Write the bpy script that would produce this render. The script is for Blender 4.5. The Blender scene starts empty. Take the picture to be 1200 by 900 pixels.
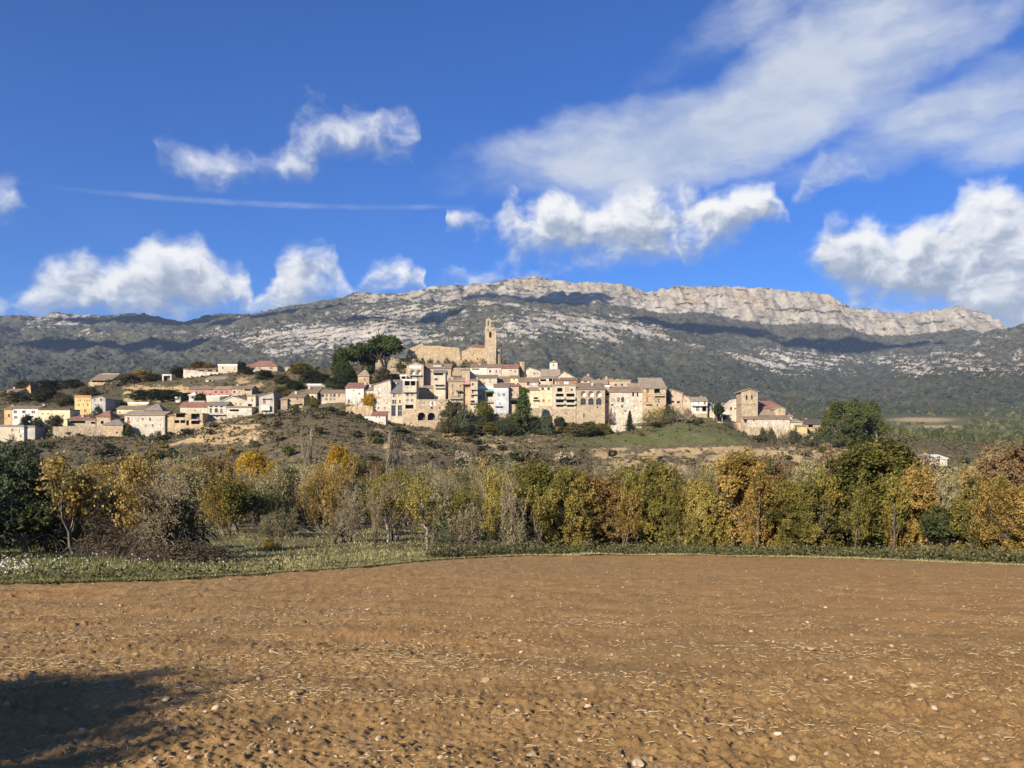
import bpy, math, random
import numpy as np
rnd = random.Random(7)
R = math.radians
scene = bpy.context.scene
COL = scene.collection

# ---------------------------------------------------------------- camera, sky, sun, exposure
cam_data = bpy.data.cameras.new("camera")
cam = bpy.data.objects.new("camera", cam_data)
COL.objects.link(cam)
cam.location = (0, 0, 0)
cam.rotation_euler = (R(90), 0, 0)
cam_data.sensor_width = 36.0
cam_data.lens = 27.0                    # 900 px focal length on a 1200 px wide frame
HOR = 520.0                             # eye-level line, in photo pixels
cam_data.shift_y = (HOR - 450.0) / 1200.0
cam_data.clip_start = 0.3
cam_data.clip_end = 30000.0
scene.camera = cam

SUN_AZ, SUN_EL = 33.0, 25.0             # degrees behind-left of the camera, above the horizon
sun_data = bpy.data.lights.new("sun", 'SUN')
sun_data.energy = 5.0
sun_data.angle = R(0.5)
sun_data.color = (1.0, 0.88, 0.72)
sun = bpy.data.objects.new("sun", sun_data)
COL.objects.link(sun)
SUN_DIR = np.array([-math.sin(R(SUN_AZ)) * math.cos(R(SUN_EL)), -math.cos(R(SUN_AZ)) * math.cos(R(SUN_EL)), math.sin(R(SUN_EL))])
sun.rotation_euler = (R(90 - SUN_EL), 0, -R(SUN_AZ))
scene.view_settings.view_transform = 'Standard'
scene.view_settings.look = 'None'
scene.view_settings.exposure = 0.95
scene.view_settings.gamma = 1.0
scene.view_settings.use_curve_mapping = False
try:
    scene.cycles.max_bounces = 6
    scene.cycles.diffuse_bounces = 2
    scene.cycles.transmission_bounces = 4
    scene.cycles.volume_bounces = 0
    scene.cycles.use_adaptive_sampling = True
    scene.cycles.use_denoising = True
except Exception:
    pass


class NT:
    """small helper to wire shader nodes"""
    def __init__(self, tree):
        self.t = tree; self.n = tree.nodes; self.l = tree.links

    def put(self, sock, val):
        if isinstance(val, bpy.types.NodeSocket):
            self.l.new(val, sock)
        elif val is not None:
            sock.default_value = val

    def math(self, op, a, b=None, c=None, clamp=False):
        m = self.n.new('ShaderNodeMath'); m.operation = op; m.use_clamp = clamp
        self.put(m.inputs[0], a); self.put(m.inputs[1], b); self.put(m.inputs[2], c)
        return m.outputs[0]

    def vec(self, op, a, b=None):
        m = self.n.new('ShaderNodeVectorMath'); m.operation = op
        self.put(m.inputs[0], a); self.put(m.inputs[1], b)
        return m.outputs['Value'] if op in ('DOT_PRODUCT', 'LENGTH') else m.outputs[0]

    def ss(self, x, a, b, lo=0.0, hi=1.0):
        m = self.n.new('ShaderNodeMapRange'); m.interpolation_type = 'SMOOTHSTEP'
        self.put(m.inputs[0], x); self.put(m.inputs[1], a); self.put(m.inputs[2], b); self.put(m.inputs[3], lo); self.put(m.inputs[4], hi)
        return m.outputs[0]

    def noise(self, vec, scale, detail=4.0, rough=0.55, dist=0.0, w=None):
        m = self.n.new('ShaderNodeTexNoise')
        if vec is not None: self.l.new(vec, m.inputs['Vector'])
        m.inputs['Scale'].default_value = scale; m.inputs['Detail'].default_value = detail
        m.inputs['Roughness'].default_value = rough; m.inputs['Distortion'].default_value = dist
        return m.outputs['Fac']

    def mix(self, f, a, b, blend='MIX'):
        m = self.n.new('ShaderNodeMix'); m.data_type = 'RGBA'; m.blend_type = blend
        self.put(m.inputs[0], f)
        for s, v in ((m.inputs[6], a), (m.inputs[7], b)):
            if isinstance(v, (tuple, list)): v = tuple(v) + ((1.0,) if len(v) == 3 else ())
            self.put(s, v)
        return m.outputs[2]

    def ramp(self, f, stops):
        m = self.n.new('ShaderNodeValToRGB')
        e = m.color_ramp.elements
        while len(e) < len(stops): e.new(0.5)
        for k, (p, c) in enumerate(stops):
            e[k].position = p; e[k].color = tuple(c) + (1.0,)
        self.put(m.inputs[0], f)
        return m.outputs[0]

    def attr(self, name):
        m = self.n.new('ShaderNodeAttribute'); m.attribute_name = name
        return m.outputs['Fac']

    def comb(self, x, y, z):
        m = self.n.new('ShaderNodeCombineXYZ')
        for s, v in zip(m.inputs, (x, y, z)): self.put(s, v)
        return m.outputs[0]

    def sep(self, v):
        m = self.n.new('ShaderNodeSeparateXYZ'); self.put(m.inputs[0], v)
        return m.outputs


# ---------------------------------------------------------------- sky with clouds
world = bpy.data.worlds.new("World")
scene.world = world
world.use_nodes = True
wt = world.node_tree
wt.nodes.clear()
W = NT(wt)


def azel(px, py):
    u = (px - 600) / 900; v = (HOR - py) / 900
    return math.atan(u), math.atan2(v, math.hypot(1, u))


# cumulus banks: upper and lower outline as elevation over azimuth (photo x, y); veil clouds: soft lobes
BANK_TOP = [(-400, 300), (-250, 330), (-120, 290), (-60, 310), (0, 345), (30, 330), (60, 304), (95, 288), (105, 283), (130, 300), (165, 280), (190, 273), (225, 273), (245, 288), (270, 306), (288, 304), (303, 350), (318, 312), (335, 292), (370, 288), (395, 291), (413, 336), (426, 308), (460, 294), (485, 298), (505, 322), (512, 400),
            (518, 330), (525, 246), (545, 240), (575, 250), (600, 228), (620, 244), (645, 217), (665, 219), (690, 228), (720, 222), (740, 213), (762, 215), (778, 226), (800, 220), (825, 221), (850, 226), (880, 206), (898, 210), (912, 232), (926, 262), (936, 300),
            (942, 300), (960, 278), (985, 258), (1020, 252), (1045, 266), (1075, 250), (1105, 246), (1120, 225), (1145, 208), (1170, 206), (1195, 228), (1230, 250), (1270, 235), (1330, 300), (1420, 260), (1600, 320)]
BANK_BOT = [(-400, 350), (-120, 372), (60, 382), (200, 384), (290, 372), (320, 366), (405, 352), (430, 345), (500, 340), (512, 330),
            (518, 262), (560, 268), (600, 296), (640, 308), (700, 310), (760, 306), (800, 296), (850, 298), (880, 285), (915, 250), (932, 262),
            (945, 305), (975, 345), (1030, 372), (1100, 384), (1200, 410), (1300, 400), (1600, 380)]
SMALL_TOP = [(-400, 260), (-60, 200), (-20, 205), (10, 212), (22, 240), (26, 262), (170, 220), (190, 175), (230, 172), (280, 188), (305, 184), (335, 168), (345, 138), (375, 118), (400, 138), (430, 128), (460, 126), (482, 140), (494, 165), (500, 250), (510, 328), (540, 300), (570, 312), (600, 308), (640, 318), (660, 345),
             (925, 260), (938, 222), (955, 198), (985, 182), (1005, 186), (1018, 208), (1030, 260), (1040, 380), (1090, 372), (1125, 352), (1155, 342), (1200, 338), (1350, 340), (1600, 330)]
SMALL_BOT = [(-400, 262), (-60, 250), (10, 250), (26, 232), (170, 190), (200, 204), (290, 208), (335, 210), (360, 208), (375, 186), (400, 182), (440, 182), (470, 182), (494, 170), (506, 300), (530, 338), (600, 334), (650, 330), (925, 222), (945, 224), (985, 220), (1014, 214), (1035, 320), (1130, 385), (1200, 396), (1350, 390), (1600, 380)]
VEIL = [
    (880, 140, 230, 58, 1.1, -14), (760, 165, 200, 46, 1.0, -8), (960, 80, 130, 74, 1.05, -24), (1010, 15, 90, 52, .8, 0), (690, 190, 140, 26, .75, 0),
    (1130, 125, 150, 40, .85, -14), (1080, 165, 150, 28, .62, -8), (1150, 40, 70, 18, .45, -25), (880, 20, 120, 30, .45, -20), (1180, 170, 90, 26, .6, 0),
    (305, 239, 200, 3.6, .30, -2.4), (1330, 90, 170, 90, .8, 0), (620, 210, 90, 22, .3, 0),
]


def T_OF(px): return (math.atan((px - 600) / 900) + 1.2) / 2.4


def curve(az_t, pts):
    n = wt.nodes.new('ShaderNodeFloatCurve')
    c = n.mapping.curves[0]
    q = [(T_OF(px), max(0.0, azel(px, py)[1]) / 0.6) for px, py in pts]
    q = [(0.0, q[0][1])] + q + [(1.0, q[-1][1])]
    while len(c.points) < len(q): c.points.new(0.5, 0.5)
    for p, (x, y) in zip(c.points, q):
        p.location = (x, y); p.handle_type = 'AUTO_CLAMPED'
    n.mapping.update()
    wt.links.new(az_t, n.inputs['Value'])
    return n.outputs[0]


geo = wt.nodes.new('ShaderNodeTexCoord')
dirv = geo.outputs['Generated']
sx = W.sep(dirv)
hyp = W.math('SQRT', W.math('ADD', W.math('MULTIPLY', sx[0], sx[0]), W.math('MULTIPLY', sx[1], sx[1])))
az = W.math('ARCTAN2', sx[0], W.math('ABSOLUTE', sx[1]))          # the sky behind repeats the sky ahead
el = W.math('ARCTAN2', sx[2], hyp)
P = W.comb(az, el, 0.0)
# ragged outlines: the coordinate itself is stirred
wn = wt.nodes.new('ShaderNodeTexNoise'); wt.links.new(P, wn.inputs['Vector'])
wn.inputs['Scale'].default_value = 13.0; wn.inputs['Detail'].default_value = 3.0; wn.inputs['Roughness'].default_value = 0.6
off = W.vec('SUBTRACT', wn.outputs['Color'], (0.5, 0.5, 0.5))
PW = W.vec('ADD', P, W.vec('MULTIPLY', off, (0.046, 0.036, 0.0)))
ps = W.sep(PW)
azt = W.math('MULTIPLY_ADD', ps[0], 1 / 2.4, 0.5)
nA = W.noise(W.vec('MULTIPLY', PW, (1.0, 1.3, 1.0)), 15.0, 7.0, 0.57)
nB = W.noise(W.vec('MULTIPLY', W.vec('ADD', PW, (-0.012, 0.012, 0.0)), (1.0, 1.3, 1.0)), 15.0, 4.0, 0.58)


def bank(top, bot, st, sb, amp, fill):
    t = W.math('MULTIPLY', curve(azt, top), 0.6); b = W.math('MULTIPLY', curve(azt, bot), 0.6)
    ft = W.math('DIVIDE', W.math('SUBTRACT', t, ps[1]), st)
    fb = W.math('DIVIDE', W.math('SUBTRACT', ps[1], b), sb)
    f = W.math('MINIMUM', W.math('MINIMUM', ft, fb), fill)
    f = W.math('ADD', f, W.math('MULTIPLY', W.math('SUBTRACT', nA, 0.5), amp))
    h = W.math('DIVIDE', W.math('SUBTRACT', ps[1], b), W.math('MAXIMUM', W.math('SUBTRACT', t, b), 0.02))
    return f, h, ft


f1, h1, ft1 = bank(BANK_TOP, BANK_BOT, 0.026, 0.040, 3.2, 1.75)
f2, h2, ft2 = bank(SMALL_TOP, SMALL_BOT, 0.030, 0.028, 3.6, 0.48)
relief = W.math('MULTIPLY', W.math('SUBTRACT', nA, nB), 3.2)

# veil of thin high cloud
P2 = W.vec('ADD', P, W.vec('MULTIPLY', off, (0.07, 0.035, 0.0)))
acc = None
for (px, py, hw, hh, wgt, tilt) in VEIL:
    a, e = azel(px, py)
    sa = 2 / (azel(px + hw, py)[0] - azel(px - hw, py)[0]); se = 2 / (azel(px, py - hh)[1] - azel(px, py + hh)[1])
    d = W.vec('SUBTRACT', P if hh < 8 else P2, (a, e, 0))
    if tilt:
        c, s = math.cos(R(tilt)), math.sin(R(tilt))
        d = W.comb(W.vec('DOT_PRODUCT', d, (c * sa, -s * sa, 0)), W.vec('DOT_PRODUCT', d, (s * se, c * se, 0)), 0.0)
    else:
        d = W.vec('MULTIPLY', d, (sa, se, 0))
    f = W.math('MULTIPLY_ADD', W.vec('DOT_PRODUCT', d, d), -wgt * 0.6, wgt)
    acc = f if acc is None else W.math('SMOOTH_MAX', acc, f, 0.3)
nV = W.noise(W.vec('MULTIPLY', P2, (1.0, 2.4, 1.0)), 7.0, 7.0, 0.6)
v0 = W.math('ADD', acc, W.math('MULTIPLY', W.math('SUBTRACT', nV, 0.5), 1.3))

sky = wt.nodes.new('ShaderNodeTexSky')
sky.sky_type = 'NISHITA'
sky.sun_disc = False
sky.sun_elevation = R(SUN_EL)
sky.sun_rotation = R(180 + SUN_AZ)
sky.altitude = 500.0
sky.air_density = 1.0
sky.dust_density = 0.3
sky.ozone_density = 3.0
SKY_S = 0.10
hsv = wt.nodes.new('ShaderNodeHueSaturation')
hsv.inputs['Saturation'].default_value = 1.05
hsv.inputs['Value'].default_value = 0.80
wt.links.new(sky.outputs[0], hsv.inputs['Color'])
skyc = W.mix(1.0, hsv.outputs[0], (0.14, 0.45, 0.92), 'MULTIPLY')
# cloud brightness: sunlit crowns, grey bases
def shade(h, ft, lo, hi):
    thick = W.ss(ft, 0.2, 3.2, 1.0, 0.0)
    q = W.math('ADD', W.math('ADD', W.math('MULTIPLY', W.ss(h, 0.05, 1.0), 0.66), W.math('MULTIPLY', thick, 0.34)), relief, clamp=True)
    return W.ramp(q, [(0.0, (1.75, 2.05, 2.6)), (0.32, (2.6, 2.85, 3.3)), (0.65, (4.2, 4.3, 4.5)), (1.0, (5.3, 5.25, 5.1))])


vcol = W.mix(W.ss(nV, 0.35, 0.65), (2.6, 3.0, 3.75), (3.6, 3.85, 4.25))
va = W.ss(v0, -0.10, 1.05, 0.0, 0.90)
s1 = W.mix(va, skyc, vcol)
s1 = W.mix(W.ss(f1, -0.20, 1.0), s1, shade(h1, ft1, 0, 1))
s2 = W.mix(W.ss(f2, -0.30, 1.4, 0.0, 0.90), s1, shade(h2, ft2, 0, 1))
bg = wt.nodes.new('ShaderNodeBackground')
wt.links.new(s2, bg.inputs[0])
bg.inputs[1].default_value = SKY_S
wo = wt.nodes.new('ShaderNodeOutputWorld')
wt.links.new(bg.outputs[0], wo.inputs[0])
try:
    world.cycles.sampling_method = 'NONE'
except Exception:
    pass

# ---------------------------------------------------------------- mesh and noise helpers
def mk(name, verts, faces, mat=None, parent=None, smooth=False, attrs=None, mats=None, midx=None):
    """one mesh object from vertex and face arrays (faces: (n,3), (n,4) array or list of tuples)"""
    me = bpy.data.meshes.new(name)
    fill(me, verts, faces, smooth, attrs, midx)
    for m in (mats or ([mat] if mat else [])): me.materials.append(m)
    return link(name, me, parent)


def fill(me, verts, faces, smooth=False, attrs=None, midx=None):
    verts = np.asarray(verts, dtype=np.float32).reshape(-1, 3)
    me.vertices.add(len(verts)); me.vertices.foreach_set('co', verts.ravel())
    if isinstance(faces, np.ndarray):
        n, k = faces.shape
        idx = faces.astype(np.int32).ravel(); tot = np.full(n, k, np.int32)
    else:
        tot = np.array([len(f) for f in faces], np.int32); n = len(tot)
        idx = np.fromiter((i for f in faces for i in f), np.int32)
    st = np.concatenate(([0], np.cumsum(tot)[:-1])).astype(np.int32)
    me.loops.add(len(idx)); me.loops.foreach_set('vertex_index', idx)
    me.polygons.add(n); me.polygons.foreach_set('loop_start', st); me.polygons.foreach_set('loop_total', tot)
    if midx is not None: me.polygons.foreach_set('material_index', np.asarray(midx, np.int32))
    me.polygons.foreach_set('use_smooth', np.full(n, bool(smooth)))
    for k, v in (attrs or {}).items():
        a = me.attributes.new(k, 'FLOAT', 'POINT'); a.data.foreach_set('value', np.asarray(v, np.float32).ravel())
    me.update(calc_edges=True)
    return me


def link(name, data, parent=None):
    o = bpy.data.objects.new(name, data); COL.objects.link(o)
    if parent: o.parent = parent
    return o


def empty(name, loc, rz=0.0):
    o = link(name, None); o.location = loc; o.rotation_euler = (0, 0, rz); o.empty_display_size = 0.5
    return o


def tag(o, label=None, cat=None, group=None, kind=None):
    if label: o['label'] = label
    if cat: o['category'] = cat
    if group: o['group'] = group
    if kind: o['kind'] = kind
    return o


def hash2(ix, iy, seed):
    h = (ix.astype(np.int64) * 374761393 + iy.astype(np.int64) * 668265263 + seed * 1274126177) & 0x7fffffff
    h = ((h ^ (h >> 13)) * 1103515245) & 0x7fffffff
    h = ((h ^ (h >> 16)) * 12345 + 1013904223) & 0x7fffffff
    return ((h ^ (h >> 11)) & 0xffff) / 65535.0


def vnoise(x, y, seed=0):
    """gradient noise, about -1..1"""
    ix = np.floor(x); iy = np.floor(y); fx = x - ix; fy = y - iy
    ux = fx * fx * fx * (fx * (fx * 6 - 15) + 10); uy = fy * fy * fy * (fy * (fy * 6 - 15) + 10)

    def g(a, b, dx, dy):
        t = hash2(a, b, seed) * (2 * np.pi)
        return np.cos(t) * dx + np.sin(t) * dy
    n00 = g(ix, iy, fx, fy); n10 = g(ix + 1, iy, fx - 1, fy); n01 = g(ix, iy + 1, fx, fy - 1); n11 = g(ix + 1, iy + 1, fx - 1, fy - 1)
    return ((n00 + (n10 - n00) * ux) + ((n01 + (n11 - n01) * ux) - (n00 + (n10 - n00) * ux)) * uy) * 1.5


def fbm(x, y, oct=4, seed=0, gain=0.5):
    s = 0; a = 1.0; t = 0
    for k in range(oct):
        s = s + a * vnoise(x, y, seed + k * 17); t += a
        x = x * 2.03 + 3.1; y = y * 2.03 + 1.7; a *= gain
    return s / t


def ridged(x, y, oct=4, seed=0, gain=0.5):
    s = 0; a = 1.0; t = 0
    for k in range(oct):
        s = s + a * (1 - np.abs(vnoise(x, y, seed + k * 17))); t += a
        x = x * 2.07 + 3.1; y = y * 2.07 + 1.7; a *= gain
    return s / t


def sstep(x, a, b):
    t = np.clip((x - a) / (b - a), 0, 1)
    return t * t * (3 - 2 * t)


def P3(px, py, Y):
    """photo pixel at depth Y -> point"""
    return ((px - 600) / 900 * Y, Y, (HOR - py) / 900 * Y)


# ---------------------------------------------------------------- the lie of the land: ground line (photo y) at several depths
FIELD_A, FIELD_B = 1.55, 0.11


def zrow(*pts): return ('z', pts)
def prow(*pts): return ('p', pts)


ROWS = [
    (-80, zrow((0, -FIELD_A + 80 * .02))),
    (0, zrow((0, -FIELD_A))),
    (48, zrow((0, -6.75), (1200, -6.85))),
    (65, zrow((0, -7.6), (500, -7.8), (640, -8.6), (1200, -8.8))),
    (100, zrow((0, -10.0), (450, -10.6), (640, -13), (1200, -13))),
    (150, zrow((0, -12.5), (640, -14), (1200, -14.5))),
    (195, prow((0, 570), (300, 566), (600, 572), (900, 575), (1200, 575))),
    (225, prow((0, 546), (150, 545), (250, 535), (330, 520), (400, 515), (470, 530), (560, 545), (700, 545), (850, 548), (1000, 560), (1200, 560))),
    (250, prow((0, 530), (150, 526), (250, 512), (330, 494), (385, 488), (430, 496), (470, 512), (540, 528), (620, 533), (700, 529), (850, 531), (960, 545), (1200, 556))),
    (270, prow((0, 521), (100, 518), (200, 513), (250, 503), (300, 494), (350, 486), (400, 486), (430, 494), (470, 508), (520, 515), (580, 517), (640, 516), (720, 515), (800, 507), (850, 510), (900, 523), (960, 530), (1050, 537), (1200, 548))),
    (299, prow((0, 515), (50, 512), (100, 506), (150, 510), (210, 511), (245, 494), (300, 488), (345, 485), (400, 480), (440, 491), (470, 498), (520, 503), (600, 500), (640, 502), (720, 503), (760, 496), (800, 489), (840, 492), (870, 508), (900, 516), (970, 520), (1050, 531), (1200, 543))),
    (308, prow((0, 498), (50, 497), (100, 490), (150, 488), (240, 485), (300, 475), (345, 478), (400, 470), (440, 476), (520, 476), (600, 472), (660, 470), (720, 476), (780, 474), (830, 484), (860, 493), (940, 500), (1000, 510), (1050, 522), (1200, 538))),
    (322, prow((0, 485), (100, 482), (200, 472), (260, 466), (330, 463), (400, 462), (440, 456), (480, 456), (560, 456), (620, 456), (680, 456), (760, 466), (830, 480), (880, 491), (940, 498), (1050, 515), (1200, 534))),
    (345, prow((0, 475), (100, 466), (150, 464), (200, 462), (260, 456), (330, 452), (400, 450), (440, 440), (480, 433), (540, 433), (600, 437), (650, 443), (720, 456), (800, 473), (880, 489), (1000, 507), (1200, 531))),
    (372, prow((0, 466), (60, 460), (120, 453), (200, 447), (260, 439), (330, 437), (390, 437), (440, 431), (480, 422), (560, 424), (590, 430), (650, 447), (720, 462), (800, 478), (1000, 505), (1200, 528))),
    (420, prow((0, 463), (60, 456), (120, 448), (190, 443), (230, 437), (330, 434), (390, 432), (440, 424), (560, 426), (650, 452), (800, 484), (1000, 504), (1200, 526))),
    (520, prow((0, 475), (300, 465), (450, 455), (600, 460), (800, 495), (1000, 506), (1200, 522))),
    (800, prow((0, 495), (600, 500), (1000, 505), (1200, 512))),
    (1200, prow((0, 478), (600, 488), (900, 494), (1200, 498))),
    (1700, prow((0, 458), (300, 455), (600, 463), (800, 473), (950, 482), (1200, 482))),
    (2200, prow((0, 438), (150, 437), (300, 428), (450, 424), (600, 428), (700, 438), (800, 452), (900, 468), (1000, 472), (1050, 468), (1120, 452), (1200, 444))),
    (2650, prow((0, 415), (150, 414), (280, 412), (380, 396), (450, 388), (560, 384), (620, 382), (700, 394), (800, 414), (880, 436), (950, 452), (1000, 458), (1050, 444), (1110, 424), (1200, 405))),
    (3000, prow((0, 400), (150, 402), (230, 404), (300, 392), (380, 373), (450, 366), (560, 359), (610, 354), (680, 373), (750, 385), (830, 405), (880, 420), (950, 441), (1000, 447), (1030, 440), (1075, 424), (1125, 407), (1165, 395), (1200, 387), (1400, 372))),
    (3350, prow((0, 389), (150, 391), (230, 392), (300, 378), (400, 362), (500, 360), (600, 358), (700, 374), (800, 392), (850, 398), (900, 410), (960, 424), (1010, 428), (1060, 418), (1120, 412), (1200, 405))),
    (3700, prow((0, 380), (40, 381), (100, 382), (200, 385), (250, 377), (300, 371), (350, 363), (415, 358), (470, 356), (530, 352), (600, 350), (650, 356), (690, 358), (760, 363), (785, 369), (830, 367), (850, 374), (900, 383), (950, 382), (980, 386), (1035, 396), (1070, 394), (1115, 389), (1140, 388), (1170, 397), (1200, 412))),
    (3900, prow((0, 369), (30, 369), (45, 371), (65, 366), (100, 370), (140, 367), (175, 370), (215, 378), (250, 368), (300, 367), (330, 359), (350, 355), (400, 350), (415, 345), (470, 342), (530, 333), (545, 336), (600, 327), (620, 323), (650, 328), (690, 332), (725, 332), (760, 340), (800, 335), (840, 334), (925, 339), (960, 347), (1000, 360), (1035, 367), (1060, 368), (1100, 363), (1125, 358), (1138, 361), (1150, 366), (1162, 373), (1185, 390), (1215, 408))),
    (4500, prow((0, 385), (300, 380), (620, 345), (900, 355), (1100, 380), (1200, 420))),
    (6500, prow((0, 430), (600, 400), (1200, 440))),
]
_pxs = np.arange(-1400, 2601, 5.0)
_rowY = np.array([r[0] for r in ROWS], float)
_rowZ = []
for Yr, (k, pts) in ROWS:
    xs = [p[0] for p in pts]; ys = np.interp(_pxs, xs, [p[1] for p in pts])
    if k == 'p': ys = (HOR - ys) / 900 * Yr
    if k == 'p':
        w = 3 if Yr < 3600 else 1
        if w > 1: ys = np.convolve(np.pad(ys, w, mode='edge'), np.ones(2 * w + 1) / (2 * w + 1), 'valid')
    _rowZ.append(ys)
_rowZ = np.array(_rowZ)


def base_z(X, Y):
    X = np.asarray(X, float); Y = np.asarray(Y, float)
    px = np.clip(600 + 900 * X / np.maximum(Y, 1.0), _pxs[0], _pxs[-1])
    j = np.clip(np.searchsorted(_rowY, Y, side='right') - 1, 0, len(_rowY) - 2)
    t = np.clip((Y - _rowY[j]) / (_rowY[j + 1] - _rowY[j]), 0, 1)
    f = (px - _pxs[0]) / 5.0; i = np.clip(np.floor(f).astype(int), 0, len(_pxs) - 2); a = f - i
    za = _rowZ[j, i] * (1 - a) + _rowZ[j, i + 1] * a
    zb = _rowZ[j + 1, i] * (1 - a) + _rowZ[j + 1, i + 1] * a
    return za * (1 - t) + zb * t


def ground_z(X, Y):
    X = np.asarray(X, float); Y = np.asarray(Y, float)
    z = base_z(X, Y)
    k = sstep(Y, 60, 200) * (1 - sstep(Y, 900, 1500))
    z = z + k * (fbm(X / 22, Y / 22, 4, 3) * 1.6) * (1 - .8 * sstep(Y, 255, 285) * (1 - sstep(Y, 360, 420)))
    k2 = sstep(Y, 35, 60) * (1 - sstep(Y, 300, 420))
    z = z + k2 * fbm(X / 4.0, Y / 4.0, 3, 9) * 0.35
    k3 = sstep(Y, 500, 1500)
    z = z + k3 * fbm(X / 160, Y / 160, 4, 21) * 12
    return z


def gz(X, Y): return float(ground_z(np.array([X]), np.array([Y]))[0])


EDGE = [(-600, 690), (0, 683), (200, 678), (330, 670), (430, 663), (500, 656), (600, 651), (700, 649.5), (800, 650), (1000, 653.5), (1200, 661), (1800, 690)]


def edge_Y(px):
    py = np.interp(px, [e[0] for e in EDGE], [e[1] for e in EDGE])
    return FIELD_A / ((py - HOR) / 900 - FIELD_B)


def grid_faces(nr, nc):
    a = np.arange((nr - 1) * nc).reshape(nr - 1, nc)[:, :-1].ravel()
    return np.stack([a, a + 1, a + 1 + nc, a + nc], 1)


def new_mat(name, rough=0.9, spec=0.2):
    m = bpy.data.materials.new(name); m.use_nodes = True
    T = NT(m.node_tree)
    b = m.node_tree.nodes['Principled BSDF']
    b.inputs['Roughness'].default_value = rough
    if 'Specular IOR Level' in b.inputs: b.inputs['Specular IOR Level'].default_value = spec
    return m, T, b


def bump(T, b, h, strength=0.5, dist=0.05):
    n = T.n.new('ShaderNodeBump'); n.inputs['Strength'].default_value = strength; n.inputs['Distance'].default_value = dist
    T.put(n.inputs['Height'], h); T.l.new(n.outputs[0], b.inputs['Normal'])


def objco(T):
    return T.n.new('ShaderNodeTexCoord').outputs['Object']


# ---------------------------------------------------------------- ploughed field
def soil_mat():
    m, T, b = new_mat('soil', 0.95, 0.1)
    co = objco(T)
    big = T.noise(co, 0.16, 4, 0.6); mid = T.noise(co, 2.2, 5, 0.62); fine = T.noise(co, 38.0, 5, 0.7)
    c = T.ramp(T.math('ADD', T.math('MULTIPLY', mid, 0.6), T.math('MULTIPLY', fine, 0.4)), [(0.22, (0.185, 0.107, 0.041)), (0.5, (0.352, 0.218, 0.088)), (0.78, (0.48, 0.325, 0.158))])
    c = T.mix(T.ss(big, 0.35, 0.65), c, T.mix(1.0, c, (1.12, 1.05, 0.98), 'MULTIPLY'))
    chaff = T.ss(T.noise(co, 95.0, 2, 0.5), 0.66, 0.72)
    chaff = T.math('MULTIPLY', chaff, T.ss(mid, 0.35, 0.6))
    c = T.mix(T.math('MULTIPLY', chaff, 0.55), c, (0.46, 0.36, 0.22))
    T.l.new(c, b.inputs['Base Color'])
    bump(T, b, T.math('ADD', T.noise(co, 30, 6, 0.7), T.math('MULTIPLY', T.noise(co, 120, 3, 0.7), 0.4)), 0.8, 0.03)
    return m


def field_micro(X, Y):
    row = np.sin((X * 0.30 + Y * 0.95) * 2 * np.pi / 1.9 + fbm(X / 6, Y / 6, 2, 70) * 2)
    n = fbm(X / 2.2, Y / 2.2, 3, 31) * 0.045 + row * 0.020
    cl = 0.75 + 0.35 * (1 - sstep(Y, 6, 12)) + 0.6 * sstep(fbm(X / 3.0, Y / 3.0, 2, 55), -0.2, 0.5) + 0.5 * sstep(X, 1.0, 5.0) * (1 - sstep(Y, 7, 14))
    n = n + cl * vnoise(X / 0.34, Y / 0.34, 41) * 0.010
    n = n + cl * np.maximum(vnoise(X / 0.12, Y / 0.12, 43), 0.0) * 0.026 + cl * np.maximum(vnoise(X / 0.055, Y / 0.055, 44), -.1) * 0.026
    n = n + sstep(Y, 8, 18) * (vnoise(X / 0.30, Y / 0.30, 46) * 0.022 + vnoise(X / .75, Y / .75, 47) * .03)
    n = n + vnoise(X / 0.026, Y / 0.026, 45) * 0.009
    return n


def field_z(X, Y): return -(FIELD_A + FIELD_B * np.asarray(Y, float)) + field_micro(np.asarray(X, float), np.asarray(Y, float))


nr, nc = 390, 640
pxs = np.concatenate([np.linspace(-1350, -100, 36, endpoint=False), np.linspace(-100, 1300, nc - 72), np.linspace(1300, 2550, 37)[1:]])
ye = edge_Y(pxs)
t = np.linspace(0, 1, nr)[:, None]
yg = 1.0 / ((1 / 3.2) * (1 - t) + (1 / ye)[None, :] * t)
xg = (pxs[None, :] - 600) / 900 * yg
wob = fbm(xg / 1.5, yg / 1.5, 3, 77) * 0.8 * t ** 6
yg = yg + wob
zg = field_z(xg, yg) - 0.05 * sstep(t, 0.985, 1.0)
SOIL = soil_mat()
field = mk('field', np.stack([xg, yg, zg], -1).reshape(-1, 3), grid_faces(nr, nc), SOIL, smooth=True)
tag(field, 'ploughed brown field with straw and pale stones', 'field', kind='structure')
# the same field beside and behind the camera
xs = np.linspace(-70, 70, 141); ys = np.concatenate([np.linspace(-70, 3.4, 74)])
xx, yy = np.meshgrid(xs, ys)
zz = np.where(yy > 0, -(FIELD_A + FIELD_B * yy), -FIELD_A + yy * -0.02) + fbm(xx / 2.2, yy / 2.2, 3, 31) * 0.045 - 0.06
fb_ = mk('field_headland', np.stack([xx, yy, zz], -1).reshape(-1, 3), grid_faces(len(ys), len(xs)), SOIL, smooth=True)
tag(fb_, 'ploughed brown field running on behind', 'field', kind='structure')

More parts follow.
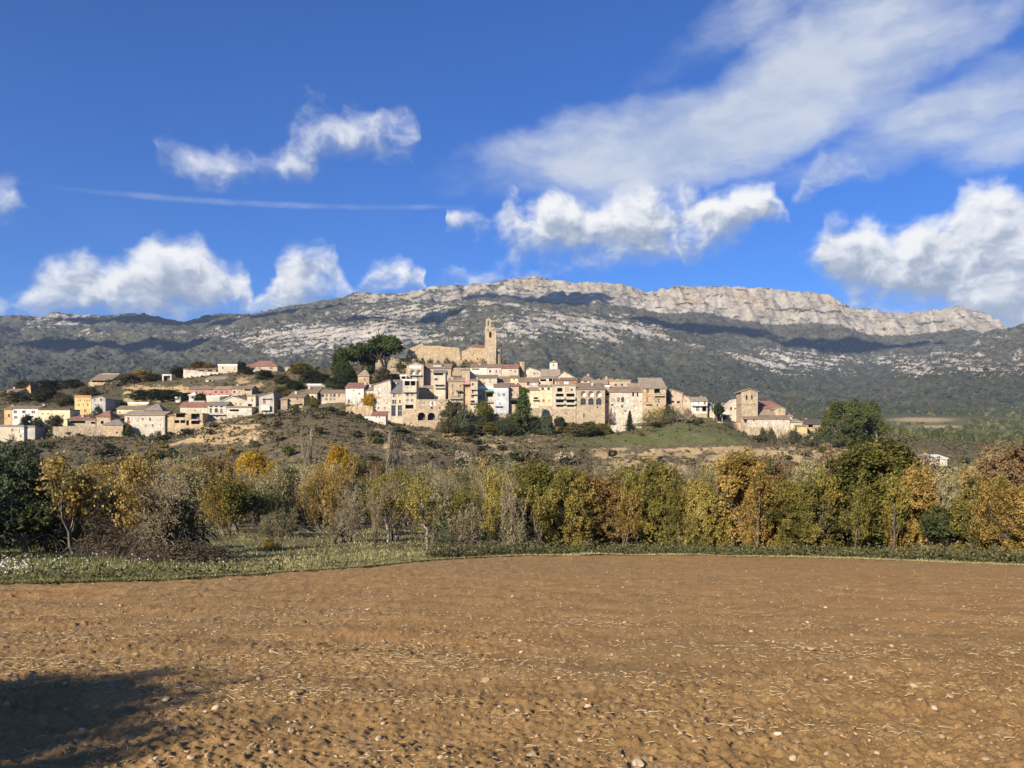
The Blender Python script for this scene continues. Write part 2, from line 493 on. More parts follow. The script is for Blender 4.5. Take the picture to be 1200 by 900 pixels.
# ---------------------------------------------------------------- meadow, hill and valley floor
def ground_mat():
    m, T, b = new_mat('hill_ground', 0.95, 0.1)
    co = objco(T)
    n1 = T.noise(co, 0.09, 5, 0.6); n2 = T.noise(co, 0.8, 5, 0.65); n3 = T.noise(co, 4.0, 4, 0.7)
    nm = T.math('ADD', T.math('MULTIPLY', n2, 0.6), T.math('MULTIPLY', n3, 0.4))
    scrub = T.ramp(nm, [(0.3, (0.042, 0.037, 0.021)), (0.46, (0.095, 0.078, 0.045)), (0.60, (0.19, 0.148, 0.088)), (0.78, (0.37, 0.29, 0.18))])
    grass = T.ramp(nm, [(0.3, (0.085, 0.085, 0.034)), (0.5, (0.155, 0.145, 0.064)), (0.7, (0.26, 0.235, 0.12))])
    earth = T.ramp(nm, [(0.3, (0.27, 0.18, 0.085)), (0.5, (0.42, 0.30, 0.155)), (0.7, (0.56, 0.43, 0.25))])
    wood = T.ramp(nm, [(0.3, (0.026, 0.030, 0.014)), (0.5, (0.062, 0.060, 0.026)), (0.65, (0.11, 0.095, 0.045)), (0.8, (0.20, 0.16, 0.09))])
    c = T.mix(T.attr('wood'), scrub, wood)
    c = T.mix(T.attr('grass'), c, grass)
    lush = T.ramp(nm, [(0.3, (0.050, 0.066, 0.018)), (0.5, (0.088, 0.112, 0.030)), (0.7, (0.16, 0.165, 0.06))])
    c = T.mix(T.attr('lush'), c, lush)
    c = T.mix(T.ss(T.math('ADD', T.attr('earth'), T.math('MULTIPLY', T.math('SUBTRACT', nm, 0.5), 1.4)), 0.35, 0.65), c, earth)
    T.l.new(c, b.inputs['Base Color'])
    bump(T, b, nm, 0.9, 0.6)
    return m


def pxy(X, Y, Z): return 600 + 900 * X / Y, HOR - 900 * Z / Y


def box_mask(px, py, x0, x1, y0, y1, sx=12, sy=4):
    return sstep(px, x0 - sx, x0 + sx) * (1 - sstep(px, x1 - sx, x1 + sx)) * sstep(py, y0 - sy, y0 + sy) * (1 - sstep(py, y1 - sy, y1 + sy))


def ell_mask(px, py, cx, cy, rx, ry):
    return np.clip(1.3 - np.hypot((px - cx) / rx, (py - cy) / ry), 0, 1)


gp = np.concatenate([np.linspace(-1380, -300, 36, endpoint=False), np.linspace(-300, 1500, 390), np.linspace(1500, 2580, 37)[1:]])
gy = np.concatenate([np.linspace(16, 60, 50, endpoint=False), np.linspace(60, 200, 70, endpoint=False), np.linspace(200, 430, 190, endpoint=False), np.geomspace(430, 1750, 80)])
GX = (gp[None, :] - 600) / 900 * gy[:, None]; GY = np.repeat(gy[:, None], len(gp), 1)
GZ = ground_z(GX, GY)
pe = edge_Y(np.clip(600 + 900 * GX / GY, -600, 1800))
GZ = np.where(GY < pe - 0.4, np.minimum(GZ, -(FIELD_A + FIELD_B * GY)) - 0.35, np.where(GY < 50, np.maximum(GZ, -(FIELD_A + FIELD_B * GY) - 0.02), GZ))
# rocky ledges across the slope under the houses
qx, qy = pxy(GX, GY, GZ)
ledge = box_mask(qx, qy, 225, 320, 488, 520, 10, 4) + box_mask(qx, qy, 420, 660, 497, 535, 14, 5) + .6 * box_mask(qx, qy, 840, 1000, 508, 535) + box_mask(qx, qy, 140, 250, 450, 472, 10, 3)
ledge = np.clip(ledge, 0, 1)
st = 2.2
zq = np.floor(GZ / st + fbm(GX / 14, GY / 14, 2, 8) * .5) * st
fr = GZ / st - np.floor(GZ / st)
GZ = GZ + ledge * (vnoise(GX / 3.0, GY / 3.0, 5) * 0.5 + np.where(fr > .6, 0.5, -0.2) * .8)
qx, qy = pxy(GX, GY, GZ)
grass = (1 - sstep(GY, 60, 130)) * sstep(fbm(GX / 9, GY / 9, 3, 91), -.9, .3)
grass = np.maximum(grass, box_mask(qx, qy, 660, 875, 495, 521, 16, 4) * (0.35 + .65 * sstep(fbm(GX / 7, GY / 7, 3, 14), -.3, .3)))
grass = np.maximum(grass, .8 * box_mask(qx, qy, 330, 420, 452, 470, 20, 5))
grass = np.maximum(grass, .7 * ell_mask(qx, qy, 1180, 505, 160, 14) * (GY > 430))
lush = .8 * box_mask(qx, qy, 660, 872, 497, 521, 16, 4) * (.15 + .85 * sstep(fbm(GX / 7, GY / 7, 3, 14), -.3, .25)) + .8 * box_mask(qx, qy, 325, 372, 452, 470, 14, 5) + (1 - sstep(qx, 170, 260)) * (GY < 60) * .9 + .6 * (GY > 430) * ell_mask(qx, qy, 1180, 505, 160, 12)
earth = box_mask(qx, qy, 690, 1010, 524, 556, 20, 3) * .75 + box_mask(qx, qy, 150, 238, 454, 470, 12, 3) * .9 + box_mask(qx, qy, 520, 660, 538, 552, 20, 4) * .6 + ledge * .45 \
    + box_mask(qx, qy, 180, 300, 497, 525, 14, 4) * .5 + box_mask(qx, qy, 275, 310, 440, 455, 8, 3) * .6 + box_mask(qx, qy, 470, 600, 424, 436, 10, 3) * .7 + .35 * box_mask(qx, qy, 405, 440, 474, 490, 8, 3)
earth = earth * (GY > 150) * (GY < 430) * (.35 + .8 * sstep(fbm(GX / 9, GY / 9, 4, 33, .6), -.35, .3))
farf = .62 * (GY > 600) * (ell_mask(qx, qy, 1080, 492, 70, 5) + ell_mask(qx, qy, 1190, 474, 70, 3) + ell_mask(qx, qy, 1100, 500, 60, 3))
earth = np.clip(earth + farf, 0, 1)
wood = sstep(GY, 420, 600) * .9 * (1 - np.clip(farf, 0, 1)) + box_mask(qx, qy, 0, 230, 446, 500, 30, 10) * .5
ground = mk('ground', np.stack([GX, GY, GZ], -1).reshape(-1, 3), grid_faces(*GX.shape), ground_mat(), smooth=True,
            attrs={'lush': np.clip(lush, 0, 1), 'grass': np.clip(grass, 0, 1), 'earth': earth, 'wood': np.clip(wood, 0, 1)})
tag(ground, 'meadow, scrubby village hill and valley floor', 'ground', kind='structure')
xs = np.concatenate([np.linspace(-14000, 14000, 57)]); ys = np.linspace(-9000, 12000, 43)
xx, yy = np.meshgrid(xs, ys)
low = mk('terrain', np.stack([xx, yy, np.full_like(xx, -60.0) + fbm(xx / 3000, yy / 3000, 3, 2) * 20], -1).reshape(-1, 3), grid_faces(len(ys), len(xs)), ground.data.materials[0], smooth=True,
         attrs={'lush': np.zeros(xx.size), 'grass': np.full(xx.size, .2), 'earth': np.zeros(xx.size), 'wood': np.full(xx.size, .7)})
tag(low, 'low country around the valley', 'terrain', kind='structure')


# ---------------------------------------------------------------- mountain range
def mountain_mat():
    m, T, b = new_mat('mountain', 0.95, 0.1)
    co = objco(T)
    n1 = T.noise(co, 0.012, 6, 0.62); n2 = T.noise(co, 0.045, 5, 0.7); n3 = T.noise(T.vec('MULTIPLY', co, (1, 1, 2.2)), 0.11, 3, 0.7)
    nd = T.math('ADD', T.math('MULTIPLY', n2, 0.55), T.math('MULTIPLY', n3, 0.45))
    # limestone: warm ochre faces, grey weathered faces
    face = T.noise(T.vec('MULTIPLY', co, (1.0, 1.0, 0.45)), 0.018, 6, 0.7)
    rock = T.ramp(T.math('ADD', T.math('MULTIPLY', face, 0.6), T.math('MULTIPLY', nd, 0.4)), [(0.3, (0.075, 0.066, 0.054)), (0.44, (0.20, 0.18, 0.148)), (0.56, (0.35, 0.315, 0.255)), (0.72, (0.49, 0.45, 0.38))])
    ochre = T.ss(T.noise(co, 0.006, 3, 0.5), 0.5, 0.66)
    rock = T.mix(T.math('MULTIPLY', ochre, 0.5), rock, T.mix(1.0, rock, (1.10, 0.92, 0.70), 'MULTIPLY'))
    rock = T.mix(T.attr('pale'), rock, T.mix(0.35, rock, (0.5, 0.48, 0.44)))
    scrub = T.ramp(nd, [(0.34, (0.020, 0.023, 0.014)), (0.46, (0.058, 0.058, 0.038)), (0.58, (0.115, 0.108, 0.080)), (0.74, (0.23, 0.215, 0.175))])
    forest = T.ramp(nd, [(0.34, (0.020, 0.024, 0.013)), (0.5, (0.052, 0.054, 0.032)), (0.64, (0.10, 0.096, 0.062)), (0.78, (0.20, 0.18, 0.135))])
    heath = T.ramp(nd, [(0.34, (0.035, 0.032, 0.016)), (0.5, (0.070, 0.056, 0.032)), (0.7, (0.13, 0.10, 0.065))])
    c = T.mix(T.attr('forest'), scrub, forest)
    c = T.mix(T.math('MULTIPLY', T.ss(n1, 0.5, 0.62), 0.55), c, heath)
    rk = T.ss(T.math('ADD', T.attr('rock'), T.math('MULTIPLY', T.math('SUBTRACT', nd, 0.5), 1.5)), 0.44, 0.60)
    c = T.mix(rk, c, rock)
    T.l.new(c, b.inputs['Base Color'])
    bump(T, b, nd, 0.8, 14.0)
    return m


mp_ = np.concatenate([np.linspace(-1000, -100, 40, endpoint=False), np.linspace(-100, 1300, 660), np.linspace(1300, 2200, 41)[1:]])
my = np.concatenate([np.linspace(1500, 3000, 170, endpoint=False), np.linspace(3000, 3620, 80, endpoint=False), np.linspace(3620, 3960, 120, endpoint=False), np.geomspace(3960, 6500, 18)])
MX = (mp_[None, :] - 600) / 900 * my[:, None]; MY = np.repeat(my[:, None], len(mp_), 1)
kc = sstep(MY, 3300, 3640) * (1 - sstep(MY, 3930, 4300))
warp = kc * (fbm(MX / 240, MY / 500, 5, 61, .6) * 120 + np.abs(vnoise(MX / 75, MY / 160, 65)) * 30 - 10 + vnoise(MX / 26, MY / 50, 66) * 12)
YW = MY + warp
tt = np.clip((YW - 3700) / 200, 0, 1)
led = .38 + .22 * fbm(MX / 260, MY * 0, 3, 71); lw = .16 + .14 * fbm(MX / 150, MY * 0 + 7, 3, 72)
on = sstep(fbm(MX / 330, MY * 0 + 3, 3, 73), -.15, .25)
t2 = np.where(tt < led, tt / led * (led + lw * .5), np.where(tt < led + lw, led + lw * .5 + (tt - led) * .12, 1 - (1 - tt) / np.maximum(1 - led - lw, .1) * (1 - led - lw * .62)))
t2 = np.clip(tt + (t2 - tt) * on, 0, 1)
YW = np.where((YW > 3700) & (YW < 3900), 3700 + 200 * t2, YW)
MZ = base_z(MX, np.clip(YW, 1500, 6490))
mqx, mqy = pxy(MX, MY, MZ)
amp = sstep(MY, 1550, 2100) * (1 - 0.9 * sstep(MY, 3450, 3700))
rot = MX * .8 + MY * .6; rot2 = -MX * .6 + MY * .8
MZ = MZ + amp * ((ridged(rot / 420, rot2 / 800, 5, 51, .55) - .72) * 125 + fbm(MX / 90, MY / 110, 4, 53, .65) * 26)
cliffy = kc * sstep(MY + warp, 3690, 3730) * (1 - sstep(MY + warp, 3905, 3935))
MZ = MZ + kc * (fbm(MX / 34, MY / 30, 4, 57, .7) * 9) + (1 - sstep(MY, 3900, 3940)) * kc * vnoise(MX / 14, MY / 20, 58) * 2.2
stz = 24.0
tz = (MZ + 0.17 * np.sqrt((MX + 130) ** 2 + 300 ** 2)) / stz + fbm(MX / 300, MY / 300, 4, 59) * 1.6
frac = tz - np.floor(tz)
MZ = MZ + (sstep(frac, .3, .7) - frac) * stz * (0.5 * cliffy + amp * (1 - cliffy) * .5 * sstep(fbm(MX / 260, MY / 260, 3, 60), -.1, .35))
skyl = np.interp(mp_, [p[0] for p in ROWS[-3][1][1]], [p[1] for p in ROWS[-3][1][1]])
mqx, mqy = pxy(MX, MY, MZ)
# bare rock: cliff band, strata ribs, outcrops
slope = np.hypot(np.gradient(MZ, axis=0) / np.maximum(np.gradient(MY, axis=0), 1e-3), np.gradient(MZ, axis=1) / np.gradient(MX, axis=1))
rib = np.where((frac > .3) & (frac < .72), 1.0, 0.0)
patch = fbm(MX / 230, MY / 230, 4, 63, .6)
dens = .62 * ell_mask(mqx, mqy, 370, 398, 120, 30) + .46 * ell_mask(mqx, mqy, 560, 385, 160, 34) + .5 * ell_mask(mqx, mqy, 720, 385, 130, 22) + .62 * ell_mask(mqx, mqy, 935, 425, 85, 26) \
    + .50 * ell_mask(mqx, mqy, 1130, 425, 110, 30) + .32 * ell_mask(mqx, mqy, 180, 395, 200, 20) + .40 * ell_mask(mqx, mqy, 470, 360, 110, 14) + .30 * ell_mask(mqx, mqy, 40, 380, 90, 10) + .35 * ell_mask(mqx, mqy, 1060, 430, 40, 14)
spur = np.interp(mqx, [560, 600, 675, 750, 825, 875, 930], [352, 355, 373, 386, 406, 418, 432])
dens = dens + .55 * np.clip(1 - np.abs(mqy - spur - 1.5) / 4.0, 0, 1) * (mqx > 560) * (mqx < 920)
dens = dens * (1 - .9 * sstep(mqy, 424, 446) * (1 - box_mask(mqx, mqy, 880, 1200, 400, 455)))
rock = np.clip(.03 + dens * 0.54 + rib * .20 * (.3 + dens) + patch * .34 + np.clip(slope - .6, 0, 1) * .25, 0, .8) * (MY < 3600) * (1 - .75 * sstep(mqy, 440, 455))
cl = np.maximum(cliffy * sstep(mqx, 395, 425), cliffy * ((mqx < 105) & (mqx > 30)) * .8 + .45 * cliffy * (mqx >= 105) * (mqx < 410))
cl = cl * (1 - .75 * sstep(fbm(MX / 110, MZ / 16, 4, 69, .65), .06, .34)) * (1 - .5 * (1 - sstep(mqx, 590, 650)) * sstep(fbm(MX / 60, MZ / 30, 3, 68), -.2, .2)) * (1 - .8 * on * ((tt > led - .02) & (tt < led + lw)))
rock = np.maximum(rock * (1 - cliffy), cl)
forest = np.clip(sstep(mqy, 412, 440) + .5 * box_mask(mqx, mqy, 640, 860, 370, 402, 30, 8), 0, 1)
pale = np.clip(ell_mask(mqx, mqy, 935, 425, 95, 30) * 1.2 + ell_mask(mqx, mqy, 370, 400, 120, 30) * .7 + .4 * ell_mask(mqx, mqy, 600, 390, 200, 40) + .3, 0, 1) * (1 - .8 * cliffy)
mountain = mk('mountain', np.stack([MX, MY, MZ], -1).reshape(-1, 3), grid_faces(*MX.shape), mountain_mat(), smooth=True,
              attrs={'rock': rock, 'forest': forest, 'pale': pale})
tag(mountain, 'long limestone mountain ridge with pale cliffs above dark scrub', 'mountain', kind='structure')

# ---------------------------------------------------------------- building materials
WALLC = {'stone': (.43, .345, .235), 'rubble': (.35, .285, .20), 'cream': (.53, .465, .345), 'white': (.62, .59, .52), 'yellow': (.60, .45, .21), 'paleyellow': (.63, .55, .36), 'pink': (.46, .25, .19), 'salmon': (.47, .375, .275),
         'grey': (.42, .40, .355), 'blue': (.50, .52, .52), 'rose': (.58, .47, .41), 'orange': (.53, .36, .20), 'ochre': (.45, .345, .215), 'pale': (.55, .49, .39), 'brick': (.36, .20, .14), 'dark': (.07, .07, .075)}
ROOFC = {'brown': (.225, .165, .118), 'red': (.255, .13, .095), 'tan': (.29, .235, .17), 'grey': (.21, .185, .16), 'slate': (.13, .13, .13), 'white': (.6, .58, .53), 'dark': (.10, .085, .075), 'orange': (.42, .22, .10), 'pink': (.55, .33, .31)}
_wm, _rm, _pm = {}, {}, {}


def wall_mat(k):
    if k in _wm: return _wm[k]
    c = WALLC[k]
    m, T, b = new_mat('wall_' + k, 0.92, 0.15)
    co = objco(T)
    inf = T.n.new('ShaderNodeObjectInfo').outputs['Random']
    rough = k in ('stone', 'rubble', 'ochre', 'pale', 'brick')
    n1 = T.noise(co, 0.35, 5, 0.65); n2 = T.noise(T.vec('MULTIPLY', co, (1.6, 1.6, 0.35)), 1.2, 4, 0.6); n3 = T.noise(co, 3.4, 3, 0.7)
    f = T.math('ADD', T.math('MULTIPLY', n1, 0.5), T.math('MULTIPLY', n2, 0.5))
    lo, hi = (0.50, 1.2) if rough else (0.62, 1.1)
    c1 = T.mix(T.ss(f, 0.32, 0.66), tuple(v * lo * w for v, w in zip(c, (1.0, .97, .93))), tuple(min(.8, v * hi) for v in c))
    if rough:
        vor = T.n.new('ShaderNodeTexVoronoi'); vor.inputs['Scale'].default_value = 1.35
        T.l.new(T.vec('MULTIPLY', co, (1, 1, 1.7)), vor.inputs['Vector'])
        sv = T.sep(vor.outputs['Color'])
        c1 = T.mix(T.math('MULTIPLY', sv[0], 0.55), c1, tuple(v * .62 for v in c))
        c1 = T.mix(T.math('MULTIPLY', T.ss(sv[1], .7, 1.0), 0.35), c1, tuple(min(.75, v * 1.5) for v in c))
        bump(T, b, T.math('ADD', vor.outputs['Distance'], n3), 0.6, 0.15)
    else:
        c1 = T.mix(T.ss(n3, 0.55, 0.75, 0.0, 0.5), c1, tuple(v * .5 for v in c))
        bump(T, b, n3, 0.25, 0.05)
    c1 = T.mix(T.math('MULTIPLY', inf, 0.22), c1, tuple(v * .72 for v in c))
    T.l.new(c1, b.inputs['Base Color'])
    _wm[k] = m
    return m


def roof_mat(k):
    if k in _rm: return _rm[k]
    c = ROOFC[k]
    m, T, b = new_mat('roof_' + k, 0.9, 0.2)
    co = objco(T)
    s = T.sep(co)
    ribs = T.math('SINE', T.math('MULTIPLY', s[0], 2 * math.pi / 0.42))
    n1 = T.noise(co, 0.5, 4, 0.65); n2 = T.noise(co, 3.0, 3, 0.7)
    f = T.math('ADD', T.math('MULTIPLY', n1, 0.5), T.math('MULTIPLY', n2, 0.5))
    c1 = T.ramp(f, [(0.3, tuple(v * .55 for v in c)), (0.5, c), (0.7, tuple(min(.8, v * 1.45) for v in c))])
    T.l.new(c1, b.inputs['Base Color'])
    if k not in ('white', 'slate'): bump(T, b, T.math('ADD', ribs, n2), 0.7, 0.08)
    _rm[k] = m
    return m


def plain_mat(k, c, rough=0.6, spec=0.3, var=0.25):
    if k in _pm: return _pm[k]
    m, T, b = new_mat(k, rough, spec)
    n = T.noise(objco(T), 1.3, 4, 0.6)
    T.l.new(T.mix(T.ss(n, .3, .7), tuple(v * (1 - var) for v in c), tuple(min(.85, v * (1 + var * .5)) for v in c)), b.inputs['Base Color'])
    _pm[k] = m
    return m


GLASS = plain_mat('window_glass', (.035, .04, .048), .12, .5)
FRAME_W = plain_mat('frame_pale', (.55, .50, .42)); FRAME_B = plain_mat('frame_brown', (.14, .075, .04)); SHUT_W = plain_mat('shutter_white', (.72, .70, .66)); SHUT_B = plain_mat('shutter_brown', (.24, .12, .06))
SHUT_R = plain_mat('shutter_red', (.40, .10, .06)); SHUT_T = plain_mat('shutter_tan', (.46, .33, .19)); SHUT_G = plain_mat('shutter_green', (.07, .16, .11)); RAIL = plain_mat('balcony_rail', (.06, .055, .05)); CONC = plain_mat('concrete', (.50, .47, .41))
INSIDE = plain_mat('dim_interior', (.11, .095, .075))
SHUT = {'w': SHUT_W, 's': SHUT_B, 'r': SHUT_R, 't': SHUT_T, 'v': SHUT_G}


class MB:
    """collects polygons for one mesh"""
    def __init__(self): self.v = []; self.f = []; self.m = []

    def poly(self, pts, m=0):
        n = len(self.v); self.v += [tuple(p) for p in pts]; self.f.append(tuple(range(n, n + len(pts)))); self.m.append(m)

    def box(self, x0, x1, y0, y1, z0, z1, m=0):
        n = len(self.v)
        self.v += [(x0, y0, z0), (x1, y0, z0), (x1, y1, z0), (x0, y1, z0), (x0, y0, z1), (x1, y0, z1), (x1, y1, z1), (x0, y1, z1)]
        for f in ((0, 3, 2, 1), (4, 5, 6, 7), (0, 1, 5, 4), (1, 2, 6, 5), (2, 3, 7, 6), (3, 0, 4, 7)):
            self.f.append(tuple(n + i for i in f)); self.m.append(m)

    def slab(self, top, th, m=0):
        """a tilted slab: top polygon extruded downwards"""
        n = len(top); bot = [(x, y, z - th) for x, y, z in top]
        self.poly(top, m); self.poly(bot[::-1], m)
        for i in range(n): j = (i + 1) % n; self.poly([top[j], top[i], bot[i], bot[j]], m)

    def build(self, name, mats, parent=None, smooth=False):
        if not isinstance(mats, (list, tuple)): mats = [mats]
        return mk(name, np.array(self.v, np.float32), self.f, mats=mats, parent=parent, smooth=smooth, midx=self.m)


def arc(xa, xb, za, zb, n=8):
    """arched opening outline from lower left, over the crown, to lower right"""
    r = (xb - xa) / 2; xm = (xa + xb) / 2; rz = min(r, (zb - za) * .8); zc = zb - rz
    return zc, [(xm - r * math.cos(math.pi * i / n), zc + rz * math.sin(math.pi * i / n)) for i in range(n + 1)]


def front_wall(mb, x0, x1, z0, z1, ops, y=0.0):
    """wall face at depth y with openings (xa, xb, za, zb, depth, arched)"""
    xs = sorted({x0, x1, *[o[0] for o in ops], *[o[1] for o in ops]}); zs = sorted({z0, z1, *[o[2] for o in ops], *[o[3] for o in ops]})
    xs = [v for v in xs if x0 <= v <= x1]; zs = [v for v in zs if z0 <= v <= z1]
    for a, b in zip(xs, xs[1:]):
        for c, d in zip(zs, zs[1:]):
            mx, mz = (a + b) / 2, (c + d) / 2
            if any(o[0] < mx < o[1] and o[2] < mz < o[3] for o in ops): continue
            mb.poly([(a, y, c), (b, y, c), (b, y, d), (a, y, d)])
    for xa, xb, za, zb, dp, ar in ops:
        yb = y + dp
        if ar:
            zc, A = arc(xa, xb, za, zb)
            h = len(A) // 2
            mb.poly([(xa, y, zb)] + [(p[0], y, p[1]) for p in A[:h + 1]]); mb.poly([(p[0], y, p[1]) for p in A[h:]] + [(xb, y, zb)])
            out = [(xa, za)] + A + [(xb, za)]
        else:
            out = [(xa, za), (xa, zb), (xb, zb), (xb, za)]
        for (ax, az), (bx, bz) in zip(out, out[1:] + out[:1]):
            mb.poly([(ax, y, az), (bx, y, bz), (bx, yb, bz), (ax, yb, az)], 0 if dp < .6 else 1)
        if dp >= .6 or ar == 2: mb.poly([(x, yb, z) for x, z in out], 1 if dp >= .6 else 0)


def window_obj(parent, xa, xb, za, zb, kind, arched, name='window'):
    mb = MB(); w, h = xb - xa, zb - za
    if arched:
        zc, A = arc(xa, xb, za, zb); out = [(xa, za)] + A + [(xb, za)]
        mb.poly([(x, .24, z) for x, z in out[::-1]][::-1], 0)
    else:
        mb.box(xa, xb, .24, .30, za, zb, 0)
    if kind in ('g', 'a'):
        t = min(.09, w * .09)
        mb.box(xa, xa + t, .19, .239, za, zb if not arched else (za + zb) / 2, 1); mb.box(xb - t, xb, .19, .239, za, zb if not arched else (za + zb) / 2, 1); mb.box((xa + xb) / 2 - t / 2, (xa + xb) / 2 + t / 2, .19, .239, za, zb - .02, 1)
        mb.box(xa + t, xb - t, .192, .237, za + h * .5, za + h * .5 + t, 1)
        mb.box(xa - .1, xb + .1, -.10, .02, za - .12, za - .004, 2)
        o = mb.build(name, [GLASS, FRAME_W if rnd.random() < .5 else FRAME_B, CONC], parent)
    else:
        n = max(2, int(h / .25))
        for i in range(n): mb.box(xa + .03, xb - .03, .20, .239, za + h * (i + .12) / n, za + h * (i + .8) / n, 0)
        mb.box(xa - .08, xb + .08, -.08, .02, za - .1, za - .004, 1)
        o = mb.build(name, [SHUT[kind], CONC], parent)
    return o


def roof_obj(parent, kind, col, Wd, D, z1, rise, oh=.35, th=.22, rf=0.5):
    mb = MB(); a, b = -oh, Wd + oh; f, k = -oh, D + oh
    s = rise / max(D, .1)
    if kind == 'shed':
        mb.slab([(a, f, z1 - s * oh + th), (b, f, z1 - s * oh + th), (b, k, z1 + rise + s * oh + th), (a, k, z1 + rise + s * oh + th)], th)
    elif kind == 'gable':
        m = D * rf; e = rise / m * oh; e2 = rise / max(D - m, .1) * oh
        mb.slab([(a, f, z1 - e + th), (b, f, z1 - e + th), (b, m, z1 + rise + th), (a, m, z1 + rise + th)], th)
        mb.slab([(a, m + .003, z1 + rise + th), (b, m + .003, z1 + rise + th), (b, k, z1 - e2 + th), (a, k, z1 - e2 + th)], th)
    elif kind == 'hip':
        m = D / 2; i = min(Wd * .4, D * .5)
        A, B, C, E = (a, f, z1 + th), (b, f, z1 + th), (b, k, z1 + th), (a, k, z1 + th); P_, Q = (i, m, z1 + rise + th), (Wd - i, m, z1 + rise + th)
        mb.poly([A, B, Q, P_]); mb.poly([B, C, Q]); mb.poly([C, E, P_, Q]); mb.poly([E, A, P_])
        lo = [(x, y, z - th) for x, y, z in (A, B, C, E)]; mb.poly(lo[::-1])
        for p, q, r, t in zip((A, B, C, E), (B, C, E, A), lo, lo[1:] + lo[:1]): mb.poly([q, p, r, t])
    elif kind == 'front':        # gable end to the front, ridge running back
        m = Wd * rf; e = rise / m * oh; e2 = rise / (Wd - m) * oh if Wd > m else 0
        mb.slab([(a, f, z1 - e + th), (m, f, z1 + rise + th), (m, k, z1 + rise + th), (a, k, z1 - e + th)], th)
        if Wd - m > .05: mb.slab([(m + .003, f, z1 + rise + th), (b, f, z1 - e2 + th), (b, k, z1 - e2 + th), (m + .003, k, z1 + rise + th)], th)
    elif kind == 'flat':
        mb.box(-.15, Wd + .15, -.15, D + .15, z1, z1 + .3); mb.box(-.15, Wd + .15, -.15, .1, z1 + .303, z1 + .55 + rise)
    return mb.build('roof', roof_mat(col), parent)


HOUSES = []


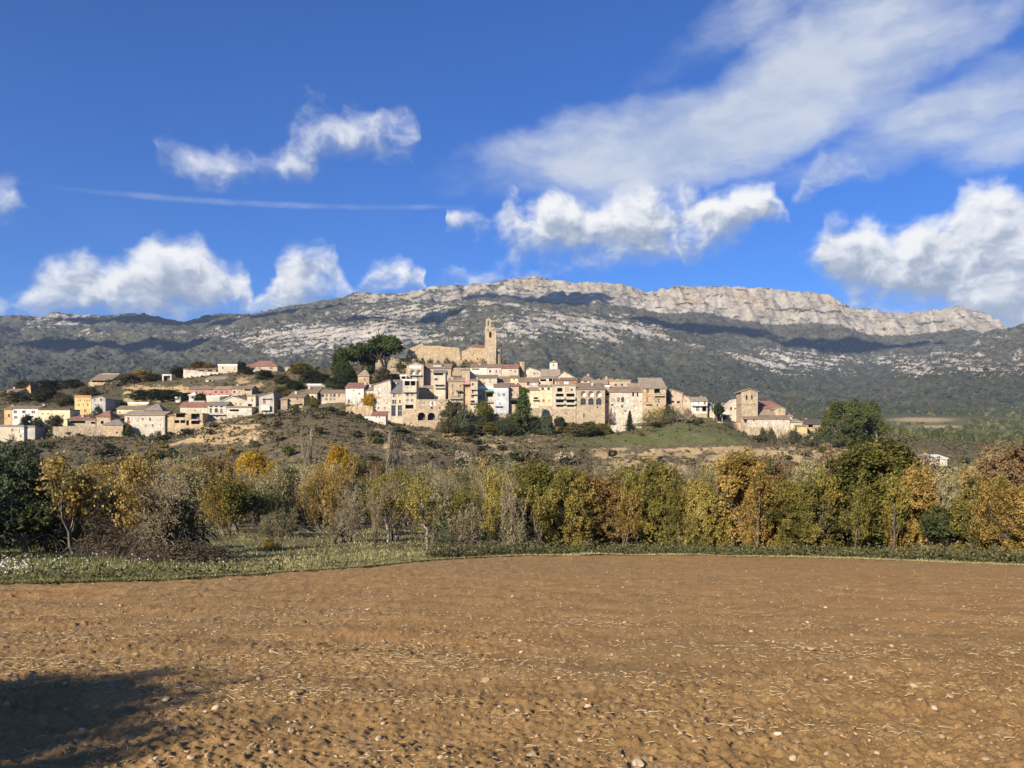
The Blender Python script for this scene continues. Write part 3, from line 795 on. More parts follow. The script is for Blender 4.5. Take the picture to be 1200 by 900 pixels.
def house(label, x0, x1, yt, yb, Y, wall, roof, wins=(), D=8.0, rot=0.0, name='house', group=None, extra=(), base=2.5, cat='house', wall2=None, inner=None, chim=(), oh=.35, rf=.5):
    s = Y / 900.0; Wd = (x1 - x0) * s
    X0, _, z1 = P3(x0, yt, Y); z0 = (HOR - yb) * s - base
    o = empty(name, (X0, Y, z0), R(rot)); tag(o, label, cat, group or 'stone and rendered houses of the hill village')
    H = z1 - z0
    kind, yr, rc = (roof + (None,))[:3] if roof else (None, None, None)
    rise = 0.0
    if kind == 'shed': rise = (HOR - yr) / 900 * (Y + D) - z1
    elif kind in ('gable', 'hip'): rise = (HOR - yr) / 900 * (Y + D * (rf if kind == 'gable' else .5)) - z1
    elif kind in ('front', 'flat'): rise = (yt - yr) * s
    rise = max(rise, .25 if kind != 'flat' else 0.0)
    ops = []
    wl = []
    for w in wins:
        cx, cy, ww, hh = w[:4]; k = w[4] if len(w) > 4 else 'g'
        xa = (cx - ww / 2 - x0) * s; xb = (cx + ww / 2 - x0) * s; zb = (HOR - (cy - hh / 2)) * s - z0; za = (HOR - (cy + hh / 2)) * s - z0
        if k in 'gdstrv' and ww < 7: q_ = .07 * (xb - xa); xa -= q_; xb += q_; q_ = .07 * (zb - za); za -= q_; zb += q_
        xa = max(.06, xa); xb = min(Wd - .06, xb); zb = min(zb, H - .05)
        if xb - xa < .15 or zb - za < .15: continue
        if any(xa < q[1] and xb > q[0] and za < q[3] and zb > q[2] for q in ops): continue
        ar = 1 if k in ('a', 'A', 'Aw') else (2 if k == 'b' else 0)
        dp = {'d': min(2.2, D * .4), 'A': min(2.6, D * .4), 'Aw': 1.5, 'b': .35}.get(k, .30)
        ops.append((xa, xb, za, zb, dp, ar)); wl.append((xa, xb, za, zb, k, ar))
    mb = MB()
    front_wall(mb, 0, Wd, 0, H, ops)
    zb0, zb1 = H, H
    if kind == 'shed': zb1 = H + rise
    mb.poly([(Wd, 0, 0), (Wd, D, 0), (Wd, D, zb1), (Wd, 0, H)]) if kind != 'gable' else mb.poly([(Wd, 0, 0), (Wd, D, 0), (Wd, D, H), (Wd, D * rf, H + rise), (Wd, 0, H)])
    mb.poly([(0, D, 0), (0, 0, 0), (0, 0, H), (0, D, zb1)]) if kind != 'gable' else mb.poly([(0, D, 0), (0, 0, 0), (0, 0, H), (0, D * rf, H + rise), (0, D, H)])
    mb.poly([(Wd, D, 0), (0, D, 0), (0, D, zb1), (Wd, D, zb1)])
    if kind == 'front':
        m = Wd * rf
        mb.poly([(0, 0, H), (Wd, 0, H), (m, 0, H + rise)]); mb.poly([(Wd, D, H), (0, D, H), (m, D, H + rise)])
    if kind is None: mb.poly([(0, 0, H), (Wd, 0, H), (Wd, D, H), (0, D, H)])
    imat = SHUT_W if inner == 'w' else INSIDE
    mb.build('wall', [wall_mat(wall), imat], o)
    if wall2:                                  # lower storeys in another finish, a thin skin of its own
        k2, y2 = wall2; z2 = (HOR - y2) * s - z0
        lo = [q for q in ops if q[2] < z2]
        m2 = MB(); lim = [(q[0], q[1], q[2], min(q[3], z2), .03, 0) for q in lo if not (q[2] < z2 < q[3] and q[5])]
        front_wall(m2, .02, Wd - .02, 0, z2, lim, y=-.03)
        m2.poly([(.02, -.03, z2), (Wd - .02, -.03, z2), (Wd - .02, -.001, z2), (.02, -.001, z2)])
        m2.build('lower_wall', [wall_mat(k2), imat], o)
    for xa, xb, za, zb, k, ar in wl:
        if k in ('g', 'a', 'w', 's', 'r', 't', 'v'):
            tall = (zb - za) > 1.6 and za < 3.2 + base
            window_obj(o, xa, xb, za, zb, k, bool(ar), 'window')
    if kind: 
        r = roof_obj(o, kind, rc or 'brown', Wd, D, H, rise, oh=oh, rf=rf)
        if not chim and kind in ('shed', 'gable', 'hip') and rnd.random() < .5: chim = [(x0 + (x1 - x0) * rnd.uniform(.15, .85), rnd.uniform(1.2, 3))]
        for cx, ch in chim:
            m = MB(); cxx = (cx - x0) * s; zc = H + rise * .7
            m.box(cxx - .4, cxx + .4, D * .55, D * .55 + .8, zc - 1.2, zc + ch * s); m.box(cxx - .5, cxx + .5, D * .55 - .1, D * .55 + .9, zc + ch * s + .003, zc + ch * s + .15)
            m.build('chimney', wall_mat('cream'), r)
    for e in extra:
        m = MB()
        if e[0] == 'balcony':                  # x0, x1, floor y, rail top y, finish
            xa, xb = (e[1] - x0) * s, (e[2] - x0) * s; zf = (HOR - e[3]) * s - z0; zt = (HOR - e[4]) * s - z0; fin = e[5] if len(e) > 5 else 'rail'
            m.box(xa, xb, -1.1, -.002, zf - .2, zf)
            ob = m.build('balcony', CONC, o)
            m2 = MB()
            if fin == 'solid':
                m2.box(xa, xb, -1.1, -1.0, zf + .003, zt); m2.box(xa, xa + .1, -.997, -.003, zf + .003, zt); m2.box(xb - .1, xb, -.997, -.003, zf + .003, zt)
                m2.build('parapet', wall_mat(e[6] if len(e) > 6 else wall), ob)
            else:
                n = max(4, int((xb - xa) / .22))
                for i in range(n + 1):
                    q = xa + (xb - xa - .04) * i / n; m2.box(q, q + .04, -1.06, -1.02, zf + .003, zt)
                m2.box(xa, xb, -1.08, -1.0, zt + .003, zt + .06)
                m2.build('railing', RAIL, ob)
        elif e[0] == 'awning':                 # x0, x1, y top, y low, material, reach
            xa, xb = (e[1] - x0) * s, (e[2] - x0) * s; za = (HOR - e[3]) * s - z0; zl = (HOR - e[4]) * s - z0; rc_ = e[6] if len(e) > 6 else 1.4
            m.slab([(xa, -rc_, zl), (xb, -rc_, zl), (xb, -.002, za), (xa, -.002, za)], .08)
            m.build('awning', e[5], o)
        elif e[0] == 'panel':                  # x0, x1, y0, y1, material: raised render panel
            xa, xb = (e[1] - x0) * s, (e[2] - x0) * s; za = (HOR - e[4]) * s - z0; zt = (HOR - e[3]) * s - z0
            m.box(xa, xb, -.06, -.002, za, zt); m.build('render_panel', e[5], o)
        elif e[0] == 'box':                    # x0, x1, y0, y1, y offset, depth, wall, roof colour
            xa, xb = (e[1] - x0) * s, (e[2] - x0) * s; za = (HOR - e[4]) * s - z0; zt = (HOR - e[3]) * s - z0
            m.box(xa, xb, e[5], e[5] + e[6], za, zt); ob = m.build('roof_room', wall_mat(e[7]), o)
            m = MB(); m.box(xa - .25, xb + .25, e[5] - .25, e[5] + e[6] + .25, zt + .003, zt + .2); m.build('roof_slab', roof_mat(e[8]), ob)
    HOUSES.append((x0, x1, Y, D))
    return o


def wall_thing(name, label, pts, Y, th=1.2, mat='rubble', base=3.0, cat='wall', group='stone retaining walls', Y2=None):
    """a free-standing stone wall following photo points (x, top y) with uneven courses and its foot in the ground"""
    Y2 = Y2 or Y
    o = MB(); n = len(pts); P_ = []
    xs = [p[0] for p in pts]
    fine = np.unique(np.concatenate([np.linspace(xs[0], xs[-1], max(8, int((xs[-1] - xs[0]) / 1.6))), xs]))
    tops = np.interp(fine, xs, [p[1] for p in pts]); bots = np.interp(fine, xs, [p[2] for p in pts])
    d = Y + (Y2 - Y) * (fine - fine[0]) / (fine[-1] - fine[0])
    rg = np.random.RandomState(int(xs[0] * 7 + Y))
    V = []; 
    K = 7
    for i, (x, t_, b_, yy) in enumerate(zip(fine, tops, bots, d)):
        X, _, zt = P3(x, t_ + rg.uniform(-.25, .35), yy); zb = (HOR - b_) / 900 * yy - base
        for k in range(K):
            f = k / (K - 1); j = 0 if k in (0,) else rg.uniform(-.12, .12)
            V.append((X, yy - (1 - f) * .35 + j, zb + (zt - zb) * f))
        V.append((X, yy + th, zt - rg.uniform(0, .2))); V.append((X, yy + th, zb))
    m = K + 2; F = []
    for i in range(len(fine) - 1):
        for k in range(m - 1): a = i * m + k; F.append((a, a + m, a + m + 1, a + 1))
    F.append(tuple(range(m))[::-1]); F.append(tuple((len(fine) - 1) * m + k for k in range(m)))
    ob = mk(name, np.array(V), F, wall_mat(mat))
    tag(ob, label, cat, group, kind='thing')
    return ob

# ---------------------------------------------------------------- the village, house by house (photo coordinates at each house's own depth)
g, d_, A_ = 'g', 'd', 'A'
LOW = 'houses on the lower slope'
UP = 'houses on the upper slope'
ROW = 'tall houses along the village front'
TOPS = 'houses of the upper village'
house('small orange end house beside the white house with brown roof', 5, 14, 479.5, 495, 303, 'orange', ('gable', 476.5, 'brown'), [(10.5, 487, 1.6, 3, d_)], D=7, group=LOW)
house('white two-storey house with brown tiled roof and square dark windows', 14.3, 45, 478.5, 496, 303, 'white', ('gable', 476, 'brown'), [(18, 482.5, 3.4, 2.6), (28, 482.5, 3.4, 2.4), (39, 482.5, 3.6, 2.4), (18.5, 489, 3.4, 2.2), (35, 488.5, 9, 2, d_)], D=7, group=LOW, chim=[(44, 3)])
house('long low cream house with tiny windows and flat dark roof', 45.3, 82, 480.5, 498, 301, 'paleyellow', ('flat', 479.3, 'dark'), [(50, 484.8, 1.6, 1.1), (56.5, 484.6, 1.6, 1.1), (66.5, 486.5, 1.4, 1.2), (74, 487, 1.6, 1.5), (66, 491.5, 3, 3, d_)], D=7, group=LOW)
house('cream garage block below the long low cream house', -12, 28, 500.3, 516, 284, 'cream', ('flat', 499.6, 'grey'), [(14.5, 504, 2, 2.6), (25, 505, 5, 4, 'w'), (24.5, 511, 2, 1.6)], D=8, group=LOW)
house('plain grey rendered shed joined to the cream garage block', 28.3, 41, 501, 516, 285, 'grey', ('flat', 500.5, 'grey'), [], D=6, group=LOW)
house('tall yellow block of flats with rows of tiny windows', 87.5, 107, 465.5, 490, 315, 'yellow', ('flat', 464.8, 'orange'),
      [(x, 469, 1.0, 1.2) for x in (91.5, 94.5, 99, 102, 105)] + [(x, 474.5, 1.1, 2.0) for x in (92.5, 97.5, 103)] + [(100, 481.5, 2.4, 3, 'r'), (92, 482.5, 1.1, 4.5, 't')], D=9, group=LOW)
house('pale grey gabled house beside the yellow block', 107.3, 123.5, 467, 486, 314, 'grey', ('front', 464.3, 'tan'), [(111, 468.6, 1.5, 1.8), (118.5, 468.4, 1.9, 2.4), (112, 474.5, 1.8, 1.3), (115.5, 474.5, 1.8, 1.3)], D=12, group=LOW, rf=.68)
house('long low house with red tiled roof and open shaded porch', 79, 112, 491.8, 506, 298, 'stone', ('shed', 487.6, 'red'), [(91.5, 494.5, 17, 3, d_), (109, 495.5, 4.5, 2, d_)], D=6, group=LOW)
house('square tan house with hipped reddish roof and one dark window', 113, 129.5, 488.6, 508, 298, 'stone', ('hip', 482.3, 'red'), [(119.7, 495, 3, 3, d_)], D=7, group=LOW)
house('small tan stone house with shallow grey hip roof', 121, 144, 498.3, 510, 287, 'ochre', ('hip', 492, 'grey'), [(137, 507, 1.6, 2, d_)], D=6, group=LOW)
house('pale yellow bungalow with brown roof', 137, 172, 479.2, 490, 312, 'paleyellow', ('gable', 476, 'brown'), [(140.5, 483.5, 1.6, 1.7)], D=7, group=LOW, extra=[('awning', 156, 170, 480, 482.5, roof_mat('tan'), 1.2)])
house('yellow penthouse strip with flat white roof', 150, 174, 473.2, 480, 322, 'paleyellow', ('flat', 472.8, 'white'), [(162, 475, 1.0, 3.2, 't')], D=6, group=LOW)
house('big whitewashed rubble house with scattered small windows and long tan roof', 146, 193, 486.6, 511, 292, 'pale', ('gable', 482.6, 'tan'),
      [(156, 491, 2.6, 4, 'w'), (167.5, 491, 2, 1.9), (176, 491.5, 2, 2.6), (189.5, 491, 1.8, 2.4, 'w'), (171, 498.5, 1.5, 1.5), (179, 498.5, 2, 2.6), (189, 498.5, 2.2, 2.8, 'w'), (150.5, 490.5, 2, 2.4), (151, 494.5, 3.2, 3, 'r'), (187, 507, 2, 3, 't')], D=9, group=LOW)
house('grey pyramid-roofed outbuilding behind the whitewashed rubble house', 170, 190, 481.5, 486, 304, 'grey', ('hip', 473.8, 'grey'), [], D=6, group=LOW)
house('narrow ruined tan house with broken tile edge', 193.2, 204, 487, 511, 293, 'ochre', ('shed', 484.6, 'red'), [(195.2, 491.5, 1.9, 2.0, d_), (194.6, 498, 1.4, 2.0, d_)], D=5, group=LOW)
house('roofless house frame of tan stone with wide open storeys', 204.3, 237.5, 484, 512, 293, 'ochre', None,
      [(211.5, 487, 10.5, 4, d_), (207, 494, 5.6, 3, d_), (214.3, 494, 5, 3, d_), (219.8, 495.5, 2.6, 5, d_), (229, 488, 10, 6.4, d_), (229, 495, 10, 4, d_)], D=6, group=LOW, extra=[('awning', 205, 217, 483.6, 484.4, roof_mat('dark'), 1.0), ('balcony', 224, 234, 492.2, 490.6)])
house('low cream house with bright red roof and boxed roof room', 211, 243, 476.6, 488, 305, 'cream', ('gable', 471.8, 'red'), [(228.5, 481, 1.1, 1.6), (236.5, 481.8, 2.4, 2.4, 'w')], D=7, group=LOW, extra=[('box', 219, 235, 469.8, 473.2, 4.0, 3.0, 'cream', 'white')])
house('grey village house with three arched windows and dark eaves vents', 243.3, 265, 475.2, 494, 300, 'pale', ('gable', 471.2, 'grey'),
      [(247.2, 481, 2.9, 5.4, 'a'), (253.5, 480.8, 3.8, 5, 'a'), (259.5, 481.4, 2.9, 5, 'a'), (247.5, 476.6, 2.8, .9, d_), (253.5, 476.6, 2.8, .9, d_), (260, 476.6, 2.8, .9, d_), (247, 487.4, 2, 2.8), (254.5, 487.2, 2.6, 2.8), (259.7, 491.3, 2.8, 3.6, 's')], D=8, group=LOW, extra=[('balcony', 244, 264, 485.6, 484.9)])
house('narrow cream wall house beside the house with arched windows', 237.8, 243, 477, 494, 301, 'cream', ('gable', 475, 'brown'), [(241, 486, 1.2, 1.8)], D=6, group=LOW)
house('pink terraced house behind dark trees with brown roof', 222, 248.5, 456.3, 466, 325, 'pink', ('gable', 453.2, 'brown'), [(230, 460, 2, 2), (238, 460, 2, 2), (246.5, 462.5, 2, 3, 's')], D=8, group=UP)
house('rose-red terraced house with three dark windows', 248.8, 270.7, 456.3, 467, 325, 'pink', ('gable', 453.2, 'tan'), [(253, 459.5, 2.4, 2), (260, 459.8, 1.9, 2.2), (266, 459.5, 2.4, 2)], D=8, group=UP, extra=[('panel', 258, 268, 463.2, 464.6, SHUT_W)])
house('peach terraced house with dark loggia under its brown roof', 271, 295, 455.7, 467, 325, 'salmon', ('gable', 452.6, 'brown'), [(274.7, 459.3, 2, 2.5), (282, 459.3, 2.8, 2, 't'), (290, 457.2, 6, 1.3, d_)], D=8, group=UP, chim=[(274, 3)])
house('large cream gabled house with two tan shutters', 257.5, 290, 471, 482, 309, 'cream', ('front', 465.3, 'white'), [(272.7, 470.3, 1.8, 1.4), (276.5, 473.9, 2.5, 2.5, 't'), (282.5, 473.9, 2.5, 2.5, 't')], D=10, group=LOW, rf=.42)
house('blank cream flat-topped house below the pink terrace', 242, 257.3, 465.7, 478, 310, 'cream', ('flat', 465.2, 'white'), [], D=9, group=LOW)
house('low white house with brown garage door and shaded terrace', 265.3, 295, 478, 494, 300, 'pale', ('flat', 477.6, 'grey'), [(274.5, 480.8, 11, 2.4, d_), (281.5, 488.8, 7.2, 4, 's'), (273.5, 487.5, 2.4, 1)], D=7, group=LOW, extra=[('panel', 280.5, 289.5, 479, 483.8, CONC)])
house('tall narrow cream house above dark steps', 289.5, 299.5, 464.7, 487, 308, 'cream', ('flat', 464.2, 'tan'), [(295.5, 469, 1.2, 2.4), (293, 478, 4.5, 8, d_)], D=6, group=LOW)
house('tall grey house with white balcony and sloping tan roof', 303.5, 321, 464.5, 488, 300, 'grey', ('front', 459.6, 'tan'), [(310, 470.8, 2.4, 3.8, 's'), (312.5, 485, 1.6, 3, 's'), (307.5, 483.3, 1.5, 2.6, 's')], D=11, group=LOW, rf=.97,
      extra=[('balcony', 307, 317, 480.5, 475.4, 'solid', 'white'), ('awning', 306.5, 318, 466.4, 467.0, CONC, .8)])
house('tan house with red-brown roof and small balcony', 337, 356, 465.7, 487, 301, 'ochre', ('shed', 459.8, 'brown'), [(348.5, 468, 1.5, 2.5), (340, 474.4, 2, 2), (349.5, 475, 2, 1.7), (341, 481, 2.6, 5, 's')], D=8, group=LOW, extra=[('balcony', 344.5, 353, 472.8, 470.8)], chim=[(343, 2.5)])
house('low rubble annex joined to the tan house', 329, 336.8, 468, 486, 300, 'rubble', ('shed', 465.7, 'tan'), [], D=6, group=LOW)
house('cream house with dark gable side and single dark window', 356.3, 371.5, 460.6, 482, 306, 'cream', ('shed', 453.6, 'brown'), [(366, 465, 2.4, 2.5, d_)], D=9, group=LOW, chim=[(358.5, 3)])
house('salmon house with a row of five dark windows', 375, 404.5, 460.2, 482, 308, 'salmon', ('gable', 457.2, 'brown'),
      [(x, 463.4, 2.2, 2.9) for x in (378.5, 383, 388, 392, 397.5)] + [(382.5, 467.8, 3, 2), (387.5, 467.8, 2, 2), (392, 467.8, 2, 2)], D=7, group=LOW, wall2=('cream', 471))
house('long low cream shed on the terrace above the salmon house', 360, 392, 451.6, 458, 338, 'cream', ('flat', 451.2, 'white'), [(380, 453.6, 4, 1.4)], D=6, group=UP)
house('white house with plain red roof beside the yellow-leaved tree', 405, 426.3, 454.6, 473, 306, 'white', ('shed', 449.2, 'red'), [(414.5, 457.4, 1.5, 1.5), (409, 470, 2, 3.5, 's'), (421, 461, 1.6, 1.4)], D=7, group=LOW, chim=[(426, 2)])
house('low cream house under grey roof next to the white house', 426.6, 438, 457.4, 474, 307, 'cream', ('shed', 451.6, 'grey'), [(434, 472, 2.4, 2, d_)], D=7, group=LOW)
house('tan stone house among the pines with grey hip roof', 419.5, 432.5, 441, 453, 330, 'ochre', ('hip', 434, 'tan'), [(427.3, 444.6, 1.5, 1.5)], D=7, group=UP)
# --- tall front row of the old village
house('tall pale house with single-pitch top and faint filled windows', 438, 458, 451, 490, 300, 'pale', ('front', 445.2, 'tan'),
      [(444.5, 456, 3, 4.6, 'w'), (452, 449.4, 1.9, 1.9, d_), (452, 455.2, 2, 1.6, 'w'), (444.5, 461, 2.4, 1.2, 't'), (444.5, 466.5, 2.4, 1.2, 't'), (452, 462, 2.2, 1.4, 'w'), (444.5, 472.5, 2.4, 1.2, 't'), (452, 470, 2.4, 1.6, 'w'), (443.5, 478, 1.5, 2), (451, 478, 1.5, 2)], D=8, group=ROW, rf=.97)
house('white house with grey slate upper roof and tall lower windows', 458.3, 471.8, 460.4, 495, 299, 'cream', ('shed', 446.2, 'slate'),
      [(462, 463.6, 3, 3), (468.5, 463.4, 3, 2, 't'), (462, 471, 4.2, 4), (468.7, 470.5, 1.5, 3.4), (461.2, 481.2, 4.4, 11), (468.7, 481.2, 4.4, 11)], D=7, group=ROW)
house('house with two big dark attic openings and stone base', 472, 488, 446.4, 499, 298, 'cream', ('flat', 445.8, 'white'),
      [(477.3, 449.2, 5.2, 4.6, d_), (484, 449.2, 4.8, 4.6, d_), (477.5, 454.2, 1.6, 1.3), (477.5, 462.5, 2.6, 2.5), (483, 462.5, 3, 2), (477.5, 469, 2.6, 2), (483, 469, 3, 2), (479.7, 476.7, 9.6, 4.6, d_)], D=8, group=ROW, wall2=('stone', 480), extra=[('balcony', 472.2, 487.8, 459.3, 458.2)])
house('small white hut with red roof below the village front', 435.5, 452, 487, 500, 282, 'white', ('shed', 482.9, 'red'), [(441, 488.8, 1.2, 1.2), (444.5, 488.8, 1.2, 1.2), (447, 496.5, 4.6, 3.4, 't')], D=5, group=LOW)
house('low white garden wall hut joined to the red-roofed hut', 424.5, 435.3, 490.2, 496, 283, 'white', ('flat', 489.9, 'white'), [], D=4, group=LOW)
house('ochre gabled house with white loggia panel and twin blind arches', 476.5, 496.3, 428, 462, 318, 'stone', ('front', 424.3, 'tan'),
      [(483.2, 436.2, 5.4, 6, 'Aw'), (490.6, 436.2, 5.4, 6, 'Aw'), (482, 442.8, 2, 3.8), (489.5, 442.6, 1.2, 2)], D=8, group=ROW, inner='w', extra=[('panel', 480, 493.6, 428.6, 431.6, SHUT_W), ('balcony', 480, 494, 439.6, 438.6)])
house('little white house with one dark window beside the ochre gable', 469, 476.3, 441, 452, 314, 'cream', ('flat', 440.6, 'white'), [(473, 442.6, 4.2, 2.4, d_)], D=5, group=ROW)
house('broad salmon house with white dormer and tan roof', 498.5, 528.5, 431.5, 466, 322, 'salmon', ('gable', 426.6, 'brown'),
      [(503, 433.3, 1.8, 2.5), (501, 437.5, 1.2, 2), (523.5, 438.6, 1.2, 2.5), (523.5, 434, 1, 1)], D=8, group=ROW, extra=[('box', 507, 517.6, 427.4, 431.4, 1.2, 3, 'white', 'grey')])
house('slim cream house with dark attic slot and grey roof', 508, 522, 436.8, 474, 309, 'cream', ('gable', 433.9, 'grey'),
      [(514, 438.6, 11, 2.2, d_), (511, 444.5, 3.4, 2.2), (511.5, 451.6, 2.2, 2.2, 's'), (517.5, 451.6, 2.2, 2.2, 's'), (514.7, 462.4, 4.6, 2.6, 'w')], D=8, group=ROW, extra=[('awning', 509, 520, 450, 450.8, CONC, 1.2), ('balcony', 509.5, 520.5, 454.4, 453.2)])
house('stone arcade house with three great arches at its foot', 487.5, 525, 468, 502, 297, 'stone', None,
      [(494, 488, 9, 9.4, A_), (505.5, 488, 8.6, 8.8, A_), (517.5, 488.4, 8.6, 9, 'b'), (491, 472, 1.2, 1.4), (496.5, 472.1, 2.6, 1.1), (507, 473, 2.4, 2.6), (506, 478, 1.9, 2, d_), (515.5, 478, 1.2, 1.7, d_), (517, 472, 1.1, 1.1)], D=9, group=ROW,
      extra=[('panel', 503.8, 505.6, 470.5, 475.5, SHUT_W), ('panel', 508.4, 510.2, 470.5, 475.5, SHUT_W)])
house('narrow tan tower house behind the stone arcade', 489.5, 507.5, 455, 470, 310, 'ochre', ('shed', 452.5, 'tan'), [(493, 459, 1.2, 6, 'w'), (502, 456.5, 1.4, 2, d_), (503.5, 462, 1.6, 1.5, d_)], D=6, group=ROW)
house('tan house with dark awning and long balcony above rocks', 525.3, 543, 447, 489, 300, 'ochre', ('shed', 443.3, 'tan'),
      [(530.7, 452.5, 1.5, 3.4), (539.5, 452.5, 1.5, 2.5), (531, 461, 1.6, 3), (538.5, 462.4, 3, 4), (530, 470.3, 2, 4, 'w'), (537, 470.3, 5, 4, 'w')], D=7, group=ROW, wall2=('rubble', 474.5), extra=[('awning', 534.5, 541.5, 457.6, 459, RAIL, 1.3), ('balcony', 527, 541, 467, 465)])
house('small peach house with flat top among terraces', 541.5, 550.5, 434.6, 447, 322, 'salmon', ('flat', 434, 'brown'), [(546, 438, 5, 3, 't')], D=6, group=TOPS)
house('orange-tan narrow house under a pink awning', 543.3, 551, 449.5, 478, 301, 'orange', ('flat', 449, 'tan'), [(547, 455, 1.2, 2)], D=7, group=ROW, extra=[('awning', 541, 551, 445, 450.6, plain_mat('awning_pink', (.42, .22, .19)), 1.6)], wall2=('ochre', 474))
house('narrow cream house with stacked dark balconies', 551.2, 559.6, 446.2, 478, 300, 'cream', ('shed', 444.8, 'tan'),
      [(554, 450.2, 2, 2.5), (554, 459, 1.7, 3.6, 's'), (553.7, 464.4, 2.6, 3.8, 's'), (554, 471, 4, 3, d_)], D=7, group=ROW, extra=[('balcony', 551.5, 557.5, 456.2, 455), ('balcony', 551.5, 558, 462, 460.6), ('balcony', 549, 560, 472.2, 470.4)])
house('cream house with green awning and glazed lower terrace', 559.8, 582.5, 442.7, 478, 306, 'cream', ('gable', 439.9, 'brown'),
      [(560.8, 443.9, .9, 1.4), (567.5, 443.9, .9, 1.4), (574.5, 443.9, .9, 1.4), (574.5, 447.2, 1.2, 2), (567.5, 449.2, 1.6, 2.4, 's'), (564.2, 449, .9, 2, 's'), (573.5, 455, 1, 1), (566.8, 464.5, 2, 7), (574, 462.8, 6.5, 4, d_), (562.6, 465.5, 4, 4)], D=8, group=ROW,
      extra=[('awning', 560, 581, 456.4, 458.8, plain_mat('awning_green', (.17, .36, .27)), 1.7), ('panel', 560, 581.8, 452.4, 456, SHUT_W), ('balcony', 560, 582, 471, 469, 'rail')])
house('grey and white house with washing on its wall', 579, 596, 454, 486, 300, 'blue', ('shed', 449, 'brown'),
      [(584.5, 456.4, 1.2, 2, 's'), (590, 456.2, 1, 1), (584.8, 462.5, 2, 1.6), (590.5, 462.5, 2.6, 1.9, 'v'), (582, 470.8, 3.4, 4, 'w'), (586, 472.8, 1.4, 1.8), (584.8, 465.8, 3.6, 2, 'w')], D=8, group=ROW, extra=[('panel', 579.5, 594.5, 454.2, 458.6, SHUT_W), ('balcony', 579.5, 588, 475.6, 474.4)])
house('cream house with red tiled roof near the round turret', 588, 607.5, 431.3, 446, 325, 'cream', ('gable', 427.7, 'red'), [(604, 435, 1.5, 2), (598.5, 434, 1.4, 1.2, d_)], D=7, group=TOPS)
house('white house with dark attic slot under brown roof', 551.3, 570.7, 430.3, 446, 326, 'white', ('shed', 426.8, 'brown'), [(557.5, 432.6, 9, 1.4, d_), (557.5, 439, 5, 1.2, 't')], D=7, group=TOPS)
house('pink-white house with two small dark windows', 571, 587.5, 430.6, 446, 325, 'rose', ('gable', 427, 'brown'), [(574.5, 435, 2.2, 2.4), (581.5, 435, 1.2, 3), (586, 435.5, 1, 3, 's')], D=7, group=TOPS)
house('low cream house below brown roof beside white cube house', 582.6, 598, 446.2, 454, 312, 'cream', ('gable', 441.7, 'brown'), [(588, 448, 1, 1)], D=7, group=TOPS)
house('white cube house with one tiny window', 598.2, 608, 442.8, 454, 311, 'paleyellow', ('gable', 440.6, 'brown'), [(602.5, 444.7, 1.2, 1.4, d_)], D=6, group=TOPS)
house('tan house with wide dark awning over a shop-like opening', 596.3, 608, 452.6, 484, 302, 'salmon', ('shed', 449.6, 'red'), [(600, 457, 1.2, 3), (600, 462.6, 1.2, 3), (606.4, 463, 1.4, 2.4), (603, 472, 8, 4, d_)], D=7, group=ROW, extra=[('awning', 598, 607.8, 466.5, 469, RAIL, 1.8)], wall2=('ochre', 476))
house('salmon house with brown roof behind the tall fir', 608.2, 630.5, 447.2, 470, 306, 'salmon', ('gable', 442.9, 'brown'), [(619, 449.7, 2.5, 3), (625, 450, 5, 2, 'w')], D=8, group=ROW, extra=[('awning', 612, 629.5, 454.5, 456.6, roof_mat('red'), 2.2)])
house('cream house beside the tall fir with small roofed balcony', 621, 631.5, 457.2, 499, 300, 'paleyellow', ('shed', 454.4, 'tan'), [(628, 466.6, 4, 2, d_), (627.5, 476, 3.4, 2, 'w')], D=6, group=ROW, wall2=('rubble', 478), extra=[('balcony', 624, 631, 468.4, 467)])
house('stone gabled house below the round turret', 613.5, 636, 436, 447, 330, 'pale', ('front', 430.6, 'tan'), [(626.5, 437.6, 1.5, 1.5), (630, 437.6, 1.5, 1.5)], D=9, group=TOPS, rf=.28)
house('tan-roofed hall in front of the white lantern tower', 634.5, 656, 440.5, 449, 327, 'ochre', ('gable', 433.2, 'tan'), [(641, 442.5, 1, 1)], D=10, group=TOPS)
house('big cream gabled house on the village crest', 650, 676, 444, 454, 322, 'cream', ('front', 435.4, 'tan'), [(658, 440.2, 2.6, 1.4, d_), (668, 447, 1.6, 1.6)], D=10, group=TOPS, rf=.42)
house('cream house with two dark attic loggias', 631.8, 648, 443.6, 458, 307, 'cream', ('flat', 442.9, 'grey'), [(636.6, 445.6, 7, 2.6, d_), (645.3, 445.4, 3.4, 2.8, d_), (646.8, 449.3, .9, 2)], D=7, group=ROW)
house('pale yellow house with small square windows above a stone foot', 631.7, 647, 453.2, 497, 300, 'paleyellow', ('shed', 451.4, 'tan'),
      [(636, 455.7, 2.6, 2.5), (643, 455.7, 2.6, 2.5), (637, 461.4, 3, 1, 'w'), (643, 461.4, 3, 1, 'w'), (637, 469.6, 2.5, 2.6, 'r'), (644, 469.6, 2, 2.4, 't')], D=6, group=ROW, wall2=('stone', 475.5))
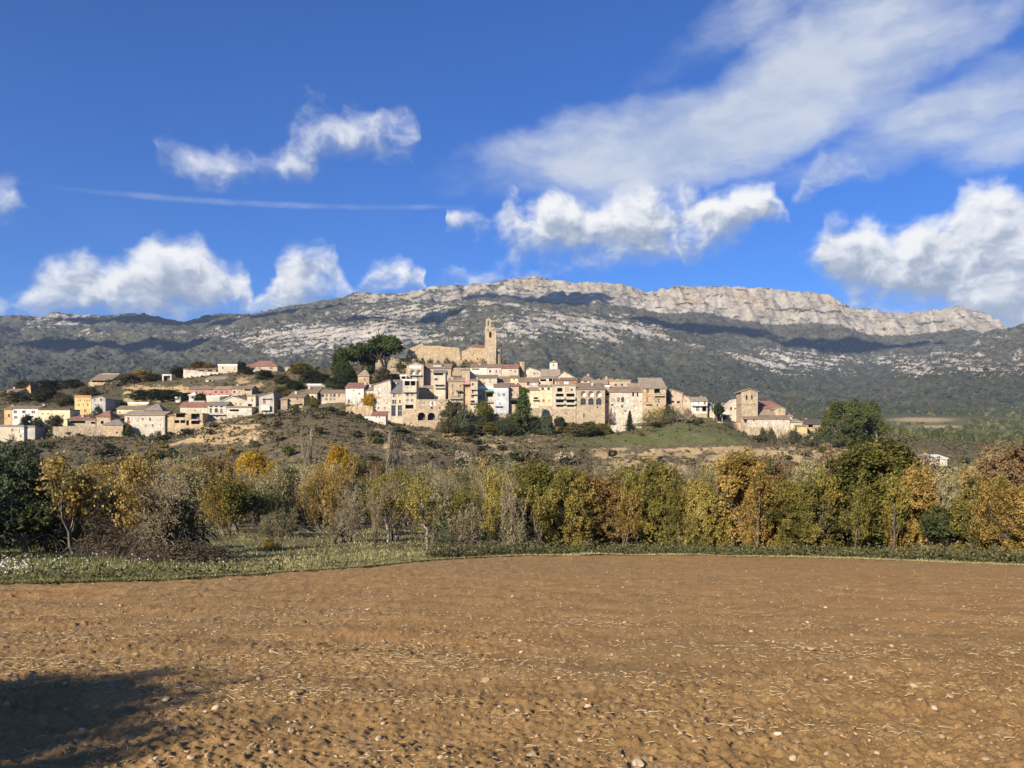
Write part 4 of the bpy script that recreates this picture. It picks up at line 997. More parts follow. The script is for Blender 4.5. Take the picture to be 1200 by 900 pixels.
house('balcony house with six dark loggias on a tall stone base', 647.3, 675, 452.4, 501, 299, 'cream', ('flat', 451.8, 'tan'),
      [(656, 456.8, 5.4, 4, d_), (656, 463, 9, 3.4, d_), (656, 470.2, 9, 2.8, d_), (656, 476, 8, 1.6, d_), (664.9, 456.4, 4, 4, 't'), (670, 456.8, 2.4, 2), (668.5, 463, 9.4, 3.6, d_), (668.5, 470.2, 9.4, 3, d_), (668.5, 476, 8, 1.6, d_), (664.5, 485, 1.5, 1.5), (652.5, 482.5, 1, 1)], D=7, group=ROW,
      wall2=('stone', 479), extra=[('balcony', 650.8, 661.5, 467.4, 465.4, 'solid', 'pale'), ('balcony', 650.8, 661.5, 473.6, 472, 'solid', 'pale'), ('balcony', 663.4, 674, 467.6, 465.2, 'solid', 'pale'), ('balcony', 663.4, 674, 473.8, 472, 'solid', 'pale')])
house('brick-fronted attic house with brown roof above the balcony house', 648.2, 676, 445.4, 456, 308, 'brick', ('shed', 443.2, 'brown'), [(651, 449, 1.6, 3.8, 'w'), (663.5, 448.8, 6, 4, 'w'), (654.4, 449, 1, 3.8, 'w')], D=7, group=ROW)
house('stone loggia house with two rows of three arched openings', 675.3, 709, 456.3, 499, 299, 'stone', ('shed', 449.6, 'brown'),
      [(683.5, 461.3, 6, 6.6, 'Aw'), (692.6, 461.3, 6.4, 6.6, 'Aw'), (701.7, 461.3, 6.4, 6.6, 'Aw'), (683.5, 470.5, 6.4, 8, 'a'), (692.6, 470.5, 6.4, 8, 'a'), (701.7, 470.5, 6.4, 8, 'a'), (700.5, 477.4, 1.5, 1.5, d_), (684.5, 487, 1.5, 4.4, d_), (678, 470.5, 1, 1, d_)], D=9, group=ROW, inner='w')
house('thin stone link house with a dark corner window', 709.3, 714.5, 453.6, 497, 302, 'stone', ('flat', 453, 'white'), [(711.5, 462, 3.6, 2.8, d_), (711, 470.5, 1.6, 2.6, d_)], D=7, group=ROW)
house('grey rubble house with twin arched windows and long brown roof', 714.8, 753, 459.2, 502, 300, 'pale', ('gable', 453.8, 'brown'),
      [(725, 468.2, 3, 5.4, 'a'), (729.7, 468.2, 3.4, 5.8, 'a'), (735.2, 469.6, 3.8, 4.8, 'w'), (718.3, 469, 3, 4, 't'), (717.5, 474.4, 2, 1.8, d_), (729, 476, 2.5, 3, 's'), (733, 481.5, 2, 1.5, 's'), (742, 462, 2, 4, d_), (747, 462.5, 1.5, 3.8, d_), (750.5, 470.5, 1, 1, d_), (728.5, 494, 1.6, 3.2, 'w'), (743.4, 475.6, 1.1, 1.1, d_), (723.5, 476, .9, .9, d_)], D=8, group=ROW)
house('salmon upper house with two windows behind the rubble house', 714, 739, 447, 460, 318, 'salmon', ('flat', 446.5, 'tan'), [(721.5, 451, 2.5, 1.9), (729, 451, 2, 2.4)], D=7, group=TOPS, chim=[(725, 3)])
house('orange rendered attic beside the salmon upper house', 709, 719, 446, 456, 324, 'orange', ('shed', 443.9, 'orange'), [], D=6, group=TOPS)
house('tan-roofed house with white chimney on the village crest', 681, 696, 446, 455, 322, 'pale', ('hip', 440.8, 'brown'), [(686, 447.4, 3, 1, d_)], D=8, group=TOPS, chim=[(690.5, 4)])
house('low cream house with pale tile roof on the village crest', 694, 712, 450, 457, 316, 'cream', ('gable', 445.6, 'tan'), [], D=8, group=TOPS, chim=[(703, 3)])
house('low pale house with tan roof beside the corner house', 737, 757, 454, 464, 314, 'pale', ('gable', 449.7, 'tan'), [(752, 456, 1, 1)], D=8, group=TOPS)
house('corner house with big tan roof, dark loggia and red balcony door', 753.3, 780.5, 455, 488, 299, 'ochre', ('shed', 443.6, 'tan'),
      [(759, 457.8, 2.8, 5, 's'), (770, 457.9, 6, 5, d_), (774.4, 460.7, 1, 1), (758.7, 468.6, 2, 5, 'r'), (767.7, 467, 1.2, 2.5), (772.3, 469.8, 2.5, 4), (770.5, 474.8, 1.2, 2, d_)], D=11, group=ROW, extra=[('balcony', 766.5, 777.5, 463.6, 462.4, 'rail'), ('balcony', 756, 762.5, 473.2, 471.6)])
house('salmon stepped house with pergola terrace', 785.5, 800, 461, 482, 304, 'salmon', ('front', 456.2, 'tan'), [(788, 470.8, 3.6, 2, d_), (795, 471.2, 3, 2, d_)], D=8, group=ROW, rf=.06)
house('lower salmon annex stepping down from the pergola terrace', 800.2, 809.5, 466, 484, 304, 'salmon', ('front', 463.2, 'tan'), [(804, 470, 1.1, 1.1)], D=7, group=ROW, rf=.06)
house('white house with grey roof and dark arched garage', 810, 829, 470, 488, 301, 'white', ('gable', 465.7, 'tan'), [(818.7, 471.6, 1.2, 2), (826, 472, 2, 2.8, 's'), (817.5, 479, 3, 4), (825.4, 478.5, 5, 7, A_)], D=8, group=ROW, wall2=('stone', 484.5), extra=[('balcony', 810.5, 828, 475.4, 474.6)])
house('low outbuilding with grey tile roof next to the white house', 829.5, 838, 476.3, 486, 303, 'cream', ('shed', 472.2, 'grey'), [(831.5, 478.8, 1.5, 2)], D=7, group=ROW)
house('little dark-roofed barn behind the hedge by the chapel', 846, 854, 486, 494, 306, 'grey', ('shed', 481.5, 'white'), [(850, 490, 5, 5, d_)], D=6, group=ROW)
# --- houses scattered on the upper slope
house('ridge villa with brown roof over deep shaded veranda', 106, 130, 445.6, 452, 392, 'cream', ('shed', 438.4, 'brown'), [(118, 447.2, 21, 2.6, d_)], D=9, group=UP, extra=[('box', 110.5, 129.5, 436.7, 440.4, 8.5, 2.5, 'white', 'white')])
house('small ruined twin-towered shelter on the slope', 190, 201, 438.4, 449, 378, 'pale', None, [(195.5, 444, 6.4, 6.4, d_)], D=4, group=UP)
house('cream cottage low on the far shoulder', 8, 24, 458, 466, 380, 'salmon', ('gable', 456, 'brown'), [(16, 461, 2, 2), (20, 460.6, 1.4, 1.4)], D=7, group=UP)
house('orange brick gable fragment on the far shoulder', 28, 36.5, 457, 462, 384, 'orange', ('front', 449.8, 'red'), [], D=6, group=UP, rf=.9)
house('cream flat-topped house on the brow of the hill', 255.5, 278, 428.6, 440, 388, 'cream', ('flat', 428, 'white'), [(261, 431, 1.4, 2), (275, 433, 1.1, 1.1)], D=8, group=UP)
house('brown-roofed house with wide hip roof on the brow', 290, 325, 429.4, 437, 392, 'salmon', ('hip', 423.6, 'red'), [(298, 431.4, 3, 1.4), (304, 431.4, 3, 1.4), (318, 431.4, 3, 1.4)], D=9, group=UP, chim=[(300.5, 2)])
house('low flat hut beyond the hip-roofed house', 334, 348.5, 431.3, 437, 394, 'cream', ('flat', 431, 'tan'), [(340, 433.6, 5, 2, d_)], D=6, group=UP)
house('open-fronted shed house with three dark bays', 241, 264, 444.4, 453, 362, 'cream', ('shed', 441.8, 'tan'), [(246.3, 446.6, 3.2, 2.2, d_), (252.3, 446.6, 4.4, 2.2, d_), (259, 446.6, 5, 2.2, d_)], D=6, group=UP)
house('long ruined farm range under autumn bushes', 215, 253, 432.6, 439, 390, 'rubble', ('shed', 430.8, 'brown'), [(236, 434.6, 6, 1.6, d_), (246, 434.4, 5, 1.5, d_), (222, 434.5, 2, 2, d_)], D=7, group=UP)
house('white caravan-sized hut below the pink terrace', 221.5, 229, 463.5, 470, 318, 'white', ('hip', 460.8, 'white'), [(226, 465.5, 1.6, 1.6, d_)], D=4, group=UP)
house('small white store on the dark terrace', 205.5, 211.5, 467, 471, 322, 'white', ('flat', 466.6, 'white'), [], D=4, group=UP)
house('dark-roofed farm building beside the round pine', 944, 970, 497, 506, 300, 'ochre', ('gable', 491.8, 'dark'), [(950, 499, 5, 3, d_)], D=9, group='farm buildings at the village end')
house('yellow store shed at the end of the chapel wall', 934, 946, 499.6, 506, 296, 'yellow', ('shed', 497.2, 'tan'), [], D=5, group='farm buildings at the village end')
house('cream farmhouse with white roof out in the valley', 1077, 1094, 536.5, 543, 262, 'cream', ('hip', 532.5, 'grey'), [(1082, 537.4, 1.6, 1.4)], D=6, group='farm buildings at the village end', base=2.5)
house('long white greenhouse roof out in the valley', 1094.4, 1110, 537.4, 543, 263, 'pale', ('shed', 533.4, 'white'), [], D=6, group='farm buildings at the village end', base=2.5)


# ---------------------------------------------------------------- castle ruin, church and towers
def prism_thing(name, label, cat, Y, D, outline, ops, mat, group=None, base=3.0, kids=None):
    """stone block: outline (x, y) of the front in photo points, pulled back by D"""
    s = Y / 900; xs = [p[0] for p in outline]; x0 = min(xs); yb = max(p[1] for p in outline)
    X0, _, _ = P3(x0, 0, Y); z0 = (HOR - yb) * s - base
    o = empty(name, (X0, Y, z0)); tag(o, label, cat, group)
    return o, x0, s, z0


def loc(x, y, x0, s, z0): return (x - x0) * s, (HOR - y) * s - z0


def block(o, x0, s, z0, outline, D, ops=(), mat='stone', name='wall', y=0.0, base=3.0):
    """outline: top edge points left to right (x, y); straight foot below"""
    mb = MB()
    pts = [loc(x, yy, x0, s, z0) for x, yy in outline]
    a, b = pts[0][0], pts[-1][0]; zmin = min(p[1] for p in pts)
    O = []
    for w in ops:
        cx, cy, ww, hh = w[:4]; k = w[4] if len(w) > 4 else 'd'
        xa, zb = loc(cx - ww / 2, cy - hh / 2, x0, s, z0); xb, za = loc(cx + ww / 2, cy + hh / 2, x0, s, z0)
        O.append((xa, xb, za, zb, {'T': D, 'A': 1.6, 'd': 1.6, 'b': .4}[k], 1 if k in 'ATb' else 0))
    zmin = min(zmin, 1e9)
    front_wall(mb, a, b, 0, zmin, [(q[0], q[1], q[2], min(q[3], zmin - .02), q[4], q[5]) for q in O], y)
    top = [(a, zmin)] + [p for p in pts if True] + [(b, zmin)]
    cl = []
    for p in top:
        if not cl or abs(p[0] - cl[-1][0]) + abs(p[1] - cl[-1][1]) > 1e-5: cl.append(p)
    if len(cl) > 2 and max(p[1] for p in cl) - zmin > .02: mb.poly([(x, y, z) for x, z in cl][::-1]); mb.poly([(x, y + D, z) for x, z in cl])
    mb.poly([(b, y + D, 0), (a, y + D, 0), (a, y + D, zmin), (b, y + D, zmin)])
    for p, q in zip(pts, pts[1:]): mb.poly([(p[0], y, p[1]), (q[0], y, q[1]), (q[0], y + D, q[1]), (p[0], y + D, p[1])])
    mb.poly([(a, y + D, 0), (a, y, 0), (a, y, pts[0][1]), (a, y + D, pts[0][1])]); mb.poly([(b, y, 0), (b, y + D, 0), (b, y + D, pts[-1][1]), (b, y, pts[-1][1])])
    return mb.build(name, [wall_mat(mat), INSIDE], o)


o, x0, s, z0 = prism_thing('castle_ruin', 'roofless tan castle wall with ragged top beside the church', 'castle ruin', 352, 8, [(476, 402), (540, 424)], [], 'stone')
block(o, x0, s, z0, [(476, 418), (478, 412), (480, 408.5), (486, 406), (494.5, 402), (496.5, 405), (506, 405.4), (514, 405.2), (520, 406.3), (529, 406.8), (538, 407.8), (538.6, 413), (539.6, 416)], 3.0, [(486, 409.8, 1.1, 1.1), (492, 409.8, 1.1, 1.1), (486, 415.5, 1.1, 1), (506, 410, .8, 1.2), (523, 411, .8, 1.2)], 'ochre', base=3)
block(o, x0, s, z0, [(477, 416), (480, 411), (486, 409), (495, 406), (496, 408)], 2.0, [], 'rubble', name='end_wall', y=9.0)
o, x0, s, z0 = prism_thing('church', 'tan hilltop church with tall square bell tower and pierced bell gable', 'church', 350, 9, [(541, 374), (588, 430)], [], 'stone')
block(o, x0, s, z0, [(541, 411.6), (551, 407.6), (553, 405.6), (568, 406.6)], 9.0, [(550.5, 411.6, 1, 1.1), (549.5, 419.5, 1, 1.1), (559.5, 420.6, 1.1, 2.8)], 'ochre', name='nave_wall')
mb = MB(); a_, za_ = loc(552, 405.2, x0, s, z0); b_, zb_ = loc(568, 405.8, x0, s, z0)
mb.slab([(a_, -.3, za_ - .3), (b_ - .05, -.3, zb_ - .3), (b_ - .05, 5, zb_ + 1.2), (a_, 5, za_ + 1.2)], .3); mb.build('nave_roof', roof_mat('red'), o)
tw = block(o, x0, s, z0, [(568.2, 384.3), (569, 383.6), (575.6, 383.6), (575.6, 384.2), (577.8, 383.2), (580, 383.8), (581.6, 386)], 5.4, [(574.6, 392.4, 2.6, 6.6, 'A'), (572, 386.4, 1.6, 2.2, 'A'), (578.2, 386.6, 1.5, 1.6, 'A')], 'stone', name='bell_tower', y=-.6)
bgx = MB()
xa_, zt_ = loc(569.3, 374.6, x0, s, z0); xb_, zq_ = loc(575.4, 383.55, x0, s, z0)
wa, wb, wz0 = loc(571.4, 0, x0, s, z0)[0], loc(573.4, 0, x0, s, z0)[0], zq_
zpk = zt_ + .4; pts = []
zc_, A = arc(wa, wb, wz0 + .3, loc(0, 375.8, x0, s, z0)[1])
for yy, fl in ((-.4, 1), (.9, -1)):
    bgx.poly([(xa_, yy, wz0), (wa, yy, wz0), (wa, yy, zc_), (xa_, yy, zc_)][::fl]); bgx.poly([(wb, yy, wz0), (xb_, yy, wz0), (xb_, yy, zc_), (wb, yy, zc_)][::fl])
    h = len(A) // 2; xm = (wa + wb) / 2
    bgx.poly(([(xa_, yy, zc_)] + [(p[0], yy, p[1]) for p in A[:h + 1]] + [(xm, yy, zpk + .5), (xa_, yy, zpk - .4)])[::-fl]); bgx.poly(([(p[0], yy, p[1]) for p in A[h:]] + [(xb_, yy, zc_), (xb_, yy, zpk - .4), (xm, yy, zpk + .5)])[::-fl])
for p, q in zip([(wa, wz0)] + A, A + [(wb, wz0)]): bgx.poly([(p[0], -.4, p[1]), (q[0], -.4, q[1]), (q[0], .9, q[1]), (p[0], .9, p[1])])
for p, q in zip([(xa_, wz0), (xa_, zpk - .4), ((wa + wb) / 2, zpk + .5), (xb_, zpk - .4)], [(xa_, zpk - .4), ((wa + wb) / 2, zpk + .5), (xb_, zpk - .4), (xb_, wz0)]):
    bgx.poly([(p[0], .9, p[1]), (q[0], .9, q[1]), (q[0], -.4, q[1]), (p[0], -.4, p[1])])
bgx.build('bell_gable', wall_mat('stone'), o)
block(o, x0, s, z0, [(569, 408.8), (581.4, 408.8)], 1.0, [], 'stone', name='tower_buttress', y=-1.3)
# rounded apse at the tower's foot
mb = MB(); n = 12; cx_, zt_ = loc(583.0, 409.8, x0, s, z0); r_ = 5.0 * s
for i in range(n):
    a0, a1 = math.pi * (1.15 + 1.05 * i / n), math.pi * (1.15 + 1.05 * (i + 1) / n)
    p, q = (cx_ + r_ * math.cos(a0), 2 + r_ * math.sin(a0)), (cx_ + r_ * math.cos(a1), 2 + r_ * math.sin(a1))
    mb.poly([(p[0], p[1], 0), (q[0], q[1], 0), (q[0], q[1], zt_), (p[0], p[1], zt_)]); mb.poly([(p[0], p[1], zt_), (q[0], q[1], zt_), (cx_, 2, zt_ + .9)])
ap = mb.build('apse', wall_mat('ochre'), o)
mb = MB(); xw, zw = loc(584.4, 411.8, x0, s, z0); mb.box(xw - .25, xw + .25, 2 - r_ - .05, 2 - r_ + .2, zw - 1.2, zw); mb.build('window', GLASS, o)

# round turret and white lantern tower on the crest
o = empty('round_turret', P3(612.5, 440, 330)); tag(o, 'round stone turret with flat cap on the village crest', 'turret')
mb = MB(); r_ = 3.4 * 330 / 900; n = 20; H_ = 14 * 330 / 900
for i in range(n):
    a0, a1 = 2 * math.pi * i / n, 2 * math.pi * (i + 1) / n
    mb.poly([(r_ * math.cos(a0), r_ * math.sin(a0), -3), (r_ * math.cos(a1), r_ * math.sin(a1), -3), (r_ * math.cos(a1), r_ * math.sin(a1), H_), (r_ * math.cos(a0), r_ * math.sin(a0), H_)])
mb.build('wall', wall_mat('ochre'), o)
mb = MB(); R2 = r_ * 1.14
ring = [(R2 * math.cos(2 * math.pi * i / n), R2 * math.sin(2 * math.pi * i / n)) for i in range(n)]
mb.slab([(x, y, H_ + .6) for x, y in ring], .55); mb.build('roof', wall_mat('stone'), o)
o = empty('lantern_tower', P3(648.6, 440, 334)); tag(o, 'small white square lantern tower with pointed tile cap', 'tower')
s = 334 / 900; q = 4.4 * s; H_ = 14.4 * s; mb = MB()
O = [(-.22, .22, H_ - 1.5, H_ - .45, .5, 1)]
front_wall(mb, -q, q, -4, H_, O, -q); mb.poly([(q, -q, -4), (q, q, -4), (q, q, H_), (q, -q, H_)]); mb.poly([(-q, q, -4), (-q, -q, -4), (-q, -q, H_), (-q, q, H_)]); mb.poly([(q, q, -4), (-q, q, -4), (-q, q, H_), (q, q, H_)])
mb.poly([(-.22, -q + .49, H_ - 1.5), (.22, -q + .49, H_ - 1.5), (.22, -q + .49, H_ - .45), (-.22, -q + .49, H_ - .45)], 1)
mb.build('wall', [wall_mat('white'), INSIDE], o)
mb = MB(); q2 = q + .2; t_ = (0, 0, H_ + 1.3); cs = [(-q2, -q2, H_ + .003), (q2, -q2, H_ + .003), (q2, q2, H_ + .003), (-q2, q2, H_ + .003)]
for a, b in zip(cs, cs[1:] + cs[:1]): mb.poly([a, b, t_])
mb.poly(cs[::-1]); mb.build('roof', roof_mat('tan'), o)

# ---------------------------------------------------------------- lower chapel with square tower
YC = 300.0; s = YC / 900
o, x0, s, z0 = prism_thing('chapel', 'large tan chapel with square belfry and stepped tiled roofs at the village end', 'chapel', YC, 10, [(853, 455), (938, 505)], [], 'stone', base=3)


def cb(xa, xb, yt, y0, y1, name, mat='stone', ops=(), yb=505):
    """box part of the chapel between photo x, x; y0, y1 metres of depth"""
    return block(o, x0, s, z0, [(xa, yt), (xb, yt)], y1 - y0, ops, mat, name, y=y0)


def roofslab(pts, name='roof', col='tan', th=.3):
    mb = MB(); mb.slab([(*(loc(px, 0, x0, s, z0)[0],), dy, loc(0, py, x0, s, z0)[1]) for px, dy, py in pts], th)
    return mb.build(name, roof_mat(col), o)


tw = cb(868.5, 888, 458.6, 0, 6.6, 'bell_tower', 'stone', [(875, 466, 2, 6, 'A'), (881.2, 465.6, 1.9, 5.2, 'A')])
mb = MB(); xa_, zt_ = loc(868.5, 473.2, x0, s, z0); xb_, _ = loc(888, 0, x0, s, z0); mb.box(xa_ - .15, xb_ + .15, -.15, -.002, zt_ - .2, zt_ + .1); mb.box(xa_ - .15, xa_ - .002, -.002, 6.6, zt_ - .2, zt_ + .1); mb.build('string_course', wall_mat('ochre'), o)
xm_ = loc(877.5, 0, x0, s, z0)[0]; za_ = loc(0, 458.6, x0, s, z0)[1]; zp_ = loc(0, 456.0, x0, s, z0)[1]
mb = MB(); mb.poly([(xa_, 0, za_), (xb_, 0, za_), (xm_, 0, zp_)]); mb.poly([(xb_, 6.6, za_), (xa_, 6.6, za_), (xm_, 6.6, zp_)]); mb.build('tower_gable', wall_mat('stone'), o)
mb = MB(); mb.slab([(xa_ - .7, -.5, za_ - .1), (xm_, -.5, zp_ + .28), (xm_, 7.1, zp_ + .28), (xa_ - .7, 7.1, za_ - .1)], .28); mb.slab([(xm_ + .003, -.5, zp_ + .28), (xb_ + .5, -.5, za_ - .05), (xb_ + .5, 7.1, za_ - .05), (xm_ + .003, 7.1, zp_ + .28)], .28); mb.build('tower_roof', roof_mat('tan'), o)
# west front behind the tower, its gable edge on to the sun
block(o, x0, s, z0, [(856.5, 476), (868.4, 466)], 9.0, [(862.5, 478, 2, 4, 'd')], 'pale', 'west_front', y=6.7)
cb(868.6, 925, 477, 6.8, 15, 'nave_wall', 'pale')
roofslab([(866, 6.3, 477.2), (925, 6.3, 477.2), (918, 13, 467.6), (870, 13, 467.6)], 'nave_roof', 'red')
roofslab([(918.2, 13, 467.8), (925.3, 6.3, 477.2), (934, 9.5, 484), (934, 13, 484)], 'apse_roof', 'tan')
cb(888.2, 909, 485.4, 2.0, 6.6, 'aisle_wall', 'pale')
roofslab([(887.6, 1.6, 485.6), (909.4, 1.6, 485.6), (906, 6.7, 478.4), (889, 6.7, 478.4)], 'aisle_roof', 'tan')
cb(909.3, 922, 479, 1.4, 7, 'side_chapel', 'stone', [(915.2, 481, 1, 1)])
xa_, za_ = loc(909.3, 479, x0, s, z0); xb_, _ = loc(922, 0, x0, s, z0); xm_ = (xa_ + xb_) / 2; zp_ = loc(0, 476.2, x0, s, z0)[1]
mb = MB(); mb.poly([(xa_, 1.4, za_), (xb_, 1.4, za_), (xm_, 1.4, zp_)]); mb.build('side_chapel_gable', wall_mat('stone'), o)
mb = MB(); mb.slab([(xa_ - .3, 1.1, za_), (xm_, 1.1, zp_ + .2), (xm_, 8, zp_ + .2), (xa_ - .3, 8, za_)], .2); mb.slab([(xm_ + .003, 1.1, zp_ + .2), (xb_ + .3, 1.1, za_), (xb_ + .3, 8, za_), (xm_ + .003, 8, zp_ + .2)], .2); mb.build('side_chapel_roof', roof_mat('tan'), o)
cb(922.2, 931, 487, 2.2, 9, 'sacristy_wall', 'pale')
roofslab([(921.5, 1.8, 487.3), (932, 1.8, 487.3), (928, 8, 481.4), (921.5, 8, 481.4)], 'sacristy_roof', 'tan')
cb(874, 923, 490.3, -2.2, 1.3, 'front_wall', 'pale', [(881.5, 492.4, 1.5, 2.5, 'd'), (907, 493, .9, .9, 'd'), (916, 493, .9, .9, 'd')])
roofslab([(868.2, -2.6, 490.6), (923.5, -2.6, 490.6), (923.5, 1.9, 485.8), (870, 1.9, 485.8)], 'front_roof', 'brown')
cb(923.3, 938.5, 494, -1.4, 6, 'end_wall', 'cream')
roofslab([(922.6, -1.8, 494.4), (939.4, -1.8, 494.4), (934, 6, 488), (922.6, 6, 488)], 'end_roof', 'tan')

# ---------------------------------------------------------------- retaining and terrace walls
wall_thing('retaining_wall', 'tall pale retaining wall with sharp corner under the chapel', [(873, 500, 516), (890, 501, 515), (905, 502, 514), (925, 504, 517), (945, 508, 518), (958, 511, 519)], 292, 3.0, 'stone')
wall_thing('retaining_wall', 'ochre terrace wall running up to the chapel corner', [(826, 492, 500), (845, 494.5, 506), (860, 495.5, 507), (871.5, 496, 509)], 297, 1.5, 'ochre')
wall_thing('retaining_wall', 'low cream garden wall below the round pine', [(950, 508, 520), (965, 510.5, 521), (990, 512, 521), (1012, 512, 520)], 294, 1.2, 'stone')
wall_thing('stone_pier', 'square stone pier at the end of the garden wall', [(1014.5, 504.5, 521), (1028, 504.5, 521)], 292, 4.0, 'stone', cat='pier', group=None)
wall_thing('retaining_wall', 'castle terrace wall of tan stone under the pines', [(440, 420, 436), (455, 419.5, 434), (468, 419.5, 432), (476, 420, 431), (500, 421.5, 432), (540, 422.5, 433), (562, 427, 434)], 347, 1.5, 'rubble')
wall_thing('retaining_wall', 'rough second terrace wall below the castle', [(440, 430, 441), (470, 432, 440), (500, 431, 438), (545, 431, 438), (575, 431, 440), (600, 431, 438)], 338, 1.2, 'rubble')
wall_thing('retaining_wall', 'rounded ochre bank wall below the white house with red roof', [(405, 477, 489), (412, 475.5, 490), (425, 475, 491), (437, 476, 492)], 293, 2.0, 'ochre')
wall_thing('retaining_wall', 'dry-stone terrace wall under the long low porch house', [(62, 500, 512), (85, 499, 511), (110, 501, 511), (140, 505, 513)], 288, 1.2, 'rubble')
wall_thing('retaining_wall', 'stepped ledge wall beneath the arched-window house', [(238, 496, 501), (262, 495, 500), (290, 494, 499), (315, 489, 496), (335, 487, 493)], 288, 1.5, 'rubble')
wall_thing('retaining_wall', 'lower dry-stone ledge wall on the scrub slope', [(236, 506, 511), (262, 504, 510), (292, 503, 508)], 276, 1.2, 'rubble')
wall_thing('retaining_wall', 'long field terrace wall below the roofless house frame', [(150, 513, 518), (190, 515, 520), (238, 515, 519), (262, 517, 521)], 276, 1.2, 'pale')
wall_thing('retaining_wall', 'ochre orchard wall above the pink terrace', [(280, 444, 452), (290, 443.5, 452), (307, 444.5, 451)], 366, 1.2, 'ochre')
wall_thing('retaining_wall', 'low stone platform under the ridge villa', [(104, 447.6, 452), (120, 448, 452.5), (142, 447.2, 452)], 389, 1.2, 'ochre')
wall_thing('retaining_wall', 'pale farm wall at the brow below the ruined range', [(215, 433, 437), (240, 435.5, 440), (256, 436, 441)], 384, 1.0, 'pale')
wall_thing('retaining_wall', 'crumbling garden wall beneath the rubble house', [(716, 498, 507), (730, 499, 508), (752, 500, 507)], 290, 1.5, 'pale')
wall_thing('retaining_wall', 'rock-built terrace edge beneath the tall fir', [(540, 484, 497), (560, 486, 497), (590, 484, 498), (630, 490, 501)], 294, 2.0, 'rubble')
wall_thing('retaining_wall', 'mossy terrace wall below the salmon stepped house', [(784, 474, 492), (797, 475.5, 493), (812, 483, 494)], 298, 2.0, 'ochre')
wall_thing('retaining_wall', 'long low bank wall between the green slope and the tilled field', [(690, 521, 526), (760, 521.5, 526), (820, 522, 527), (868, 523, 528)], 268, 1.2, 'pale')

# slim lamp posts along the lane by the chapel
for x_, yt_, yb_, Y_, lab in ((846.2, 472.5, 492, 299, 'thin pale lamp post on the lane before the chapel'), (836.0, 474.5, 488, 298.5, 'thin pale lamp post beside the low outbuilding')):
    o = empty('lamp_post', P3(x_, yb_, Y_)); h_ = (yb_ - yt_) / 900 * Y_; tag(o, lab, 'lamp post', 'lamp posts by the lane')
    mb = MB(); mb.box(-.07, .07, -.07, .07, -1.5, h_); mb.build('pole', CONC, o)
    mb = MB(); mb.box(-.1, .9, -.08, .08, h_ + .003, h_ + .1); mb.box(.55, 1.0, -.13, .13, h_ - .06, h_ - .002); mb.build('lamp_arm', CONC, o)

# ---------------------------------------------------------------- plants: skeletons, leaves, materials
def leaf_mat(name, stops, trans=0.35, objvar=0.35, nz=0.55, gain=1.42):
    m = bpy.data.materials.new(name); m.use_nodes = True
    T = NT(m.node_tree); T.n.clear()
    out = T.n.new('ShaderNodeOutputMaterial')
    rndo = T.n.new('ShaderNodeObjectInfo').outputs['Random']
    n = T.noise(objco(T), 2.6, 3, 0.6)
    f = T.math('ADD', T.math('MULTIPLY', T.attr('tone'), 0.55), T.math('ADD', T.math('MULTIPLY', T.math('SUBTRACT', n, 0.5), nz * 2.2), T.math('MULTIPLY', T.math('SUBTRACT', rndo, 0.5), objvar)))
    f = T.math('ADD', f, 0.22, clamp=True)
    c = T.ramp(f, [(p, tuple(min(.75, v * gain) for v in q)) for p, q in stops])
    di = T.n.new('ShaderNodeBsdfDiffuse'); T.l.new(c, di.inputs[0])
    tr = T.n.new('ShaderNodeBsdfTranslucent'); T.l.new(c, tr.inputs[0])
    mx = T.n.new('ShaderNodeMixShader'); mx.inputs[0].default_value = trans
    T.l.new(di.outputs[0], mx.inputs[1]); T.l.new(tr.outputs[0], mx.inputs[2]); T.l.new(mx.outputs[0], out.inputs[0])
    return m


def bark_mat(name, c, c2):
    m, T, b = new_mat(name, 0.95, 0.1)
    n = T.noise(T.vec('MULTIPLY', objco(T), (6, 6, 1.5)), 5.0, 4, 0.65)
    T.l.new(T.mix(T.ss(n, .35, .65), c, c2), b.inputs['Base Color'])
    return m


